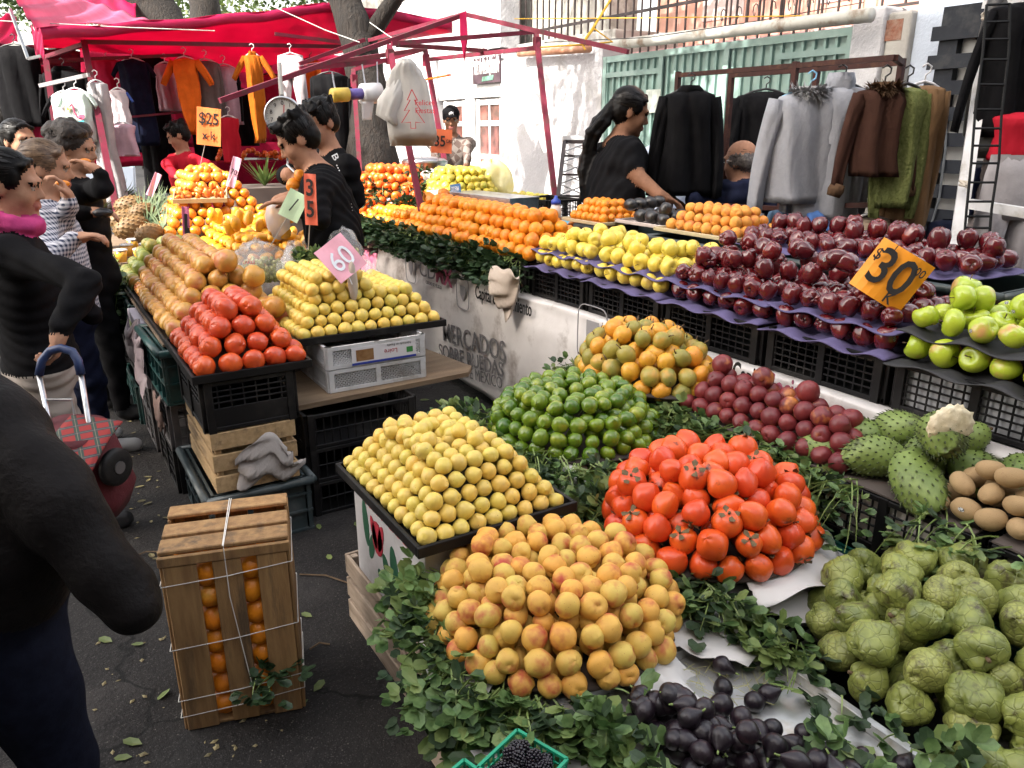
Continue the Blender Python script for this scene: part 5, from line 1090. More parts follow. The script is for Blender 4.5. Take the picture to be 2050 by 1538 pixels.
BLK=mat('black_cloth',(.004,.004,.005),spec=.08,c2=(.007,.007,.008),sc=14,rough=.85,bump=.002,bsc=40,sheen=0); NAVY=mat('navy_cloth',(.006,.008,.02),spec=.08,c2=(.010,.013,.032),sc=14,rough=.85,bump=.002,bsc=40,sheen=0); JEAN=mat('dark_denim',(.005,.006,.013),spec=.08,c2=(.008,.010,.02),sc=40,rough=.9,bump=.001,bsc=200); CREAMC=mat('cream_cloth',(.40,.36,.32),spec=.08,c2=(.34,.3,.27),sc=6,rough=.85,bump=.002,bsc=30); REDC=mat('red_cloth',(.42,.015,.03),spec=.08,c2=(.36,.012,.025),sc=8,rough=.8,bump=.002,bsc=40); CHAR=mat('charcoal_jacket',(.007,.006,.006),spec=.10,c2=(.011,.0095,.0095),sc=5,rough=.62,bump=.016,bsc=9); PINKC=mat('pink_scarf',(.5,.06,.2),spec=.08,c2=(.42,.05,.17),sc=20,rough=.85,bump=.003,bsc=60); SHOE=mat('dark_shoe',(.02,.02,.022),rough=.6); SOLE=mat('white_sole',(.5,.5,.5),rough=.6); BLUESH=mat('light_blue_shirt',(.45,.52,.66),spec=.08,c2=(.5,.56,.7),sc=6,rough=.8)
def ging():
    m,nt,b=nodes('gingham'); tc=N(nt,'ShaderNodeTexCoord'); sp=N(nt,'ShaderNodeSeparateXYZ'); nt.links.new(tc.outputs['Object'],sp.inputs[0]); L=nt.links
    def st(o,f):
        a=N(nt,'ShaderNodeMath',operation='MULTIPLY'); L.new(o,a.inputs[0]); a.inputs[1].default_value=f; s_=N(nt,'ShaderNodeMath',operation='SINE'); L.new(a.outputs[0],s_.inputs[0]); g_=N(nt,'ShaderNodeMath',operation='GREATER_THAN'); L.new(s_.outputs[0],g_.inputs[0]); g_.inputs[1].default_value=0; return g_.outputs[0]
    ad=N(nt,'ShaderNodeMath',operation='ADD'); L.new(sp.outputs[0],ad.inputs[0]); L.new(sp.outputs[1],ad.inputs[1])
    u=st(ad.outputs[0],320); v=st(sp.outputs[2],320); s2=N(nt,'ShaderNodeMath',operation='ADD'); L.new(u,s2.inputs[0]);L.new(v,s2.inputs[1])
    h=N(nt,'ShaderNodeMath',operation='MULTIPLY'); L.new(s2.outputs[0],h.inputs[0]); h.inputs[1].default_value=.5
    L.new(mixc(nt,h.outputs[0],(.55,.55,.6),(.02,.03,.07)),b.inputs['Base Color']); b.inputs['Roughness'].default_value=.85; return m
GING=ging()
def argyle():
    m,nt,b=nodes('argyle'); L=nt.links; tc=N(nt,'ShaderNodeTexCoord'); mp=N(nt,'ShaderNodeMapping'); mp.inputs['Rotation'].default_value=(0,.8,0); L.new(tc.outputs['Object'],mp.inputs[0]); ck=N(nt,'ShaderNodeTexChecker'); ck.inputs['Scale'].default_value=16; L.new(mp.outputs[0],ck.inputs[0]); ck.inputs[1].default_value=c4((.09,.06,.05)); ck.inputs[2].default_value=c4((.2,.17,.15)); L.new(ck.outputs[0],b.inputs[0]); b.inputs['Roughness'].default_value=.9; return m
ARG=argyle()
def dirv(deg): a=math.radians(deg); return V((math.sin(a),math.cos(a),0))
def hand(S,w,d,nrm,curl=.6,side=1,s=1.,m=0,spread=.0):
    """palm + four fingers + thumb; d along the hand, nrm = palm side, side=+1/-1 thumb side"""
    d=V(d).normalized(); nrm=V(nrm); nrm=(nrm-d*nrm.dot(d)).normalized(); x=d.cross(nrm)*side; w=V(w)
    R=np.array((tuple(x),tuple(d),tuple(nrm))).T
    S.ell(w+d*.048*s,(.040*s,.052*s,.017*s),R,m,.012); S.cap(w-d*.01,w+d*.03*s,.026*s,.027*s,m,.015)
    for i,(o,L) in enumerate(((-.029,.062),(-.010,.074),(.010,.078),(.029,.070))):
        p=w+d*.088*s+x*o*s; c=curl*(1+.08*i)
        for q,(l,r) in enumerate(((.5,.0095),(.3,.0088),(.24,.008))):
            a=c*(.55+.6*q); dd=d*math.cos(a)+nrm*math.sin(a)+x*o*spread*8; e=p+dd*L*l*s; S.cap(p,e,r*s,r*.93*s,m,.006); p=e
    p=w+d*.03*s+x*.032*s; e=p+(x*.6+d*.75+nrm*.45).normalized()*.042*s; S.cap(p,e,.0125*s,.0105*s,m,.01); e2=e+(d*.8+nrm*.5-x*.1).normalized()*.03*s; S.cap(e,e2,.0103*s,.0088*s,m,.006)
def head(S,H,yaw,pitch,roll,sc,hair,mats,seed=0):
    # mats: skin,hair,lip,eye,extra
    f=Matrix.Rotation(-math.radians(yaw),3,'Z')@Matrix.Rotation(math.radians(roll),3,'Y')@Matrix.Rotation(-math.radians(pitch),3,'X')
    L=lambda x,y,z: V(H)+f@V((x,y,z))*sc
    R=np.array(f); sk,hr,lp,ey,ex=mats; e=lambda c,r,m,k=.02,b=0,sub=False: S.ell(L(*c),[q*sc for q in r],R,m,k,b,sub); c_=lambda a,b,ra,rb,m,k=.01,bi=0: S.cap(L(*a),L(*b),ra*sc,rb*sc,m,k,bi)
    e((0,-.012,.04),(.073,.093,.08),sk); e((0,.02,-.02),(.061,.072,.086),sk,.02); e((0,.034,-.075),(.046,.048,.038),sk,.025); e((0,.074,-.1),(.018,.016,.015),sk,.02)
    for s in(-1,1):
        e((s*.036,.056,-.032),(.024,.024,.03),sk,.02); e((s*.031,.098,.0),(.017,.014,.012),sk,.012,0,True); e((s*.031,.0775,.0),(.0115,.011,.0065),ey,.003,.0); c_((s*.014,.0925,.021),(s*.047,.078,.020),.0032,.0022,hr,.004,.0004); c_((s*.016,.091,.0085),(s*.046,.079,.006),.0018,.0015,hr,.003,-.0005)
        e((s*.071,-.014,-.012),(.008,.017,.027),sk,.01); e((s*.0115,.095,-.033),(.0075,.009,.007),sk,.008)
    c_((-.036,.08,.026),(.036,.08,.026),.012,.012,sk,.02); c_((0,.086,.012),(0,.106,-.026),.007,.0098,sk,.012)
    c_((-.019,.087,-.06),(.019,.087,-.06),.0075,.0075,lp,.006,.002); c_((-.015,.087,-.069),(.015,.087,-.069),.0075,.0075,lp,.006,.002)
    q=random.Random(seed)
    if hair in('short','quiff','bun','pony','tied'):
        e((0,-.022,.052),(.080,.095,.082),hr,.012,.002); e((0,-.05,.0),(.073,.066,.075),hr,.015,.002)
        for s in(-1,1): e((s*.066,.012,.032),(.014,.03,.035),hr,.01,.003)
    if hair in('short','quiff'):
        for k in range(34):
            a=q.uniform(-1,1); x=.06*a; c_((x,.03+.04*(1-a*a)*q.random(),.105-.02*a*a),(x+q.uniform(-.02,.02),.085-.02*a*a,.098+q.uniform(-.012,.03 if hair=='quiff' else .012)-.02*a*a),.016,.007,hr,.008,.002)
            t=q.uniform(0,6.28); c_((.06*math.cos(t),-.03+.07*math.sin(t),.1),(.07*math.cos(t),-.03+.08*math.sin(t),.118+q.uniform(-.01,.015)),.018,.008,hr,.01,.002)
    if hair in('bun','tied'):
        b=(0,-.115,.055) if hair=='bun' else (0,-.13,.0)
        for k in range(14): d=V((q.gauss(0,1),q.gauss(0,1),q.gauss(0,1))).normalized()*.024; c_((b[0]+d.x,b[1]+d.y,b[2]+d.z),(b[0]-d.y,b[1]+d.z,b[2]+d.x),.024,.02,hr,.008)
        for k in range(10): x=q.uniform(-.06,.06); c_((x,.06,.1-abs(x)*.4),(x*.4,-.1,.05),.012,.01,hr,.006)
    if hair=='pony':
        for k in range(12): x=q.uniform(-.06,.06); c_((x,.055,.105-abs(x)*.5),(x*.4,-.1,.02),.012,.012,hr,.006)
        for k in range(9):
            o=q.uniform(-.03,.03);o2=q.uniform(-.02,.02); pts=[(o*.3,-.105,.02)]+[(o*(1+.3*math.sin(t*1.3+k))+.0,-.125-.04*math.sin(t*.55)+o2+.012*math.sin(t*2+k),-.02-.07*t) for t in range(1,8)]
            for a,b in zip(pts,pts[1:]): c_(a,b,.022,.02,hr,.012)
    if hair=='curly':
        e((0,-.02,.05),(.082,.098,.088),hr,.02)
        for k in range(110):
            d=V((q.gauss(0,1),q.gauss(0,1),q.gauss(0,1))).normalized()
            if d.y>.35 and d.z<.35: continue
            if d.z<-.5: continue
            e((d.x*.098,-.025+d.y*.105,.052+d.z*.088),(q.uniform(.018,.03),)*3,hr,.012,.002)
    if hair=='bald':
        for s in(-1,1): e((s*.058,-.02,.01),(.022,.055,.042),hr,.01,.003)
        e((0,-.06,-.0),(.074,.048,.062),hr,.012,.003)
        for s in(-1,1): c_((s*.076,.0,.01),(s*.056,.088,.005),.0035,.003,ex,.002,.003)
    if hair=='cap':
        e((0,-.03,-.0),(.074,.07,.05),hr,.012); e((0,-.012,.052),(.084,.102,.078),ex,.008,.004); S.ell(L(0,.105,.045),[.062*sc,.062*sc,.009*sc],R,ex,.012,.003); e((0,.09,.066),(.022,.01,.014),5,.004,.004)
    if hair=='long':
        e((0,-.022,.05),(.082,.096,.084),hr,.012,.002)
        for s in(-1,1): c_((s*.06,-.01,.05),(s*.078,-.03,-.12),.03,.03,hr,.02)
        e((0,-.06,-.06),(.075,.05,.11),hr,.02)
    return f
def strands(o,H,f,sc,style,m,seed=0):
    q=random.Random(seed+50); mb=MB(); base=ORG[o.name][0]; C=V((0,-.022,.05)); rad=V((.084,.099,.086))
    if style=='curly': rad=V((.105,.115,.10))
    n={'curly':420,'bald':60}.get(style,520)
    for k in range(n):
        d=V((q.gauss(0,1),q.gauss(0,1),q.gauss(.5,1))).normalized()
        if d.z<-.35 or (d.y>.62 and d.z<.55): continue
        if style=='bald' and d.z>.3: continue
        if style in('short','quiff'): fl=V((d.x*.3+q.uniform(-.5,.5),1.0 if d.z>.45 else -.1,-.2 if d.z>.45 else -1))
        elif style=='curly': fl=V((q.uniform(-1,1),q.uniform(-1,1),q.uniform(-1,.6)))
        else: fl=V((-d.x*.4,-1,-.15))
        L=q.uniform(.02,.045) if style in('short','bald') else q.uniform(.035,.07); pts=[]; u=d.copy(); lift=q.uniform(1.0,1.035)
        for j in range(6):
            pts.append(C+V((u.x*rad.x,u.y*rad.y,u.z*rad.z))*(lift+(.03*j/5 if style=='quiff' and d.y>.2 else 0)))
            t=(fl-u*fl.dot(u)); t=t.normalized() if t.length>1e-3 else V((1,0,0))
            if style=='curly': t=(t*math.cos(j*1.4+k)+u.cross(t)*math.sin(j*1.4+k)); lift+=q.uniform(-.02,.035)
            u=(u+t*(L/5/.09)).normalized()
        vs=[]
        for j,c in enumerate(pts):
            w=pts[min(j+1,5)]-pts[max(j-1,0)]; s_=w.cross(c-C).normalized()*(.0019*(1-.75*j/5)); vs+=[c-s_,c+s_]
        vs=[H+f@(v_*sc) for v_ in vs]; mb.add(vs,[(2*j,2*j+1,2*j+3,2*j+2) for j in range(5)])
    mb.build('hair_strands',m,o,True)
def person(label,Hp,yaw,pitch=0,hair='short',skin=0,hairm=None,top=BLK,pants=BLK,byaw=None,sc=1.,arms=(),sleeve='long',pelvis=None,h=.008,foot=True,extra=None,ex=None,seed=0,roll=0,wide=1.,seat=False,neckoff=(0,0,0),fold=.0026,shoe=SHOE,kids=None,legs=True,cloth='sweater'):
    """arms: (side, elbow, wrist, hand dir, palm normal, curl, thumb side)"""
    S=SDF(); H=V(Hp) if len(Hp)==3 and not isinstance(Hp,tuple) else PD(*Hp); by=yaw if byaw is None else byaw
    f=dirv(by); r=V((f.y,-f.x,0)); mats=[SKIN[skin],hairm or HAIRB,LIP,EYE,ex or BLK,WHT,top,pants,shoe]
    hf=head(S,H,yaw,pitch,roll,sc,hair,(0,1,2,3,4),seed)
    nb=H-f*.035*sc+V((0,0,-.165*sc))+V(neckoff)
    S.cap(H+V((0,0,-.06*sc))-dirv(yaw)*.02,nb+V((0,0,-.01)),.052*sc,.060*sc,0,.02)
    pv=V(pelvis) if pelvis is not None else nb+V((0,0,-.50*sc))+f*.02
    up=(nb-pv).normalized()
    ch=nb-up*.20*sc+f*.012; sh=[nb-up*.065*sc+r*s*.165*sc*wide for s in(-1,1)]
    Rt=np.array((tuple(r),tuple(up.cross(r)),tuple(up))).T
    S.cap(sh[0],sh[1],.066*sc,.066*sc,6,.05); S.ell(ch,(.185*sc*wide,.125*sc,.20*sc),Rt,6,.05); S.ell(pv+up*.16*sc,(.165*sc*wide,.118*sc,.17*sc),Rt,6,.05); S.ell(pv+up*.03,(.178*sc*wide,.13*sc,.14*sc),Rt,6,.04)
    S.cap(nb-up*.02-r*.03,nb-up*.02+r*.03,.062*sc,.062*sc,6,.02,-.012)
    if legs:
        for i,s in enumerate((-1,1)):
            hp=pv+r*s*.092*sc-V((0,0,.05)); S.ell(pv-V((0,0,.03)),(.172*sc*wide,.128*sc,.11*sc),Rt,7,.03,-.004)
            if seat: kn=hp+f*.40+V((0,0,-.03)); an=kn+V((0,0,-kn.z+.09))+f*.03
            else: an=V((hp.x+r.x*s*.02+f.x*.04*s,hp.y+r.y*s*.02+f.y*.04*s,.085)); kn=hp.lerp(an,.5)+f*.02
            S.cap(hp,kn,.088*sc,.064*sc,7,.03); S.cap(kn,an,.062*sc,.045*sc,7,.02)
            if foot: S.cap(an+V((0,0,-.04)),an+f*.14+V((0,0,-.05)),.042,.034,8,.015)
    for (s,el,wr,hd,pn,cu,th) in arms:
        el=V(el);wr=V(wr); a=sh[0 if s<0 else 1]; d=(wr-el).normalized()
        if sleeve=='long': S.cap(a,el,.062*sc,.050*sc,6,.03); S.cap(el,wr-d*.015,.05*sc,.036*sc,6,.015,.004)
        elif sleeve=='fold': S.cap(a,el,.062*sc,.050*sc,6,.03); S.cap(el,el.lerp(wr,.25),.05*sc,.046*sc,6,.015,.003); S.cap(el,wr,.043*sc,.028*sc,0,.01)
        else:
            m_=a.lerp(el,.72); S.cap(a,m_,.066*sc,.064*sc,6,.03,.002); S.cap(a,el,.052*sc,.044*sc,0,.012); S.cap(el,wr,.043*sc,.030*sc,0,.02)
        if hd is not None: hand(S,wr,hd,pn,cu,th,sc*.95,0)
    if extra: extra(S,H,nb,pv,f,r,up)
    vs,F,mi=S.mesh(h)
    # folds on the clothes
    q=np.random.RandomState(seed+3); cl=(mi>=6)|(mi==4); n_=np.zeros((len(vs),3)); 
    a,b,c=vs[F[:,0]],vs[F[:,1]],vs[F[:,2]]; fn=np.cross(b-a,c-a)
    for k in range(4): np.add.at(n_,F[:,k],fn)
    n_/=np.linalg.norm(n_,axis=1)[:,None]+1e-9
    w=sum(np.sin(vs@(q.normal(0,1,3)*np.array((13,13,17))*(1+.8*t))+q.uniform(0,6)+2.4*np.sin(vs@q.normal(0,7,3)+q.uniform(0,6))) for t in range(4))
    vs=vs+n_*(w*fold*cl)[:,None]*np.clip((1.9-0)*1,0,1)
    hr=(mi==1); w2=sum(np.sin(vs@q.normal(0,130,3)+q.uniform(0,6)) for t in range(4)); vs=vs+n_*(w2*.0006*hr)[:,None]
    base=V((pv.x,pv.y,0)); me=bpy.data.meshes.new('person'); me.from_pydata((vs-np.array(base)).tolist(),[],F.tolist())
    for m in mats: me.materials.append(m)
    me.polygons.foreach_set('material_index',mi[F[:,0]].astype(np.int32)); me.polygons.foreach_set('use_smooth',np.ones(len(F),bool)); me.update()
    o=bpy.data.objects.new('person',me); link(o); o.location=base; ORG[o.name]=(base,0)
    tag(o,label,'person')
    if hair!='cap': strands(o,H,hf,sc,hair,{HAIRB:HS_B,HAIRBR:HS_BR}.get(mats[1],HAIRC),seed)
    return o,nb,pv,f,r,up,sh
UPV=V((0,0,1))
# woman with the pink scarf, pulling a shopping trolley
def scarf(S,H,nb,pv,f,r,up):
    for k in range(10):
        a0,a1=2*PI*k/10,2*PI*(k+1)/10; p=lambda a: nb+r*.085*math.cos(a)+f*(.075*math.sin(a)+.02)+V((0,0,.035-.02*math.sin(a))); S.cap(p(a0),p(a1),.030,.030,4,.012,.004)
person('woman in a black sweater and pink scarf pulling a shopping trolley behind her',(22,372,2.75),108,8,'bun',1,HAIRB,BLK,CREAMC,byaw=92,sc=.97,h=.008,arms=((1,PD(172,565,2.55),PD(118,662,2.45),(-.25,.0,-1),(-1,.2,0),1.2,1),(-1,PD(150,600,2.95),PD(190,640,3.0),None,None,0,1)),ex=PINKC,extra=scarf,seed=1,wide=1.08)
# plaid woman
person('woman in a checked navy and white shirt eating a slice of orange',(95,338,3.5),104,6,'tied',1,HAIRBR,GING,NAVY,byaw=95,sc=.97,arms=((-1,PD(118,455,3.5),PD(140,402,3.35),(-.25,.05,1),(-1,0,.3),1.0,1),(1,PD(95,520,3.25),PD(150,478,3.3),(.9,-.3,.15),(0,0,-1),.9,1)),seed=2,wide=1.05,shoe=SOLE)
tag(sph(lambda t,p: P3(.03,t,p,1,.45,.5)+PD(125,368,3.36),12,8).build('orange_slice',MATS['orange_skin'],smooth=True),'slice of orange held at the mouth of the woman in the checked shirt','fruit slice')
person('woman with big curly dark hair and black cardigan biting an orange slice',(150,300,3.95),118,8,'curly',1,HAIRC,BLK,BLK,byaw=100,sc=.97,arms=((-1,PD(205,378,3.75),PD(200,345,3.72),(-.7,.35,.55),(-.5,.2,-.8),.6,-1),(1,PD(140,430,3.8),PD(178,425,3.8),(.9,-.2,0),(0,0,-1),.8,1)),seed=3)
tag(sph(lambda t,p: P3(.028,t,p,1,.45,.5)+PD(170,323,3.80),12,8).build('orange_slice',MATS['orange_skin'],smooth=True),'slice of orange at the mouth of the curly haired woman','fruit slice')
tag(bagblob(PD(206,426,3.75),.045,.03,.022,'wallet','black wallet in the hand of the curly haired woman',mat('black_leather',(.012,.012,.014),rough=.4),2,.08,'wallet'))
person('dark haired woman looking out between the other women at the left edge',(40,284,4.8),150,0,'tied',0,HAIRB,BLK,BLK,sc=1.03,h=.009,seed=4)
person('distant man in a dark jacket at the far left edge',(22,242,7.6),110,0,'short',2,HAIRB,CHAR,BLK,sc=1.,h=.012,seed=5)
def glasses(S,H,nb,pv,f,r,up): pass
person('clothes seller in a red sweatshirt and glasses bending his head',(357,272,7.2),290,22,'short',0,HAIRB,REDC,BLK,byaw=250,sc=1.0,h=.010,seed=6,wide=1.05,arms=((1,PD(335,330,7.0),PD(350,352,6.9),(.5,-.5,-.3),(0,0,-1),.6,1),(-1,PD(412,330,7.2),PD(395,355,7.0),(-.5,-.5,-.3),(0,0,-1),.6,-1)))
# the two fruit sellers
o,nb,pv,f,r,up,sh=person('fruit seller in a black hoodie looking down while filling a plastic bag',(597,281,4.05),292,30,'quiff',0,HAIRB,BLK,BLK,byaw=300,sc=1.08,h=.0075,pelvis=tuple(PD(672,470,4.15)),neckoff=tuple(RT*.075+V((0,0,.01))),arms=((-1,PD(640,440,3.85),PD(585,402,3.85),(-1,.35,-.05),(0,0,-1),.35,-1),(1,PD(650,415,4.45),PD(598,388,4.2),(-1,-.1,-.1),(0,.2,-1),.5,1)),seed=7,fold=.003)
t0=PD(676,325,3.86); M_=frame(t0,PD(705,385,3.92)-t0,PD(690,310,3.9)-t0); text('B ...',M_,.06,WHT,o,bold=.0008); 
M_=frame(PD(704,415,3.95),(.12,0,-1),(.85,-.5,.1)); text('· · ·',M_,.03,WHT,o)
person('second fruit seller behind, black long sleeved shirt, holding oranges',(641,247,4.45),258,18,'short',0,HAIRB,BLK,BLK,byaw=262,sc=1.05,h=.008,neckoff=tuple(RT*.03),sleeve='fold',arms=((1,PD(572,352,4.55),PD(582,348,4.3),(.2,-.25,-1),(1,0,-.2),1.1,1),(-1,PD(712,400,4.5),PD(690,430,4.5),None,None,0,1)),seed=8)
for i,(a,b) in enumerate(((603,352),(588,372))): put('orange',PD(a,b,4.2),None,1.0,('orange held in the hand of the second seller','lower orange gripped by the second seller')[i],'orange')
bagblob(PD(556,440,3.95),.06,.06,.10,'plastic_bag','thin plastic bag of mangoes held open by the seller',mat('milky_film',(.75,.72,.72),rough=.3,alpha=.5,tl=.3),21,.08)
for i,(a,b) in enumerate(((566,447),(548,462),(570,468))): put('mango',PD(a,b,3.97),None,.8,'mango inside the bag held by the seller','mango','mangoes in the held bag')
# passer-by with a cap, ponytailed seller, seated man
person('man in a black and white cap and patterned brown sweater walking by the white wall',(903,240,7.6),205,8,'cap',2,HAIRB,ARG,BLK,sc=1.02,h=.010,seed=9,ex=BLK,arms=((-1,PD(935,290,7.5),PD(935,325,7.4),(0,0,-1),(0,-1,0),.3,1),(1,PD(866,285,7.5),PD(872,322,7.4),(0,0,-1),(0,-1,0),.3,1)))
person('seller in a black polo shirt with a long black ponytail reaching down',(1262,226,4.75),118,16,'pony',2,HAIRB,BLK,BLK,byaw=105,sc=1.12,h=.008,sleeve='short',neckoff=tuple(RT*-.05),pelvis=tuple(PD(1232,420,4.75)),wide=1.08,arms=((1,PD(1268,345,4.55),PD(1322,392,4.45),(.7,-.3,-.3),(0,0,-1),.5,1),(-1,PD(1290,350,4.95),PD(1335,395,4.8),(.8,-.2,-.3),(0,0,-1),.5,-1)),seed=10,fold=.003)
def hood(S,H,nb,pv,f,r,up):
    S.ell(nb-f*.075+V((0,0,-.03)),(.13,.07,.10),np.array((tuple(r),tuple(f),(0,0,1))).T,6,.04)
    for k in range(9): a=PI*(.9+1.2*k/8); S.cap(nb+r*.105*math.cos(a)+f*.10*math.sin(a)+V((0,0,.03)),nb+r*.105*math.cos(a+.47)+f*.10*math.sin(a+.47)+V((0,0,.03)),.03,.03,6,.02)
person('balding man in a navy hooded jacket seated with his back turned',(1482,324,4.78),352,6,'bald',0,HAIRG,NAVY,NAVY,byaw=20,sc=1.05,h=.009,extra=hood,ex=STEEL,seat=True,wide=1.25,seed=11,arms=((-1,PD(1390,400,4.7),PD(1390,430,5.0),None,None,0,1),(1,PD(1548,405,4.75),PD(1530,430,5.0),None,None,0,1)))
person('person in a light blue shirt mostly hidden behind the black hanging coat',(1345,245,5.9),20,0,'short',0,HAIRB,BLUESH,NAVY,sc=1.0,h=.012,seed=12)
# big figure at the left frame edge
S_=None
def near(S,H,nb,pv,f,r,up): pass
person('person in a charcoal quilted jacket and dark jeans walking out at the left edge',PD(-420,560,1.32),20,0,'tied',0,HAIRB,CHAR,JEAN,byaw=25,sc=1.0,h=.0055,wide=1.0,seed=13,pelvis=tuple(PD(-95,1270,1.32)),arms=((1,PD(105,1000,1.2),PD(255,1205,1.22),None,None,0,1),(-1,PD(-240,1000,1.3),PD(-220,1200,1.3),None,None,0,1)),fold=.0024,
 extra=lambda S,H,nb,pv,f,r,up:(S.cap(PD(-150,770,1.24),PD(-25,850,1.22),.085,.07,6,.05),S.cap(PD(-25,850,1.22),PD(110,1000,1.2),.068,.062,6,.03),S.cap(PD(110,1000,1.2),PD(258,1205,1.22),.062,.044,6,.02),S.cap(PD(248,1186,1.22),PD(262,1212,1.222),.047,.048,6,.008),S.ell(PD(-40,1070,1.28),(.165,.13,.16),np.array((tuple(r),tuple(f),(0,0,1))).T,6,.05)))
# shopping trolley
tr=thing('shopping_trolley','red tartan shopping trolley with a blue padded handle pulled by the woman','trolley',(-.05,2.45,0)); T=lambda px,py,d=2.42: PD(px,py,d)
def tart():
    m,nt,b=nodes('tartan'); L=nt.links; tc=N(nt,'ShaderNodeTexCoord'); sp=N(nt,'ShaderNodeSeparateXYZ'); L.new(tc.outputs['Object'],sp.inputs[0])
    def st(o,f,th):
        a=N(nt,'ShaderNodeMath',operation='MULTIPLY'); L.new(o,a.inputs[0]); a.inputs[1].default_value=f; s_=N(nt,'ShaderNodeMath',operation='SINE'); L.new(a.outputs[0],s_.inputs[0]); return mrange(nt,s_.outputs[0],th,th+.05)
    ad=N(nt,'ShaderNodeMath',operation='ADD'); L.new(sp.outputs[1],ad.inputs[0]); L.new(sp.outputs[2],ad.inputs[1])
    c=mixc(nt,st(sp.outputs[0],130,.55),(.25,.02,.018),(.03,.05,.04)); c=mixc(nt,st(ad.outputs[0],130,.55),c,(.04,.04,.05)); c=mixc(nt,st(sp.outputs[0],130,.985),c,(.5,.42,.25)); c=mixc(nt,st(ad.outputs[0],130,.985),c,(.5,.42,.25)); L.new(c,b.inputs[0]); b.inputs['Roughness'].default_value=.8; return m
hp=[T(78,752),T(84,722),T(100,703),T(122,697),T(145,704),T(156,722),T(162,750)]; MB().tube(hp,.0135,10).build('handle_grip',mat('navy_grip',(.015,.03,.09),(.02,.04,.12),sc=20,rough=.4),tr,True)
MB().tube([T(78,750),T(100,850),T(125,1050)],.0085,8).tube([T(162,750),T(182,870),T(215,1050)],.0085,8).build('tube_frame',STEEL,tr,True)
MB().tube([T(95,800),T(145,800),T(150,830)],.005,6).build('bag_frame',STEEL,tr)
c=T(150,915,2.44); M_=frame(c,RT+V((0,0,-.06)),FW+V((0,0,.15)))
BAG=mat('red_bag',(.10,.008,.014),(.07,.006,.011),sc=9,rough=.8,bump=.003)
b_=MB().loft([(M_@V((.0,0,.10)),M_.to_3x3()@V((.09,0,0)),M_.to_3x3()@V((0,.10,0))),(M_@V((.01,0,.02)),M_.to_3x3()@V((.105,0,0)),M_.to_3x3()@V((0,.11,0))),(M_@V((.04,0,-.12)),M_.to_3x3()@V((.11,0,0)),M_.to_3x3()@V((0,.11,0))),(M_@V((.04,.0,-.19)),M_.to_3x3()@V((.085,0,0)),M_.to_3x3()@V((0,.085,0)))],32,pw=.55); b_.build('bag',BAG,tr,True)
MB().grid(lambda u,v: M_@V((-.02+.16*u,-.16+.22*v,.115-.05*(1-v)**2-.012*u*u)),8,8).build('flap',tart(),tr,True,solid=.006)
for k,(px,py) in enumerate(((232,935),(165,1010))):
    c=T(px,py,2.4+.1*k); Mw=frame(c,FW*.9+RT*.3,UPV); mw=MB(); mw.lathe([(.02,-.015),(.052,-.015),(.06,-.008),(.06,.008),(.052,.015),(.02,.015)],28,M=Mw.to_3x3(),c=c); w_=mw.build('wheel',BLACKP,tr,True); MB().lathe([(.0,-.018),(.02,-.018),(.02,.018),(.0,.018)],14,M=Mw.to_3x3(),c=c).build('hub',GREYP,w_)
# ---------- ground, street, buildings, trees
ASPH=mat('asphalt',(.014,.0125,.0125),(.024,.022,.021),sc=2.2,spec=.25,rough=.85,bump=.009,bsc=55,c3=(.042,.038,.036),sc3=3.1)
nt=ASPH.node_tree; b_=nt.nodes['Principled BSDF']; lk=b_.inputs['Base Color'].links[0].from_socket; g_=N(nt,'ShaderNodeTexCoord')
def spk(base,sc_,th,colr,amt):
    vo=N(nt,'ShaderNodeTexVoronoi'); vo.inputs['Scale'].default_value=sc_; nt.links.new(g_.outputs['Object'],vo.inputs['Vector']); return mixc(nt,mrange(nt,vo.outputs['Distance'],th*.5,th,amt,0),base,colr)
cc=spk(spk(lk,130,.32,(.07,.066,.062),.7),41,.10,(.16,.15,.13),.8)
vo=N(nt,'ShaderNodeTexVoronoi',feature='DISTANCE_TO_EDGE'); vo.inputs['Scale'].default_value=.9; nz_=N(nt,'ShaderNodeTexNoise'); nz_.inputs['Scale'].default_value=5; nt.links.new(g_.outputs['Object'],nz_.inputs['Vector']); ma_=N(nt,'ShaderNodeVectorMath',operation='MULTIPLY_ADD'); nt.links.new(nz_.outputs['Color'],ma_.inputs[0]); ma_.inputs[1].default_value=(.35,.35,.35); nt.links.new(g_.outputs['Object'],ma_.inputs[2]); nt.links.new(ma_.outputs[0],vo.inputs['Vector'])
cc=mixc(nt,mrange(nt,vo.outputs['Distance'],.003,.009,.8,0),cc,(.004,.004,.004)); nt.links.new(cc,b_.inputs['Base Color'])
gd=MB().grid(lambda u,v: V((-40+80*u,-30+120*v,0)),8,8).build('ground',ASPH); tag(gd,'dark worn asphalt of the market street',kind='structure')
SW=MB().box((4.55,-6,.0),(5.6,30,.13)); tag(SW.build('sidewalk',mat('concrete',(.3,.29,.28),(.22,.21,.2),sc=3,rough=.85,bump=.003)),'concrete pavement along the white wall',kind='structure')
LEAFB=mat('dry_leaf',(.25,.22,.1),(.16,.12,.06),sc=30,rough=.7,rnd=.4); LEAFG=mat('fallen_green_leaf',(.11,.16,.04),(.16,.19,.06),sc=30,rough=.6,rnd=.3)
def lit(p,s,m,lab,grp):
    mb=MB(); a=U(0,6); leaf(mb,V(p),V((math.cos(a),math.sin(a),.05)),V((U(-.3,.3),U(-.3,.3),1)),s,s*.45); tag(mb.build('fallen_leaf',m),lab,'leaf',grp)
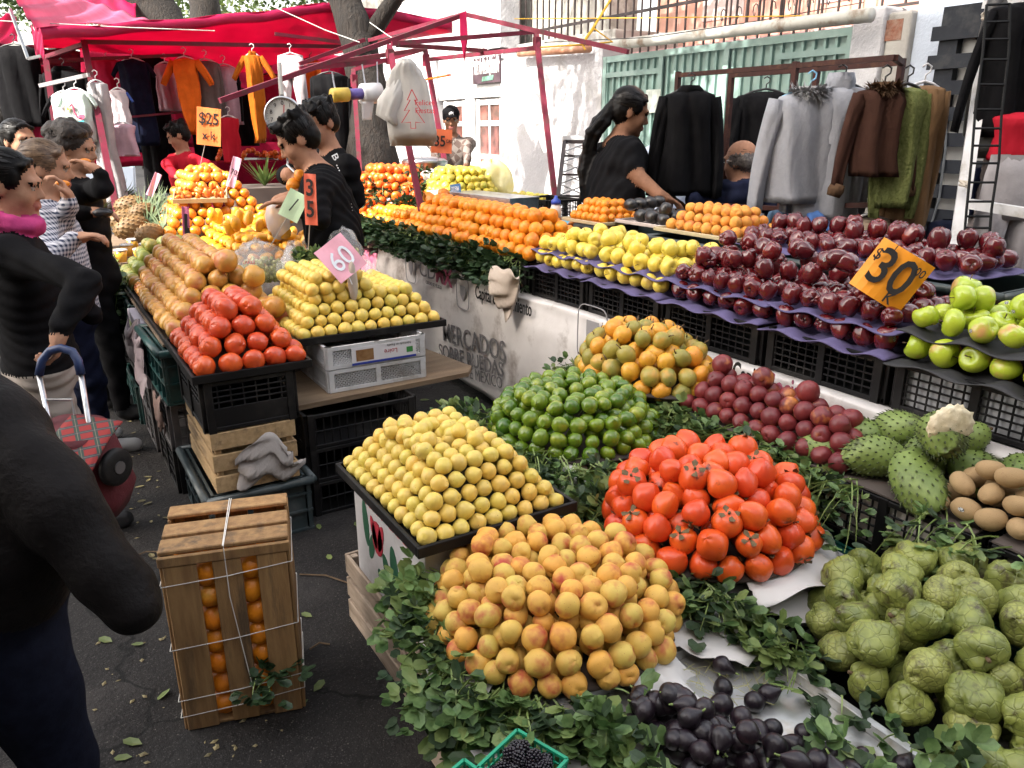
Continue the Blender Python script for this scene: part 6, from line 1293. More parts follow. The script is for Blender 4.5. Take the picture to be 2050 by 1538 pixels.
for i in range(70):
    px,py=U(195,330),U(690,1120)
    if px<190+ (py-690)*.25 or px>215+(py-690)*.62: continue
    lit(PZ(px,py,.004),U(.02,.05),LEAFB,'dry fallen leaf on the dark aisle asphalt','fallen leaves in the aisle')
for px,py in((225,1285),(262,1290),(625,1235),(628,1385),(340,1378),(265,1515),(285,1490),(655,1110),(700,1110),(710,1045),(640,1060),(617,1400)): lit(PZ(px,py,.005),U(.035,.06),LEAFG,'green fallen leaf on the asphalt around the tied crate','fallen green leaves')
for px,py in((860,800),(890,830),(930,815),(880,860),(915,850),(950,830)): lit(PZ(px,py,.004),U(.04,.07),LEAFG,'wilted leaf on the asphalt under the white banner','wilted leaves under the table')
for i,(a,b) in enumerate((((600,1150),(705,1170)),((255,1120),(330,1105)),((620,1300),(660,1290)))): tag(MB().tube([PZ(*a,.006),PZ((a[0]+b[0])/2,(a[1]+b[1])/2-8,.008),PZ(*b,.006)],.003,5).build('twig',STEMB),('twig lying on the asphalt right of the tied crate','thin twig in the aisle by the slate crate','short twig beside the tied crate')[i],'twig')
WX=5.6
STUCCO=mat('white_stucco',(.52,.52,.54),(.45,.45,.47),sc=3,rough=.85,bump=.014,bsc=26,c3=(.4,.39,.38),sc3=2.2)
STUCB=mat('blue_white_stucco',(.44,.49,.57),(.38,.43,.51),sc=2,rough=.85,bump=.007,bsc=45); GREYB=mat('slate_wall_paint',(.075,.095,.125),(.09,.11,.14),sc=3,rough=.7,bump=.006,bsc=45)
CONC=mat('weathered_concrete',(.4,.39,.36),(.27,.26,.24),sc=3,rough=.9,bump=.01,bsc=18,c3=(.17,.16,.14),sc3=3.5)
SALMON=mat('salmon_plaster',(.52,.29,.22),(.46,.25,.2),sc=2.5,rough=.85,bump=.004,bsc=20,c3=(.34,.22,.18),sc3=2.5); PINKW=mat('pink_plaster',(.55,.32,.32),(.48,.28,.29),sc=2.5,rough=.85,c3=(.36,.25,.24),sc3=3)
W=lambda px,py,x=WX: PX(px,py,x)
def yof(px,x=WX): return PX(px,300,x).y
# right: pale blue-white house with slatted door
rb=thing('white_house','pale blue white rendered house with a dark slate dado behind the clothes rack','house',(WX,1.2,0))
ya=W(1826,100).y
MB().box((WX,-4,.80),(WX+.4,ya,7)).build('wall',STUCB,rb); MB().box((WX-.004,-4,0),(WX+.4,ya,.80)).build('dado',GREYB,rb)
tl=thing('wall_tile','little shield shaped red and white tile on the pale house wall','tile',W(1847,245,WX-.01)); M_=frame(W(1847,247,WX-.008),(0,-1,0),(0,0,1)); MB().prism([(-.035,.04),(.035,.04),(.035,-.02),(0,-.05),(-.035,-.02)],.006,M_).build('tile_body',mat('tile_white',(.5,.55,.55),rough=.3),tl); MB().prism([(-.033,-.0),(.033,-.0),(.033,-.02),(0,-.048),(-.033,-.02)],.002,M_@Matrix.Translation((0,0,.003))).build('red_tip',mat('tile_red',(.5,.03,.04),rough=.4),tl)
DK=mat('dark_slate_metal',(.010,.012,.018),(.016,.019,.025),sc=9,rough=.55,spec=.2,c3=(.03,.032,.036),sc3=8)
dr=thing('slatted_door','dark slate door frame crossed by wide horizontal slats','door',(WX-.06,yof(1850,WX-.06),0))
XD=WX-.06; yl=PX(1868,240,XD).y+.03; yr=yl-1.15; ztop=PX(1910,14,XD).z
for y in(yl,yl-.98): MB().box((XD-.03,y-.13,.13),(XD+.03,y,ztop)).build('stile',DK,dr)
MB().box((XD-.032,yl-1.12,ztop-.16),(XD+.032,yl+.001,ztop+.002)).build('head_rail',DK,dr)
zz=[PX(1895,py,XD).z for py in(68,125,177,229,280,333,383,432,478,525)]
for z in zz: MB().box((XD-.06,yl-1.12,z-.045),(XD-.034,yl+.045,z+.045)).build('slat',DK,dr)
MB().box((XD+.035,yl-1.1,.13),(XD+.055,yl-.001,ztop-.02)).build('panel',mat('panel_grey',(.42,.42,.41),(.36,.36,.36),sc=5,rough=.4),dr)
MB().bar((XD+.03,yl-.12,ztop-.12),(XD+.03,yl-.9,ztop-.75),.02).build('brace',DK,dr)
MB().tube([PX(1895,225,XD-.07),PX(1893,300,XD-.08),PX(1880,400,XD-.08),PX(1858,470,XD-.08),PX(1862,520,XD-.08)],.008,5).build('cable',mat('grey_cable',(.08,.09,.1),rough=.6),dr)
# pillar
y0,y1=ya,W(1716,100).y
pl=thing('gate_pillar','rough grey white rendered gate pillar with exposed brick at its top','pillar',(WX,(y0+y1)/2,0)); zt=W(1770,15).z
ym=y0+(y1-y0)*.42
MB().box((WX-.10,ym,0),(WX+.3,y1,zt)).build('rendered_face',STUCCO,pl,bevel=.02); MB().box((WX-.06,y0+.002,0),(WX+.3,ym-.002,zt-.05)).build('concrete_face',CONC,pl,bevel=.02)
MB().box((WX-.064,y0+.06,zt-.24),(WX-.03,y0+.19,zt-.1)).build('exposed_brick',mat('brick',(.22,.08,.045),(.26,.17,.13),sc=16,rough=.9,bump=.01),pl)
# green gate
GRN=mat('sage_gate_paint',(.25,.36,.325),(.2,.30,.275),sc=4,rough=.5,c3=(.31,.42,.39),sc3=3)
GRD=mat('sage_gate_rib',(.2,.31,.28),rough=.5)
ga=W(1716,100).y; gb=W(1214,150).y; gz=W(1720,45).z-.03
gt=thing('sheet_metal_gate','sage green ribbed sheet metal gate with frames and a ring frieze','gate',(WX,(ga+gb)/2,0))
MB().box((WX-.01,ga+.005,.13),(WX+.02,gb-.005,gz)).build('sheet',GRN,gt)
rb_=MB(); n=int((gb-ga)/.105)
for k in range(n): y=ga+.06+k*(gb-ga-.12)/(n-1); rb_.box((WX-.04,y-.012,.2),(WX-.0105,y+.012,gz-.03))
rb_.build('ribs',GRD,gt)
fr=MB()
for y in(ga+.03,ga+(gb-ga)*.42,ga+(gb-ga)*.70,gb-.03): fr.box((WX-.055,y-.03,.13),(WX-.0405,y+.03,gz))
for z in(.16,gz-.03): fr.box((WX-.053,ga+.005,z-.03),(WX-.042,gb-.005,z+.03))
zr=W(1660,105).z; fr.box((WX-.052,ga+.005,zr-.025),(WX-.042,ga+(gb-ga)*.24,zr+.025)); z2=W(1260,148).z; fr.box((WX-.052,gb-.95,z2-.025),(WX-.042,gb-.005,z2+.025)); fr.box((WX-.056,gb-.95,.13),(WX-.0405,gb-.9,z2))
fr.build('gate_frame',GRN,gt)
rg=MB()
for k in range(26):
    y=ga+.3+k*.1; c=V((WX-.06,y,1.36)); rg.tube([c+V((0,.042*math.cos(a*PI/8),.05*math.sin(a*PI/8))) for a in range(17)],.006,5)
rg.build('ring_frieze',GRN,gt)
no=thing('paper_notice','white paper notice taped on the green gate','notice',W(1316,203,WX-.06)); MB().box((WX-.062,W(1316,203).y-.11,W(1316,203).z-.11),(WX-.06,W(1316,203).y+.11,W(1316,203).z+.11)).build('sheet',mat('notice_paper',(.5,.55,.5),(.38,.43,.4),sc=25,rough=.8),no)
pp=MB(); a,b=PX(1228,90,WX-.25),PX(1745,30,WX-.25); pp.tube([a,b],.05,14); tag(pp.build('white_pipe',mat('old_white_paint',(.5,.5,.46),(.4,.4,.36),sc=5,rough=.6,c3=(.22,.16,.11),sc3=5),smooth=True),'long stained white pipe above the green gate','pipe')
tag(MB().tube([PX(1040,108,WX-.1),PX(1180,98,WX-.1)],.04,10).build('orange_pipe',mat('terracotta_pipe',(.4,.17,.09),(.45,.25,.16),sc=8,rough=.6),smooth=True),'short terracotta coloured pipe above the white wall','pipe')
# white wall with double doors
wa,wb=gb,yof(1003); wz=W(1130,100).z-.02
ww=thing('garden_wall','white rough rendered wall dappled with tree shade left of the gate','wall',(WX,(wa+wb)/2,0))
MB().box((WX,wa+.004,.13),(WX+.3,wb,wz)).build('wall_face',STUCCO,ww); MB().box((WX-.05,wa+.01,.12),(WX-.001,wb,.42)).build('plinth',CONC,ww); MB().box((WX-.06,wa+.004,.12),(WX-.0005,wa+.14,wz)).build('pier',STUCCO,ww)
hs=thing('white_shop_front','white shop front with double glazed doors and a garage door beyond','shop front',(WX,11,0))
da,db=wb,yof(878); zd=W(940,105).z
WHP=mat('white_gloss_paint',(.66,.66,.66),(.6,.6,.6),sc=4,rough=.5); GLS=mat('door_glass',(.10,.06,.05),(.3,.12,.1),sc=5,rough=.1)
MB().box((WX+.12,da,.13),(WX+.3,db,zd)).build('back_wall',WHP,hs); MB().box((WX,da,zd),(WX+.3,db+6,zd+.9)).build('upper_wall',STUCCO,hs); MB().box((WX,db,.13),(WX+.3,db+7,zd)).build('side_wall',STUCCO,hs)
dm=(da+db)/2
for k,(a,b) in enumerate(((da+.04,dm-.16),(dm+.16,db-.1))):
    d_=MB(); zl=zd-.62
    d_.box((WX+.06,a,.13),(WX+.10,a+.10,zl)); d_.box((WX+.06,b-.10,.13),(WX+.10,b,zl))
    for z in(.13,.7,1.15,1.6,zl-.08): d_.box((WX+.058,a+.001,z),(WX+.101,b-.001,z+.07))
    d_.box((WX+.062,(a+b)/2-.02,.7),(WX+.099,(a+b)/2+.02,zl-.01))
    o=d_.build('door_leaf',WHP,hs); MB().box((WX+.075,a+.05,.75),(WX+.085,b-.05,zl-.03)).build('glass_pane',GLS,o)
MB().box((WX+.05,dm-.14,.13),(WX+.11,dm+.14,zd-.02)).build('door_post',WHP,hs); MB().box((WX+.04,da,zd-.60),(WX+.115,db,zd-.02)).build('transom',WHP,hs)
# garage door
ka,kb=yof(812),yof(730)
gm=MB()
for k in range(24): z=.14+k*.085; gm.box((WX-.03-(.012 if k%2 else 0),ka,z),(WX-.001,kb,z+.07))
gm.build('garage_door',WHP,hs)
c=W(973,140,WX-.02); sg=thing('shop_sign','dark plum hairdresser sign lettered in white above the glazed doors','sign',c); M_=frame(c,(0,-1,0),(0,0,1)); sw=abs(yof(947)-yof(1000))/2; sh=abs(W(973,115).z-W(973,168).z)/2
MB().box((-sw,-sh,-.02),(sw,sh,0),0,M_).build('sign_board',mat('plum',(.055,.03,.04),(.075,.045,.055),sc=6,rough=.5),sg)
text("ESTÉTICA",M_@Matrix.Translation((0,sh*.66,.002)),.17,WHT,sg); text("D'LUCER",M_@Matrix.Translation((0,sh*.3,.002)),.17,WHT,sg)
textfit('ALTA PELUQUERÍA',M_@V((-sw*.9,-sh*.3,.002)),M_@V((sw*.92,-sh*.3,.002)),.15,(0,0,1),WHT,sg,.01)
MB().prism([(-sw*.3,-sh*.85),(sw*.5,-sh*.8),(sw*.55,-sh*.45),(-sw*.25,-sh*.5)],.004,M_@Matrix.Translation((0,0,.004))).build('green_patch',mat('mint_print',(.2,.45,.33),(.1,.2,.15),sc=12,rough=.6),sg)
# upper storey
uz=W(1300,100).z
ub=thing('pink_building','pink and salmon plastered upper storey behind the gate, with a stained concrete ledge','building',(WX+1.2,6,0))
MB().box((WX+1.2,ga-1,.0),(WX+1.5,gb+.6,5.6)).build('salmon_wall',SALMON,ub); MB().box((WX+.25,gb+.2,2.35),(WX+1.6,wb+7.5,2.62)).build('concrete_ledge',CONC,ub,bevel=.02); MB().box((WX+.5,gb+.6,2.62),(WX+.9,wb+7.5,5.6)).build('grey_wall',CONC,ub)
MB().box((WX+.35,ga-1,2.05),(WX+1.2,gb+.1,2.36)).build('pink_band',PINKW,ub)
for k,(yy,w_) in enumerate(((ga+.55,.8),(ga+2.3,.6))): MB().box((WX+1.19,yy,2.7),(WX+1.2,yy+w_,4.6)).build('pale_panel',mat('pale_plaster',(.5,.42,.4),(.44,.38,.36),sc=3,rough=.8),ub)
IRON=mat('wrought_iron',(.016,.012,.014),(.035,.022,.02),sc=20,rough=.55)
rl=thing('balcony_railing','dark twisted iron bar railing across the upper storey','railing',(WX+.3,6,2.3)); mb=MB()
XR=WX+.3; 
for k in range(46): y=ga+.6+k*.135; mb.bar((XR,y,2.28+.0),(XR,y,3.7),.016)
for z in(2.32,2.75,3.68): mb.bar((XR-.001,ga+.5,z),(XR-.001,ga+.7+46*.135,z),.02,.03)
mb.build('bars',IRON,rl)
sr=thing('scroll_railing','wrought iron railing with scrolls over the right of the gate','railing',(WX+.1,ga+1,2.4)); mb=MB(); XS=WX+.1
zb=2.42
for z in(zb,zb+.42): mb.bar((XS,ga-.9,z),(XS,ga+1.45,z),.02,.02)
for k in range(13):
    y=ga-.85+k*.19; mb.bar((XS,y,zb),(XS,y,zb+.42),.014)
    for s in(-1,1):
        pts=[V((XS,y+.095+s*(.075-.009*t)*math.cos(t*.75)*.55,zb+.2+s*.09+(.085-.009*t)*math.sin(t*.75))) for t in range(9)]; mb.tube(pts,.006,4)
mb.build('scrolls',IRON,sr)
wv=thing('barred_window','dark green shuttered window behind vertical bars at the top','window',(WX+.45,11,3)); yy=yof(955,WX+.45)
MB().box((WX+.47,yof(965,WX+.45),2.65),(WX+.499,yof(925,WX+.45)+.5,5)).build('shutter',mat('dark_green_shutter',(.03,.08,.07),(.05,.11,.09),sc=9,rough=.5),wv)
mb=MB()
for k in range(14): y=yof(968,WX+.4)+k*.13; mb.bar((WX+.4,y,2.64),(WX+.4,y,5),.014)
mb.bar((WX+.4,yof(968,WX+.4)-.1,2.68),(WX+.4,yof(968,WX+.4)+1.9,2.68),.03,.03); mb.build('bars',IRON,wv)
# ropes and cables
ROPEY=mat('yellow_rope',(.65,.4,.02),(.55,.3,.02),sc=40,rough=.7); CABLE=mat('black_cable',(.02,.02,.02),rough=.6)
def rope(pts,r,m,name,label,cat='rope',sag=0): return tag(MB().tube(pts,r,5).build(name,m),label,cat)
for k in range(240):
    px,py=U(180,720),U(700,1530); 
    if 330<px<640 and py<1440: continue
    q0=PZ(px,py,.003); cr_=MB(); 
    if q0.x>.38 and q0.y>1.5: continue
    a=U(0,6); L=U(.004,.014); d=V((math.cos(a),math.sin(a),0)); s_=V((-d.y,d.x,0)); cr_.add([q0-d*L,q0+s_*L*U(.3,.8),q0+d*L*U(.6,1.2),q0-s_*L*U(.3,.8),q0+V((0,0,L*.35))],[(0,1,4),(1,2,4),(2,3,4),(3,0,4)]); tag(cr_.build('litter_scrap',LEAFB),'tiny scrap of litter on the asphalt by the tied crate','litter','litter scraps on the asphalt')
rope([PD(1030,38,7),PD(1300,36,6.2),PD(1605,32,5.5)],.004,ROPEY,'yellow_line','thin yellow line strung across the upper storey')
o=rope([PD(1222,0,5.6),PD(1188,55,5.4),PD(1172,78,5.4)],.009,ROPEY,'yellow_rope','thick yellow rope knotted to a yellow clothes hanger')
hg=MB(); hg.tube([PD(1186,58,5.4),PD(1172,82,5.4),PD(1165,88,5.4),PD(1172,100,5.4)],.007,6); hg.tube([PD(1168,84,5.4),PD(1190,58,5.4),PD(1226,84,5.4),PD(1170,90,5.4)],.007,6); hg.tube([PD(1082,95,5.6),PD(1170,89,5.4)],.006,6); tag(hg.build('yellow_hanger',ROPEY),'yellow plastic hanger tied at the end of the maroon frame','hanger')
for i,(a,b,c_) in enumerate((((0,42),(250,55),(430,62)),((540,10),(650,60),(720,85)),((740,45),(775,70),(800,85)),((1090,85),(1300,75),(1500,45)),((1500,45),(1640,20),(1730,5)),((955,110),(1080,95),(1190,90)))): rope([PD(*a,6.6),PD(*b,6.5),PD(*c_,6.4)],.004,CABLE if i>2 else mat('grey_line',(.4,.4,.38),rough=.7),'overhead_line',('grey line left across the red tarp','grey line crossing the red tarp to the trunk','short grey line by the trunk','black cable above the green gate','black cable at the scroll railing','dark line through the maroon frame')[i],'line')
# trees
BARK=mat('tree_bark',(.016,.011,.008),(.008,.006,.005),sc=7,rough=.9,stretch=(3,3,.6),bump=.03,bsc=14,c3=(.026,.02,.015),sc3=9)
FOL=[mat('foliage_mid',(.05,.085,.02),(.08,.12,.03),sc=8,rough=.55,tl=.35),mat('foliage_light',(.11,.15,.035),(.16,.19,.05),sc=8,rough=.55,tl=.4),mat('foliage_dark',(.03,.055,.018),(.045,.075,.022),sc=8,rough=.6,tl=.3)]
def tree(base,pts,rad,limbs,clumps,label,n=900,leafs=.13,seed=1,grp=None,cl=.9):
    q=random.Random(seed); root=thing('street_tree',label,'tree',base,grp); mb=MB()
    P_=[];R_=[]
    for i in range(len(pts)-1):
        for k in range(5): t=k/5; P_.append(V(pts[i]).lerp(V(pts[i+1]),t)+V((q.uniform(-1,1),q.uniform(-1,1),0))*rad[i]*.08); R_.append((rad[i]*(1-t)+rad[i+1]*t)*(1+.06*math.sin(k*2.1+i)))
    P_.append(V(pts[-1]));R_.append(rad[-1]); mb.tube(P_,R_,16)
    for l,r in limbs: mb.tube([V(p) for p in l],[r*(1-.75*k/(len(l)-1)) for k in range(len(l))],8)
    mb.build('trunk',BARK,root,True)
    cr=MB()
    for c,s in clumps:
        for k in range(int(n*s*s/(cl*cl))):
            d=V((q.gauss(0,1),q.gauss(0,1),q.gauss(0,.8))).normalized()*s*q.uniform(.25,1)**.6; p=V(c)+d; a=V((q.uniform(-1,1),q.uniform(-1,1),q.uniform(-1,.3))).normalized(); b=a.cross(V((q.uniform(-1,1),q.uniform(-1,1),q.uniform(-1,1)))).normalized(); L=leafs*q.uniform(.5,1.2)
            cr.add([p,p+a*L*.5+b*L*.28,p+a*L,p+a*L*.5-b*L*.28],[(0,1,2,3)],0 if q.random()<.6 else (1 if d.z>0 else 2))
    cr.build('crown',FOL,root)
    return root
t1=[PD(745,330,7.4),PD(738,180,7.4),PD(722,100,7.4),PD(690,0,7.4)]; t1=[V((t1[0].x,t1[0].y,0))]+t1; up1=t1[-1]+(t1[-1]-t1[-2]).normalized()*1.6
q=random.Random(5)
def clump(c,R,n,s0,s1,fl=.5): return [(V(c)+V((q.gauss(0,R*.5),q.gauss(0,R*.5),q.gauss(0,R*fl*.5))),q.uniform(s0,s1)) for _ in range(n)]
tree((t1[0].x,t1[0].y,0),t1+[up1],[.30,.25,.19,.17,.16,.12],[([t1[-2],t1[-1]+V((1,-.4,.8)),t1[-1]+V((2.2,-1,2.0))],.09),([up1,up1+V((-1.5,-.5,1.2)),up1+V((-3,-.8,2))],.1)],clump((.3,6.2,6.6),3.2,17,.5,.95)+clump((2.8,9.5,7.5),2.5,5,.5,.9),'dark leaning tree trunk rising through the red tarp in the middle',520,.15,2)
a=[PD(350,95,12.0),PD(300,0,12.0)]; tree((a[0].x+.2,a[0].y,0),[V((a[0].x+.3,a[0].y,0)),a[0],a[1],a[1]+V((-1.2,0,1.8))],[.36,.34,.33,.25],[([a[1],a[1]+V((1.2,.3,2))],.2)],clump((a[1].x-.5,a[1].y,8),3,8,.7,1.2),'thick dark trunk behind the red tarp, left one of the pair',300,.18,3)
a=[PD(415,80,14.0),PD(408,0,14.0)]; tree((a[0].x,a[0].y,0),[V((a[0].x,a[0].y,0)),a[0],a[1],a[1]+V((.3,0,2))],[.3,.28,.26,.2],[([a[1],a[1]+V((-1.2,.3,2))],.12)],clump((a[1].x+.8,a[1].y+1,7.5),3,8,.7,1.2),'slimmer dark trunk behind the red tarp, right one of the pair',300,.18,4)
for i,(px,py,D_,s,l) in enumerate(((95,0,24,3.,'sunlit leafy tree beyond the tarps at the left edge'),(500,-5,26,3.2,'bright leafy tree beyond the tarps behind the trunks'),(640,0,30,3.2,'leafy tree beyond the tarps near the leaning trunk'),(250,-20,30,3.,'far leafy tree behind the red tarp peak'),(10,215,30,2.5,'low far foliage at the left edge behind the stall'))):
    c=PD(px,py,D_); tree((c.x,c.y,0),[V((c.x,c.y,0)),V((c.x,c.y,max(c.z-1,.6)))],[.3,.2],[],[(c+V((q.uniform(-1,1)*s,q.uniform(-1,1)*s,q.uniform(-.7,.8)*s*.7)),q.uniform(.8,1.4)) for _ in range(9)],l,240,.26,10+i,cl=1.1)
# plant by the scale
pm=MB(); c=PD(530,372,7.1)
for k in range(46): a=U(0,6.28); L=U(.14,.36); d=V((math.cos(a)*.6,math.sin(a)*.6,U(.4,1.2))).normalized(); s_=d.cross(V((0,0,1))).normalized()*.008; pm.add([c-s_,c+s_,c+d*L*.6+s_*1.2,c+d*L*.6-s_*1.2,c+d*L+V((0,0,-.05*L))],[(0,1,2,3),(3,2,4)])
tag(pm.build('leafy_plant',mat('plant_leaf',(.09,.16,.04),(.16,.22,.06),sc=15,rough=.5,tl=.3)),'spiky green plant behind the sellers under the scale','plant')
tag(MB().box((c.x-.3,c.y-.3,0),(c.x+.3,c.y+.3,c.z-.0)).build('planter',mat('dark_card',(.1,.08,.07))),'dark planter box under the spiky plant','planter')
# unseen house blocks added for the shade they throw on the near stalls
sb=thing('added_shade_house','unseen tall house block added across the street to shade the near stalls','house',(-9,-6,0))
MB().box((-14,-30,0),(-6.2,3.3,13)).build('wall',mat('house_wall',(.36,.33,.29),(.3,.28,.25),sc=1,rough=.9),sb)
MB().box((-14.2,-30.2,13),(-6.0,3.5,13.3)).build('roof',CONC,sb)
for k in range(8):
    for z in(1.2,4.2,7.2,10.2): MB().box((-6.2,-26+k*3.7,z),(-6.17,-24.8+k*3.7,z+1.5)).build('window',GLS,sb)
sb=thing('added_shade_house','unseen house block added behind the camera to cut low sky light','house',(0,-9,0))  # added block: keeps low sky light off the camera-facing sides
MB().box((-5.5,-14,0),(14,-6.5,8.5)).build('wall',MATS['house_wall'],sb); MB().box((-5.6,-14.1,8.5),(14.1,-6.3,8.8)).build('roof',CONC,sb)
for k in range(7):
    for z in(1.2,4.4): MB().box((-4+k*2.4,-6.5,z),(-2.9+k*2.4,-6.47,z+1.5)).build('window',GLS,sb)
# ---------- hanging clothes, racks, frames, tarps
def cloth(name,c1,c2=None,sc=9,**k): k.setdefault('spec',.1); return mat(name,c1,c2 or tuple(x*.75 for x in c1),sc=sc,rough=k.pop('rough',.85),bump=k.pop('bump',.007),bsc=k.pop('bsc',15),**k)
HANG_W=mat('white_hanger',(.6,.6,.62),rough=.4); HANG_B=mat('black_hanger',(.02,.02,.022),rough=.4); HANG_L=mat('blue_hanger',(.2,.45,.65),rough=.4)
def garment(P,u,w,L,m,label,sl='short',slm=None,cat='shirt',hang=HANG_W,dep=.085,fold=.2,taper=1.0,slw=None,name='hanging_shirt',group=None,sll=None,collar=None,hook=.09,seed=0,vneck=False,spread=.35,trim=None):
    P=V(P);u=V(u).normalized();n=u.cross(UPV).normalized(); root=thing(name,label,cat,P,group); q=random.Random(seed); Z=lambda s,z,d=0: P+u*s+n*d+V((0,0,z))
    mb=MB(); secs=[]
    for z,ww,dd in((0,.17,.35),(-.012,.22,.45),(-.035,.36,.6),(-.06,.455,.72),(-.09,.49,.85),(-.15,.485,1),(-.3,.47,1.),(-.5,.475,.95),(-.75,.49*(taper+(1-taper)*.5),.95),(-.93,.5*taper,.95),(-1,.5*taper,.95)):
        zz=z*L if z<-.1 else z*w*1.1; secs.append((Z(.008*math.sin(zz*40+seed),zz),u*ww*w,n*dep*dd))
    secs.append((Z(0,-L+.015),u*.46*w*taper,n*dep*.7))
    mb.loft(secs,36,fold=(fold,4+seed%3,seed),caps=False); mb.build('body',m,root,True)
    if sl:
        ln=sll or {'short':.32*w+.05,'long':L*.86}[sl]; sw=(slw or .15)*w
        for s in(-1,1):
            a=V(Z(s*w*.44,-.085*w*1.1-.01)); dr=(u*s*(spread if sl=='long' else .8)+V((0,0,-1))+n*q.uniform(-.12,.12)).normalized(); ax=dr.cross(n).normalized(); ss=[]
            for k in range(8): t=k/7; bend=V((0,0,-.25*t*t*ln*spread)) if sl=='long' else V((0,0,0)); ss.append((a+dr*ln*t+bend-u*s*t*t*ln*.12,ax*sw*(1.15-.35*t)*.5,n*min(dep*.62,sw*.5)*(1-.15*t)))
            mb2=MB().loft(ss,20,fold=(fold*1.3,3,seed+s)); mb2.build('sleeve',slm or m,root,True)
            if trim: c=ss[-1][0]; MB().loft([(c+dr*-.03,ax*sw*.48,n*sw*.42),(c,ax*sw*.56,n*sw*.5),(c+dr*.03,ax*sw*.45,n*sw*.4)],20,fold=(.25,9,1)).build('cuff',trim,root,True)
    if collar:
        mm,kind=collar
        if kind=='fur':
            fb=MB()
            for k in range(800):
                a=q.uniform(0,2*PI); r0=Z(math.cos(a)*w*.24,q.uniform(-.045,.02)*w*2,math.sin(a)*dep*.75); d=(u*math.cos(a)*.8+n*math.sin(a)*.8+V((q.uniform(-.6,.6),q.uniform(-.6,.6),q.uniform(-.9,.6)))).normalized()*q.uniform(.03,.06); s_=d.cross(UPV); s_=(s_.normalized() if s_.length>1e-4 else u)*.007; fb.add([r0-s_,r0+s_,r0+d],[(0,1,2)])
            fb.loft([(Z(0,-.06*w*2),u*w*.30,n*dep*.75),(Z(0,-.01),u*w*.27,n*dep*.72),(Z(0,.025),u*w*.2,n*dep*.6)],24,fold=(.1,9,0)); fb.build('fur_collar',mm,root)
        elif kind=='roll': MB().loft([(Z(0,-.03),u*w*.2,n*dep*.62),(Z(0,.02),u*w*.21,n*dep*.65),(Z(0,.06),u*w*.18,n*dep*.6),(Z(0,.055),u*w*.13,n*dep*.45)],40,fold=(.08,20,0),caps=False).build('roll_collar',mm,root,True)
        elif kind=='hood': MB().loft([(Z(0,-.16,-dep*.7),u*w*.12,n*dep*.3),(Z(0,-.1,-dep*.6),u*w*.3,n*dep*.6),(Z(0,-.0,-dep*.2),u*w*.28,n*dep*.7),(Z(0,.03,.0),u*w*.17,n*dep*.5)],28,fold=(.1,3,1)).build('hood',mm,root,True)
        elif kind=='band': MB().loft([(Z(0,-.014),u*w*.225,n*dep*.5),(Z(0,.004),u*w*.19,n*dep*.42),(Z(0,.0),u*w*.165,n*dep*.36)],28,caps=False).build('collar',mm,root,True)
    if hang:
        h_=MB(); h_.tube([Z(-w*.40,-.075*w),Z(-w*.2,-.02*w+.012),Z(0,.02),Z(w*.2,-.02*w+.012),Z(w*.40,-.075*w)],.008,6); h_.tube([Z(0,.015),Z(0,hook*.55),Z(.02,hook*.7),Z(.022,hook*.95),Z(0,hook*1.1),Z(-.02,hook*.95)],.0045,6); h_.build('hanger',hang,root,True)
    return root,Z,n
def trousers(P,u,w,L,m,label,name='hanging_trousers',hang=HANG_W,dep=.07,group=None,seed=0,splay=.1):
    P=V(P);u=V(u).normalized();n=u.cross(UPV).normalized(); root=thing(name,label,'trousers',P,group); Z=lambda s,z,d=0: P+u*s+n*d+V((0,0,z)); mb=MB()
    mb.loft([(Z(0,0),u*w*.44,n*dep*.7),(Z(0,-.1*L),u*w*.48,n*dep),(Z(0,-.27*L),u*w*.5,n*dep*1.1),(Z(0,-.33*L),u*w*.46,n*dep)],28,fold=(.08,4,seed))
    for s in(-1,1): mb.loft([(Z(s*w*.22,-.25*L),u*w*.27,n*dep),(Z(s*w*(.24+splay*.4),-.5*L),u*w*.23,n*dep*.9),(Z(s*w*(.25+splay),-.8*L),u*w*.19,n*dep*.8),(Z(s*w*(.25+splay),-L),u*w*.17,n*dep*.75)],20,fold=(.12,3,seed+s))
    mb.build('legs',m,root,True); MB().loft([(Z(0,-.03),u*w*.455,n*dep*.76),(Z(0,.004),u*w*.45,n*dep*.74)],28,caps=False).build('waistband',m,root,True)
    if hang: MB().tube([Z(-w*.4,.0),Z(0,.03),Z(w*.4,0)],.006,6).tube([Z(0,.03),Z(0,.07),Z(.02,.09),Z(0,.11),Z(-.02,.1)],.004,6).build('hanger',hang,root,True)
    return root
# clothes stall at the far left under the red tarp
CLG='clothes hung under the red tarp'
cloth0=cloth
C_OR=cloth('orange_cloth',(.72,.14,.015)); C_OR2=cloth('dark_orange_cloth',(.42,.11,.01)); C_GR=cloth('grey_cloth',(.17,.145,.14)); C_WH=cloth('white_cloth',(.55,.5,.52)); C_PK=cloth('pale_pink_cloth',(.5,.34,.4)); C_MINT=cloth('mint_cloth',(.55,.66,.62)); C_MAG=cloth('crimson_cloth',(.36,.015,.06)); C_LG=cloth('light_grey_cloth',(.36,.34,.35)); C_BL=cloth('blue_cloth',(.05,.1,.35))
d0=7.6; G=garment; uR=RT
g1,Z,n=G(PD(150,181,6.5),uR,.235,.42,C_MINT,'mint child shirt printed with a pink flamingo on the white bar','short',hang=HANG_W,dep=.05,collar=(C_MAG,'band'),group=CLG,seed=1)
M_=frame(Z(0,-.2,-.062) if n.dot(FW)>0 else Z(0,-.2,.062),uR,UPV); PKP=mat('pink_print',(.5,.08,.16),rough=.7)
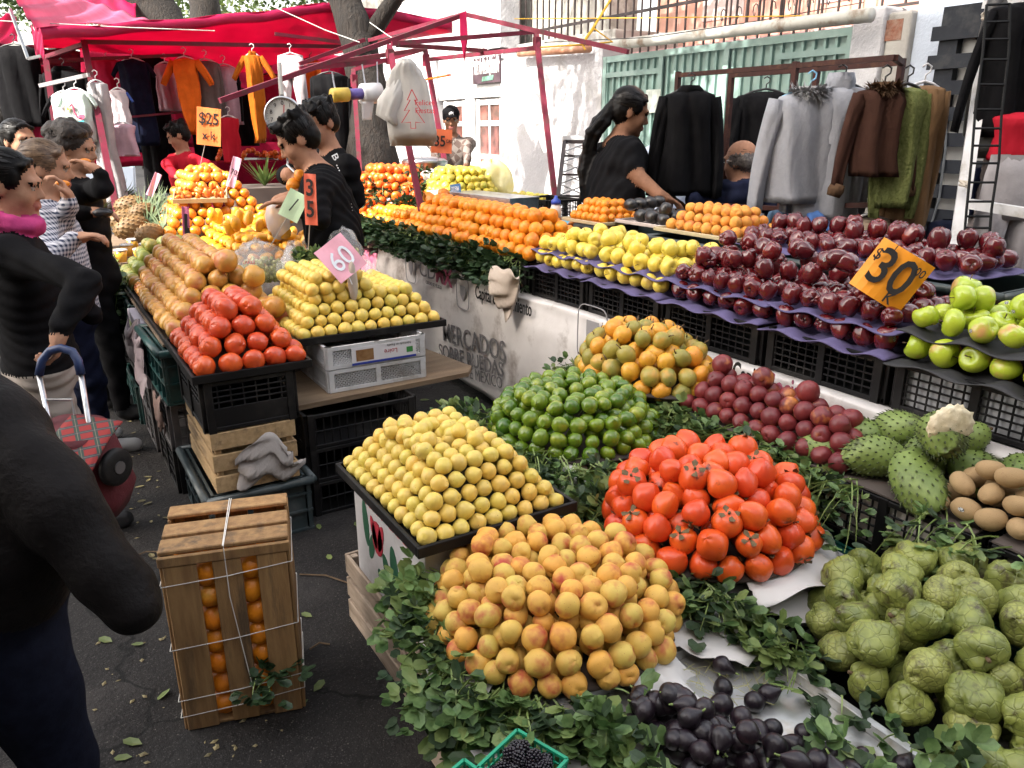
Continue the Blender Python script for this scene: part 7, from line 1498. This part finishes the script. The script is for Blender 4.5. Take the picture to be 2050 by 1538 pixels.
MB().tube([M_@V((-.035,.07,0)),M_@V((-.015,.085,0)),M_@V((-.005,.065,0)),M_@V((.0,.02,0)),M_@V((.02,-.02,0)),M_@V((.045,-.02,0))],.007,6).prism(oval(.05,-.015,.03,.02,.4),.003,M_).build('printed_flamingo',PKP,g1)
mb=MB()
for k in range(8): a=k*PI/4; mb.bar(M_@V((-.055,.05,0)),M_@V((-.055+.028*math.cos(a),.05+.028*math.sin(a),0)),.004)
mb.build('printed_sun',mat('yellow_print',(.5,.42,.05),rough=.7),g1); MB().prism([(.02,-.045),(.07,-.04),(.06,-.085),(.03,-.085)],.003,M_).build('printed_pot',mat('teal_print',(.05,.3,.35),rough=.7),g1); text('tr o',M_@Matrix.Translation((.0,-.125,0)),.06,PKP,g1,bold=.002)
G(PD(128,187,6.6),uR,.24,.42,C_WH,'white shirt with black sleeves beside the flamingo shirt','short',slm=BLK,dep=.05,group=CLG,seed=2,sll=.2)
G(PD(126,140,7.0),uR,.42,.5,BLK,'black hooded top on a black hanger high at the left','long',hang=HANG_B,collar=(BLK,'hood'),group=CLG,seed=3)
G(PD(212,118,7.9),uR,.36,.72,C_MAG,'crimson top with orange neckline hanging at the back left','short',group=CLG,seed=4,collar=(C_OR,'band'))
G(PD(236,180,6.9),uR,.16,.30,C_WH,'small white child shirt with blue sleeves','short',slm=C_BL,dep=.04,group=CLG,seed=5)
g2,Z,n=G(PD(264,120,7.5),uR,.30,.80,NAVY,'dark navy sports shirt hanging straight down','short',group=CLG,seed=6,fold=.2); 
MB().tube([Z(.04,-.10,-.085),Z(.06,-.125,-.09),Z(.09,-.07,-.085)],.004,5).build('printed_mark',C_WH,g2)
G(PD(292,112,8.2),uR,.36,.95,BLK,'black long top behind the navy sports shirt','short',hang=HANG_B,group=CLG,seed=7)
G(PD(330,128,7.9),uR,.22,.46,C_PK,'pink and black top hanging sideways','short',slm=BLK,group=CLG,seed=8)
G(PD(369,117,7.4),uR,.24,.70,C_OR,'bright orange tapering shirt on a white hanger','short',group=CLG,seed=9,taper=.35,sll=.26,slw=.3,dep=.07)
G(PD(410,122,7.6),uR,.27,.62,C_GR,'grey long sleeved sweater on a white hanger','long',group=CLG,seed=10,dep=.07,spread=.15)
G(PD(447,132,7.7),uR,.27,.56,C_PK,'pale pink shirt with black sleeves','long',slm=BLK,group=CLG,seed=11,dep=.07,spread=.15)
G(PD(505,110,7.3),uR,.16,.80,C_OR2,'dark orange hooded outfit hanging beside the white trousers','short',group=CLG,seed=12,taper=.55,sll=.25,slw=.35,collar=(C_OR2,'hood'))
trousers(PD(581,112,7.4),uR,.27,.62,C_WH,'white trousers hanging above the scale',group=CLG)
G(PD(660,148,7.2),uR,.36,1.1,BLK,'long black robe hanging left of the tree trunk','long',hang=HANG_B,group=CLG,seed=13,spread=.1)
G(PD(192,165,6.6),uR,.17,1.05,C_LG,'long pale grey skirt hanging beside the maroon pole',None,group=CLG,seed=14,name='hanging_skirt',cat='skirt',taper=1.35)
G(PD(244,248,6.9),uR,.22,.28,C_PK,'pink dotted child shorts on a white hanger',None,group=CLG,seed=15,name='hanging_shorts',cat='shorts',taper=1.2,dep=.05)
G(PD(457,235,7.6),uR,.20,.44,REDC,'red strappy top hanging low beside the red price card',None,group=CLG,seed=16,dep=.05,taper=.8)
for i,(px,py,D_,w,L,m,l) in enumerate(((28,92,7.0,.42,.7,BLK,'black cloth hanging at the far left under the tarp'),(62,128,7.2,.3,.9,C_MAG,'black and red dress hanging at the left'),(95,245,7.4,.26,.6,C_MAG,'low crimson dress hanging behind the women'),(300,245,8.4,.3,.75,BLK,'black trousers hanging in the dark low back left'),(345,255,8.6,.3,.75,NAVY,'dark navy skirt hanging in the dark low back middle'),(410,240,8.6,.34,.8,BLK,'black dress hanging low behind the red seller'),(480,180,8.6,.3,.6,BLK,'black top hanging behind the pale pink shirt'),(540,150,8.4,.3,.7,C_MAG,'plum top hanging behind the scale'),(620,120,8.4,.25,.7,C_OR,'small orange top behind the black robe'),(240,175,8.6,.34,.7,NAVY,'dark blue top at the back left'),(345,130,8.8,.3,.9,C_MAG,'crimson dress at the back between shirts'))):
    G(PD(px,py,D_),uR,w,L,m,l,'short' if i%2 else None,hang=HANG_B,group=CLG,seed=20+i,name='hanging_garment',cat='garment')
TARP=mat('crimson_tarp',(.60,.02,.13),(.50,.014,.10),sc=3,rough=.45,bump=.004,bsc=12,tl=.6); TARP_SUN=mat('sun_paled_tarp',(.75,.2,.35),(.68,.12,.25),sc=2,rough=.5,tl=.5)  # second tarp colour is paler: sun shining through is put into the pink
def lerp_pts(p,x):
    for (a,b),(c,d) in zip(p,p[1:]):
        if x<=c: return b+(d-b)*(x-a)/(c-a)
    return p[-1][1]
yf=[(70,57),(250,46),(450,30),(600,13),(660,5),(780,22),(905,42)]; yb=[(70,88),(170,94),(330,120),(480,146),(600,120),(740,98),(905,50)]
def tfn(u,v):
    x=70+835*u; a=PD(x,lerp_pts(yf,x),6.2+2.0*u); b=PD(x,lerp_pts(yb,x),8.8-.3*u); p=a.lerp(b,v); p.z+=-.10*math.sin(PI*v)*(.8+.2*math.sin(u*9))+.008*math.sin(u*31+v*9); return p
o=MB().grid(tfn,60,18).build('red_tarp',TARP,smooth=True,solid=.004); tag(o,'large crimson tarp roof stretched over the clothes stall','tarp')
def hemf(u,v): p=tfn(u,0); return p+V((0,0,-.09*v))+FW*(-.02*math.sin(v*3)+.012*math.sin(u*50))
tag(MB().grid(hemf,60,3).build('tarp_hem',TARP,smooth=True,solid=.003),'hanging front hem of the large crimson tarp','tarp')
def quadtarp(c,label,m=TARP,sag=.12,nm='tarp'):
    P_=[PD(*q) for q in c]
    def f(u,v): p=P_[0].lerp(P_[1],u).lerp(P_[3].lerp(P_[2],u),v); p.z-=sag*math.sin(PI*u)*math.sin(PI*v)-.02*math.sin(u*17+v*11); return p
    return tag(MB().grid(f,24,16).build(nm,m,smooth=True,solid=.004),label,'tarp')
quadtarp([(24,-14,6.0),(70,57,6.2),(300,42,9.5),(190,5,10.5)],'tarp peak coloured pale pink as if sunlit at the upper left corner',TARP_SUN,.05)
quadtarp([(120,22,10.5),(272,38,11),(272,-6,12),(205,-10,12)],'red tarp peak beside the thick trunk',TARP,.05)
quadtarp([(-60,34,7),(32,30,7),(36,86,7.6),(-60,88,7.6)],'tarp edge coloured pale pink as if sunlit at the far left',TARP_SUN,.05)
quadtarp([(-20,88,8.2),(160,100,8.6),(170,330,9.3),(-20,330,9.3)],'dark red hanging sheet at the back left of the clothes stall',cloth('maroon_sheet',(.1,.008,.02)),0,'hanging_sheet')
quadtarp([(160,96,9.2),(700,110,9.6),(690,300,10.2),(160,345,10.2)],'crimson sheet closing the back of the clothes stall',cloth('crimson_sheet',(.30,.008,.04),tl=.3),0,'hanging_sheet')
fr=thing('pole_scaffold','maroon tube frame carrying the crimson tarp and hanging clothes','frame',(.6,7,0))
def tb(a,b,w,parent,nm='tube',m=PINKPOLE): MB().bar(PD(*a),PD(*b),w,w).build(nm,m,parent)
def foot(a,b):  # extend a leaning pole to the ground
    A,B_=PD(*a),PD(*b); t=(A.z-.0)/(A.z-B_.z); return A,A+(B_-A)*t
A,B_=foot((168,84,6.7),(226,385,6.5)); MB().bar(A,B_,.05).build('pole',PINKPOLE,fr)
A,B_=foot((92,118,6.9),(118,300,6.9)); MB().bar(A,B_,.05).build('pole',PINKPOLE,fr)
A,B_=foot((38,95,7.4),(62,300,7.4)); MB().bar(A,B_,.045).build('pole',PINKPOLE,fr)
A,B_=foot((455,200,8.0),(470,330,8.0)); MB().bar(A,B_,.045).build('pole',PINKPOLE,fr)
for a,b,w in(((168,84,6.7),(700,94,8.0),.035),((88,116,6.9),(170,88,6.7),.035),((92,122,6.9),(420,108,8.2),.03),((70,128,7.2),(180,120,7.6),.03),((550,68,7.4),(710,88,7.8),.03),((60,215,7.2),(110,210,7.2),.03),((200,240,7.4),(470,215,8),.02)): tb(a,b,w,fr,'crossbar')
tb((80,172,6.6),(178,150,6.5),.03,fr,'white_bar',C_LG)
tb((20,18,6.1),(56,118,6.1),.02,fr,'bracket',STEEL); tb((56,118,6.1),(82,112,6.1),.02,fr,'bracket',STEEL)
quadtarp([(62,55,6.15),(84,62,6.15),(90,118,6.2),(72,112,6.2)],'knotted red tarp corner hanging from the frame',TARP,.0)
# parked van beyond
vn=thing('parked_van','pale blue white van parked far behind the left stalls','van',(PD(15,260,14).x,PD(15,260,14).y,0)); c=vn.location
Mv=Matrix.Translation(c)
b_=MB(); b_.prism([(-1.6,.4),(1.9,.4),(1.95,.9),(1.5,1.05),(1.05,1.75),(-1.5,1.8),(-1.65,1.2)],1.6,Mv@frame((0,-.8,0),(1,0,0),(0,0,1))); b_.build('van_body',mat('van_paint',(.5,.58,.7),rough=.3,coat=.4),vn,bevel=.05)
MB().prism([(-1.3,1.1),(.95,1.1),(.8,1.6),(-1.25,1.65)],.02,Mv@frame((0,-.81,0),(1,0,0),(0,0,1))).build('window',GLS,vn)
for x in(-1.,1.2): MB().lathe([(.0,-.1),(.3,-.1),(.32,-.08),(.32,.08),(.3,.1),(.0,.1)],20,M=Matrix.Rotation(PI/2,3,'X'),c=c+V((x,-.78,.33))).build('wheel',BLACKP,vn,True)
# seller's frame over the oranges
sf=thing('pole_scaffold','empty maroon tube frame with a gable over the oranges and mandarins','frame',(2.9,6,0))
for a,b in(((779,92,5.6),(835,379,5.35)),((851,99,7.0),(892,335,6.8)),((1073,66,6.2),(1110,385,6.0)),((707,140,6.8),(721,350,6.7))):
    A,B_=foot(a,b); MB().bar(A,B_,.038,.038).build('pole',PINKPOLE,sf)
    c=PD(a[0]+2,a[1]+22,a[2]-.005); MB().bar(c+V((0,0,.05)),c-V((0,0,.05)),.05,.05).build('socket',PINKPOLE,sf)
for a,b in(((440,202,4.9),(931,29,6.0)),((931,29,6.0),(1257,104,5.2)),((600,138,5.3),(777,121,5.6)),((784,88,5.6),(1074,64,6.2)),((795,90,5.62),(972,102,6.6)),((853,120,7.0),(1074,96,6.2)),((600,128,6.9),(730,80,7.2)),((707,140,7.0),(851,98,7.0)),((612,134,5.35),(851,98,7.0)),((931,29,6.0),(700,92,7.6))): tb(a,b,.032,sf,'crossbar')
MB().prism([(-.02,.12),(.03,.14),(.04,-.05),(.01,-.22),(-.02,-.05)],.02,frame(PD(926,62,5.9),RT,UPV)).build('red_ribbon',TARP,sf); rib=MB().bar(PD(850,160,6.2),PD(902,150,6.1),.035,.01); tag(rib.build('orange_rag',C_OR),'orange rag tied to the maroon pole beside the white bags','rag')
# hanging scale
c=PD(568,232,4.35); fdir=(V((-.6,0,CH-.2))-c).normalized(); sc_=thing('hanging_scale','round chrome hanging scale with a white numbered dial','scale',c); xr=V((0,0,1)).cross(fdir).normalized(); M_=frame(c,xr,fdir.cross(xr))
MB().lathe([(.0,-.05),(.09,-.05),(.104,-.035),(.106,.02),(.098,.03),(.0935,.024),(.0935,.016),(.0,.0159)],36,M=M_.to_3x3(),c=c).build('case',STEEL,sc_,True); MB().lathe([(.093,.018),(.0,.0181)],36,M=M_.to_3x3(),c=c).build('dial',mat('dial_white',(.6,.6,.56),rough=.4),sc_)
for k in range(10): a=PI/2-k*2*PI/10; text(str(k),M_@Matrix.Translation((.068*math.cos(a),.068*math.sin(a),.021)),.032,INK,sc_,ext=.0004)
mb=MB()
for k in range(40): a=k*PI/20; mb.bar(M_@V((.083*math.cos(a),.083*math.sin(a),.02)),M_@V((.09*math.cos(a),.09*math.sin(a),.02)),.0016)
mb.build('ticks',INK,sc_); MB().bar(M_@V((0,-.02,.023)),M_@V((.01,.06,.023)),.005,.002).build('pointer',CR1,sc_)
MB().tube([PD(560,128,4.6),PD(561,165,4.45),c+V((0,0,.105))],.012,8).build('hook_rod',mat('pale_rod',(.3,.28,.25),rough=.5,metal=.5),sc_); MB().tube([c+V((.0,0,-.1)),c+V((.0,0,-.25)),PD(575,330,4.3),PD(590,345,4.25)],.006,6).build('pan_hook',STEEL,sc_)
# film rolls
rr=thing('bag_roll','rolls of plastic bags, yellow, purple and white, on a hanging bar','bag roll',PD(712,190,4.9)); ax=(PD(770,185,4.95)-PD(665,190,4.75)).normalized()
def roll(a,b,r,m,nm): Mr=frame(a,ax.cross(UPV),UPV); L=(b-a).length; MB().lathe([(r*.3,0),(r,0),(r,L),(r*.3,L),(r*.3,0)],24,M=Matrix((tuple(ax.cross(UPV).normalized()),tuple(UPV),tuple(ax))).transposed(),c=a).build(nm,m,rr,True)
P0=PD(664,191,4.75); q_=lambda t: P0+ax*t
roll(q_(0),q_(.11),.042,mat('yellow_roll',(.6,.42,.06),(.52,.36,.05),sc=20,rough=.5),'yellow_roll'); roll(q_(.11),q_(.21),.034,mat('purple_roll',(.1,.07,.3),(.14,.1,.36),sc=30,rough=.4),'purple_roll'); roll(q_(.205),q_(.33),.062,mat('white_roll',(.68,.68,.7),rough=.4),'white_roll')
MB().grid(lambda u,v: q_(.21+.09*u*(1-v*.3))+V((0,0,-.05-.11*v))-FW*(.055+.01*math.sin(u*6)),8,8).build('loose_film',WFILM,rr,True,solid=.001)
MB().tube([PD(665,145,5.2),PD(668,165,4.95),q_(.03)+V((0,0,.0))],.005,6).tube([PD(725,130,5.4),q_(.24)],.005,6).tube([PD(755,125,5.5),q_(.32)+V((0,0,.0))],.005,6).build('chain',STEEL,rr)
# white carrier bags
cb_=thing('carrier_bags','bundle of white plastic carrier bags printed with a red Christmas tree','plastic bags',PD(818,190,4.7)); WB_=mat('carrier_film',(.58,.57,.55),(.5,.49,.47),sc=8,rough=.45,tl=.25,bump=.004,bsc=20)
u_=RT; n_=u_.cross(UPV)
for k in range(4):
    c=PD(818-4*k,118,4.7+.03*k); o_=(k-1.5)*.01; Zb=lambda s,z,d=0,c=c: c+u_*s+n_*d+V((0,0,z))
    mb=MB().loft([(Zb(o_,.0),u_*.03,n_*.02),(Zb(o_,-.03),u_*.06,n_*.03),(Zb(o_*2,-.07),u_*.085,n_*.022),(Zb(o_,-.13),u_*.12,n_*.02),(Zb(o_+.01,-.3),u_*.14,n_*.022),(Zb(o_+.025,-.42-.01*k),u_*.145,n_*.02),(Zb(o_+.03,-.475-.015*k),u_*.14,n_*.012)],36,fold=(.22,5,k)); mb.build('bag',WB_,cb_,True)
mb=MB().loft([(PD(800,160,4.75),u_*.05,n_*.03),(PD(785,200,4.78),u_*.09,n_*.035),(PD(775,230,4.8),u_*.07,n_*.03),(PD(790,250,4.8),u_*.02,n_*.02)],24,fold=(.25,4,2)); mb.build('bag',WB_,cb_,True)
c=PD(836,222,4.62); M_=frame(c,u_,UPV); RP=mat('red_print',(.55,.03,.04),rough=.6); tp=[(0,.12),(-.03,.06),(-.012,.062),(-.05,0),(-.018,.005),(-.07,-.07),(-.015,-.065),(-.015,-.10),(.015,-.10),(.015,-.065),(.07,-.07),(.018,.005),(.05,0),(.012,.062),(.03,.06),(0,.12)]
MB().tube([M_@V((x-.03,y,0)) for x,y in tp],.0028,5).build('printed_tree',RP,cb_); text('Felices',M_@Matrix.Translation((.045,.045,.0)),.045,RP,cb_,bold=.001); text('Fiestas',M_@Matrix.Translation((.045,.0,.0)),.045,RP,cb_,bold=.001)
tag(MB().prism([(-.06,.02),(.06,.03),(.05,-.04),(-.05,-.03)],.004,frame(PD(826,276,4.9),u_,UPV)).build('yellow_tag',mat('yellow_card',(.6,.5,.05),rough=.6)),'yellow scrap of card under the white bags','tag')
card((884,283),5.2,.14,.155,(.85,.2,.08),[('35',-.08,-.02,.62,.02),('$',-.42,.25,.25,.02),('GRILS',.44,.0,.2,.012)],'red orange price card reading 35 standing above the far yellow apples',tilt=-.05,pole=PD(874,340,5.3))
# brown rusty clothes rack on the right
rk=thing('clothes_rack','rusty brown square tube clothes rack behind the apples','clothes rack',(3.6,3,0)); X_=3.5
ps=[PX(1358,148,X_),PX(1592,142,X_),PX(1790,132,X_)]; yk=[ps[0].y,ps[1].y,ps[2].y]; zt=1.865
for y in yk[:2]: MB().bar((X_,y,0),(X_,y,zt+.02),.028).build('post',RUSTPOLE,rk)
for y in(yk[0]-.15,yk[1]+.1,yk[2]+.16): MB().bar((X_+.3,y,0),(X_+.3,y,zt+.02),.028).build('post',RUSTPOLE,rk)
MB().bar((X_,yk[0],zt),(X_,yk[2]+.0,zt),.025).build('top_rail',RUSTPOLE,rk); MB().bar((X_+.3,yk[0]-.15,zt),(X_+.3,yk[2]+.16,zt),.025).build('top_rail',RUSTPOLE,rk); MB().bar((X_,yk[2],zt),(X_+.3,yk[2]+.16,zt),.025).build('end_rail',RUSTPOLE,rk)
MB().bar((X_,yk[0],1.06),(X_,yk[1],1.06),.028).build('low_rail',RUSTPOLE,rk); MB().bar((X_,yk[1]+.5,1.12),(X_+.3,yk[1]-.1,1.12),.025).build('low_rail',RUSTPOLE,rk); MB().bar((X_,yk[1],1.15),(X_+.1,yk[2],1.2),.025).build('low_rail',RUSTPOLE,rk)
RG_='jackets on the rusty rack'; FLE=cloth('grey_fleece',(.29,.30,.33),(.265,.275,.305),sc=30,bump=.003,bsc=60); FUR=cloth('pale_grey_fur',(.36,.36,.37)); SUE=cloth('brown_suede',(.055,.026,.018),(.04,.018,.013),sc=8); BFUR=cloth('brown_fur',(.06,.035,.02),(.12,.07,.04)); GRNK=cloth('green_knit',(.17,.19,.07),(.11,.13,.04),sc=60,bump=.01,bsc=90); TAN=cloth('tan_cloth',(.22,.13,.065),(.16,.095,.05),sc=5); BLUT=cloth('bright_blue_cloth',(.09,.2,.5)); DEN=cloth('denim_blue',(.09,.15,.24))
uK=RT
G(PX(1382,182,3.45),uK,.31,.60,BLK,'long black hooded coat hanging at the left end of the rack','long',hang=HANG_B,dep=.095,collar=(BLK,'hood'),cat='coat',name='hanging_coat',group=RG_,seed=1,spread=.22,taper=1.15,sll=.56,slw=.27)
G(PX(1533,184,4.5),uK,.42,.62,BLK,'black jacket hanging behind the grey fleece jacket','long',hang=HANG_B,dep=.11,cat='jacket',name='hanging_jacket',group=RG_,seed=2,spread=.2,slw=.26)
G(PX(1622,184,3.42),uK,.34,.54,FLE,'pale grey fleece jacket with fluffy collar and cuffs','long',hang=HANG_L,dep=.095,cat='jacket',name='hanging_jacket',group=RG_,seed=3,collar=(FUR,'fur'),spread=.24,slw=.28,sll=.56,trim=FUR)
G(PX(1682,172,3.55),uK,.34,.66,FLE,'pale grey ribbed turtleneck sweater beside the fleece jacket','long',hang=HANG_B,dep=.10,cat='sweater',name='hanging_sweater',group=RG_,seed=4,collar=(FLE,'roll'),spread=.2,slw=.26)
G(PX(1770,176,3.5),uK,.23,.40,SUE,'dark brown suede jacket with shaggy fur collar','long',hang=HANG_B,dep=.095,cat='jacket',name='hanging_jacket',group=RG_,seed=5,collar=(BFUR,'fur'),spread=.3,slw=.3,trim=BFUR,sll=.42)
G(PX(1815,176,3.62),uK,.2,.55,GRNK,'mossy green knitted sweater between the brown and tan jackets','long',hang=HANG_B,dep=.10,cat='sweater',name='hanging_sweater',group=RG_,seed=6,spread=.12,slw=.3,sll=.56)
G(PX(1850,172,3.75),uK,.2,.72,TAN,'tan jacket at the right end of the rack','long',hang=HANG_W,dep=.10,cat='jacket',name='hanging_jacket',group=RG_,seed=7,spread=.15,slw=.36,sll=.70)
G(PX(1563,420,3.5),uK,.15,.22,DEN,'faded denim cloth folded over the low rail',None,hang=None,dep=.04,cat='cloth',name='folded_cloth',seed=8)
G(PX(1640,420,3.5),uK,.19,.26,BLUT,'bright blue garment hanging from the low rail',None,hang=None,dep=.08,cat='garment',name='hanging_garment',seed=9,fold=.25)
trousers(PX(1738,440,3.55),uK,.24,.5,cloth('beige_cloth',(.32,.25,.18)),'beige trousers hanging low under the tan jacket',hang=HANG_W)
trousers(PX(1700,430,3.8),uK,.25,.5,BLK,'black trousers hanging low behind the bright blue garment',hang=HANG_B)
gs=MB(); 
for px in(1463,1510): a=PX(px,418,3.7); b=PX(px-6,455,3.7); gs.bar(a,b,.03,.012)
tag(gs.build('green_straps',mat('lime_strap',(.12,.5,.05),rough=.5)),'pair of lime green straps hanging from the low rail','straps')
# leaning folding bed frame with white edge
lf=thing('leaning_frame','white edged folding metal lattice leaning against the wall','folding frame',PD(1148,440,5.75)); a,b,c,d=PD(1112,440,5.6),PD(1168,440,5.7),PD(1185,284,6.3),PD(1130,284,6.3)
for p,q in((a,b),(b,c),(c,d),(d,a)): MB().bar(p,q,.03,.03).build('dark_bar',IRON,lf)
for t in(.28,.55,.8): MB().bar(a.lerp(d,t),b.lerp(c,t),.015).build('cross_wire',IRON,lf)
mb=MB()
for k in range(7):
    for s in(0,1): mb.bar(a.lerp(b,s).lerp(d.lerp(c,s),k/7),a.lerp(b,1-s).lerp(d.lerp(c,1-s),(k+1)/7),.008)
mb.build('lattice',STEEL,lf); MB().bar(PD(1175,440,5.75),PD(1196,280,6.35),.06,.05).build('white_edge',WHITEP,lf); MB().bar(PD(1125,278,6.35),PD(1197,278,6.38),.05,.05).build('white_edge',WHITEP,lf)
# clothes stall at the right frame edge
ws=thing('white_stall_post','white painted square post with a crossbar at the right frame edge','post',PD(1912,510,3.4)); A,B_=PD(1984,20,3.55),PD(1912,510,3.35); t=(A.z)/(A.z-B_.z); MB().bar(A,A+(B_-A)*t,.055).build('post',WHITEP,ws); MB().bar(PD(1940,408,3.36),PD(2090,432,3.1),.04).build('crossbar',WHITEP,ws); MB().bar(PD(1975,8,3.55),PD(2090,-2,3.2),.04).build('crossbar',WHITEP,ws)
MB().tube([PD(1973+5*math.cos(k),26+3*k*.4,3.5-.05*math.sin(k)) for k in range(12)],.01,6).build('rope_tie',mat('pale_rope',(.45,.4,.33),rough=.8),ws); MB().tube([PD(1922,370,3.36),PD(1935,373,3.3),PD(1938,365,3.32),PD(1922,362,3.36),PD(1938,375,3.3)],.007,6).build('rope_tie',mat('pale_rope',(.45,.4,.33)),ws)
LEA=mat('black_leather_coat',(.016,.015,.015),(.026,.024,.024),sc=6,rough=.42,bump=.004,bsc=24)
G(PD(2050,-30,3.42),RT,.22,.74,LEA,'black leather coat hanging on the white post at the right edge','long',hang=None,dep=.13,cat='coat',name='hanging_coat',seed=3,spread=.12,slw=.36,sll=.60,fold=.1)
wl=thing('wire_ladder_hanger','black wire ladder hanger with rungs hanging beside the white post','hanger',PD(1990,100,3.2)); mb=MB()
lp=[PD(1975,10,3.2),PD(1968,100,3.2),PD(1952,230,3.2),PD(1945,320,3.2),PD(1935,420,3.2),PD(1930,480,3.2)]; rp=[PD(2022,8,3.2),PD(2020,100,3.2),PD(2005,230,3.2),PD(2000,320,3.2),PD(1985,420,3.2),PD(1980,480,3.2)]
mb.tube(lp,.006,6); mb.tube(rp,.006,6)
for t in range(14): k=t/13*4.99; i=int(k); mb.tube([lp[i].lerp(lp[i+1],k-i),rp[i].lerp(rp[i+1],k-i)],.005,5)
mb.build('wire',mat('dark_wire',(.006,.006,.006),rough=.5,spec=.15),wl)
G(PD(2058,6,3.3),RT,.3,.55,BLK,'black garment at the very right frame edge','long',hang=None,dep=.095,cat='garment',name='hanging_garment',seed=5); G(PD(2056,225,3.35),RT,.26,.2,REDC,'red garment at the very right frame edge',None,hang=None,dep=.09,cat='garment',name='hanging_garment',seed=6)
trousers(PD(2040,312,3.3),RT,.26,.8,C_LG,'grey trousers hanging at the right frame edge',hang=None); trousers(PD(2015,320,3.45),RT,.22,.8,C_GR,'darker grey trousers hanging behind the wire ladder',hang=None,seed=3)
G(PD(1972,335,3.5),RT,.14,.22,NAVY,'navy cloth bundle hung behind the white post',None,hang=None,dep=.07,cat='cloth',name='hanging_cloth',seed=8,fold=.3); G(PD(1900,440,3.8),RT,.2,.5,NAVY,'navy garment low behind the white post',None,hang=None,dep=.07,cat='garment',name='hanging_garment',seed=9)
# stall across the back with small red goods, seen below the scale
tb_=thing('far_goods_table','far table with orange and red goods on a crimson cloth behind the scale','table',PD(520,330,8.6)); c=PD(515,322,8.6)
MB().box((c.x-.5,c.y-.3,0),(c.x+.5,c.y+.3,c.z)).build('cloth',cloth('crimson_sheet',(.30,.008,.04)),tb_)
for k in range(40): put('mandarin',c+V((U(-.45,.45),U(-.25,.25),.03+U(0,.08))),None,.9,'small orange fruit on the far crimson table behind the scale','mandarin','far goods on the crimson table')
# ---------- light, world, camera
EL,AZ=math.radians(43),math.radians(262)   # sun stands over the -X side
sd=V((math.sin(AZ)*math.cos(EL),math.cos(AZ)*math.cos(EL),math.sin(EL)))
su=bpy.data.lights.new('sun','SUN'); su.energy=3.2; su.angle=math.radians(.5); su.color=(1,.95,.87); so=bpy.data.objects.new('sun',su); COL.objects.link(so); so.location=(-10,0,20); so.rotation_euler=(-sd).to_track_quat('-Z','Y').to_euler()
w=bpy.data.worlds.new('World'); scene.world=w; w.use_nodes=True; nt=w.node_tree; bg=nt.nodes['Background']; sky=nt.nodes.new('ShaderNodeTexSky'); sky.sky_type='NISHITA'; sky.sun_disc=False; sky.sun_elevation=EL; sky.sun_rotation=AZ; sky.air_density=1.2; sky.dust_density=4; sky.ozone_density=.4
hs_=nt.nodes.new('ShaderNodeHueSaturation'); hs_.inputs['Saturation'].default_value=.45; nt.links.new(sky.outputs[0],hs_.inputs['Color']); tn=mixc(nt,1.0,hs_.outputs[0],(1.04,.99,.93),'MULTIPLY'); nt.links.new(tn,bg.inputs[0]); bg.inputs[1].default_value=.15
cam=bpy.data.cameras.new('camera'); cam.sensor_width=36; cam.lens=36*FP/2050; cam.clip_end=400; cam.clip_start=.05; co=bpy.data.objects.new('camera',cam); COL.objects.link(co); co.location=(0,0,CH); co.rotation_euler=(PI/2-PIT,0,-YAW); scene.camera=co
scene.view_settings.view_transform='Standard'; scene.view_settings.look='None'; scene.view_settings.gamma=1; scene.view_settings.exposure=2.15
scene.cycles.max_bounces=6; scene.cycles.transparent_max_bounces=10; scene.cycles.diffuse_bounces=2; scene.cycles.use_denoising=True
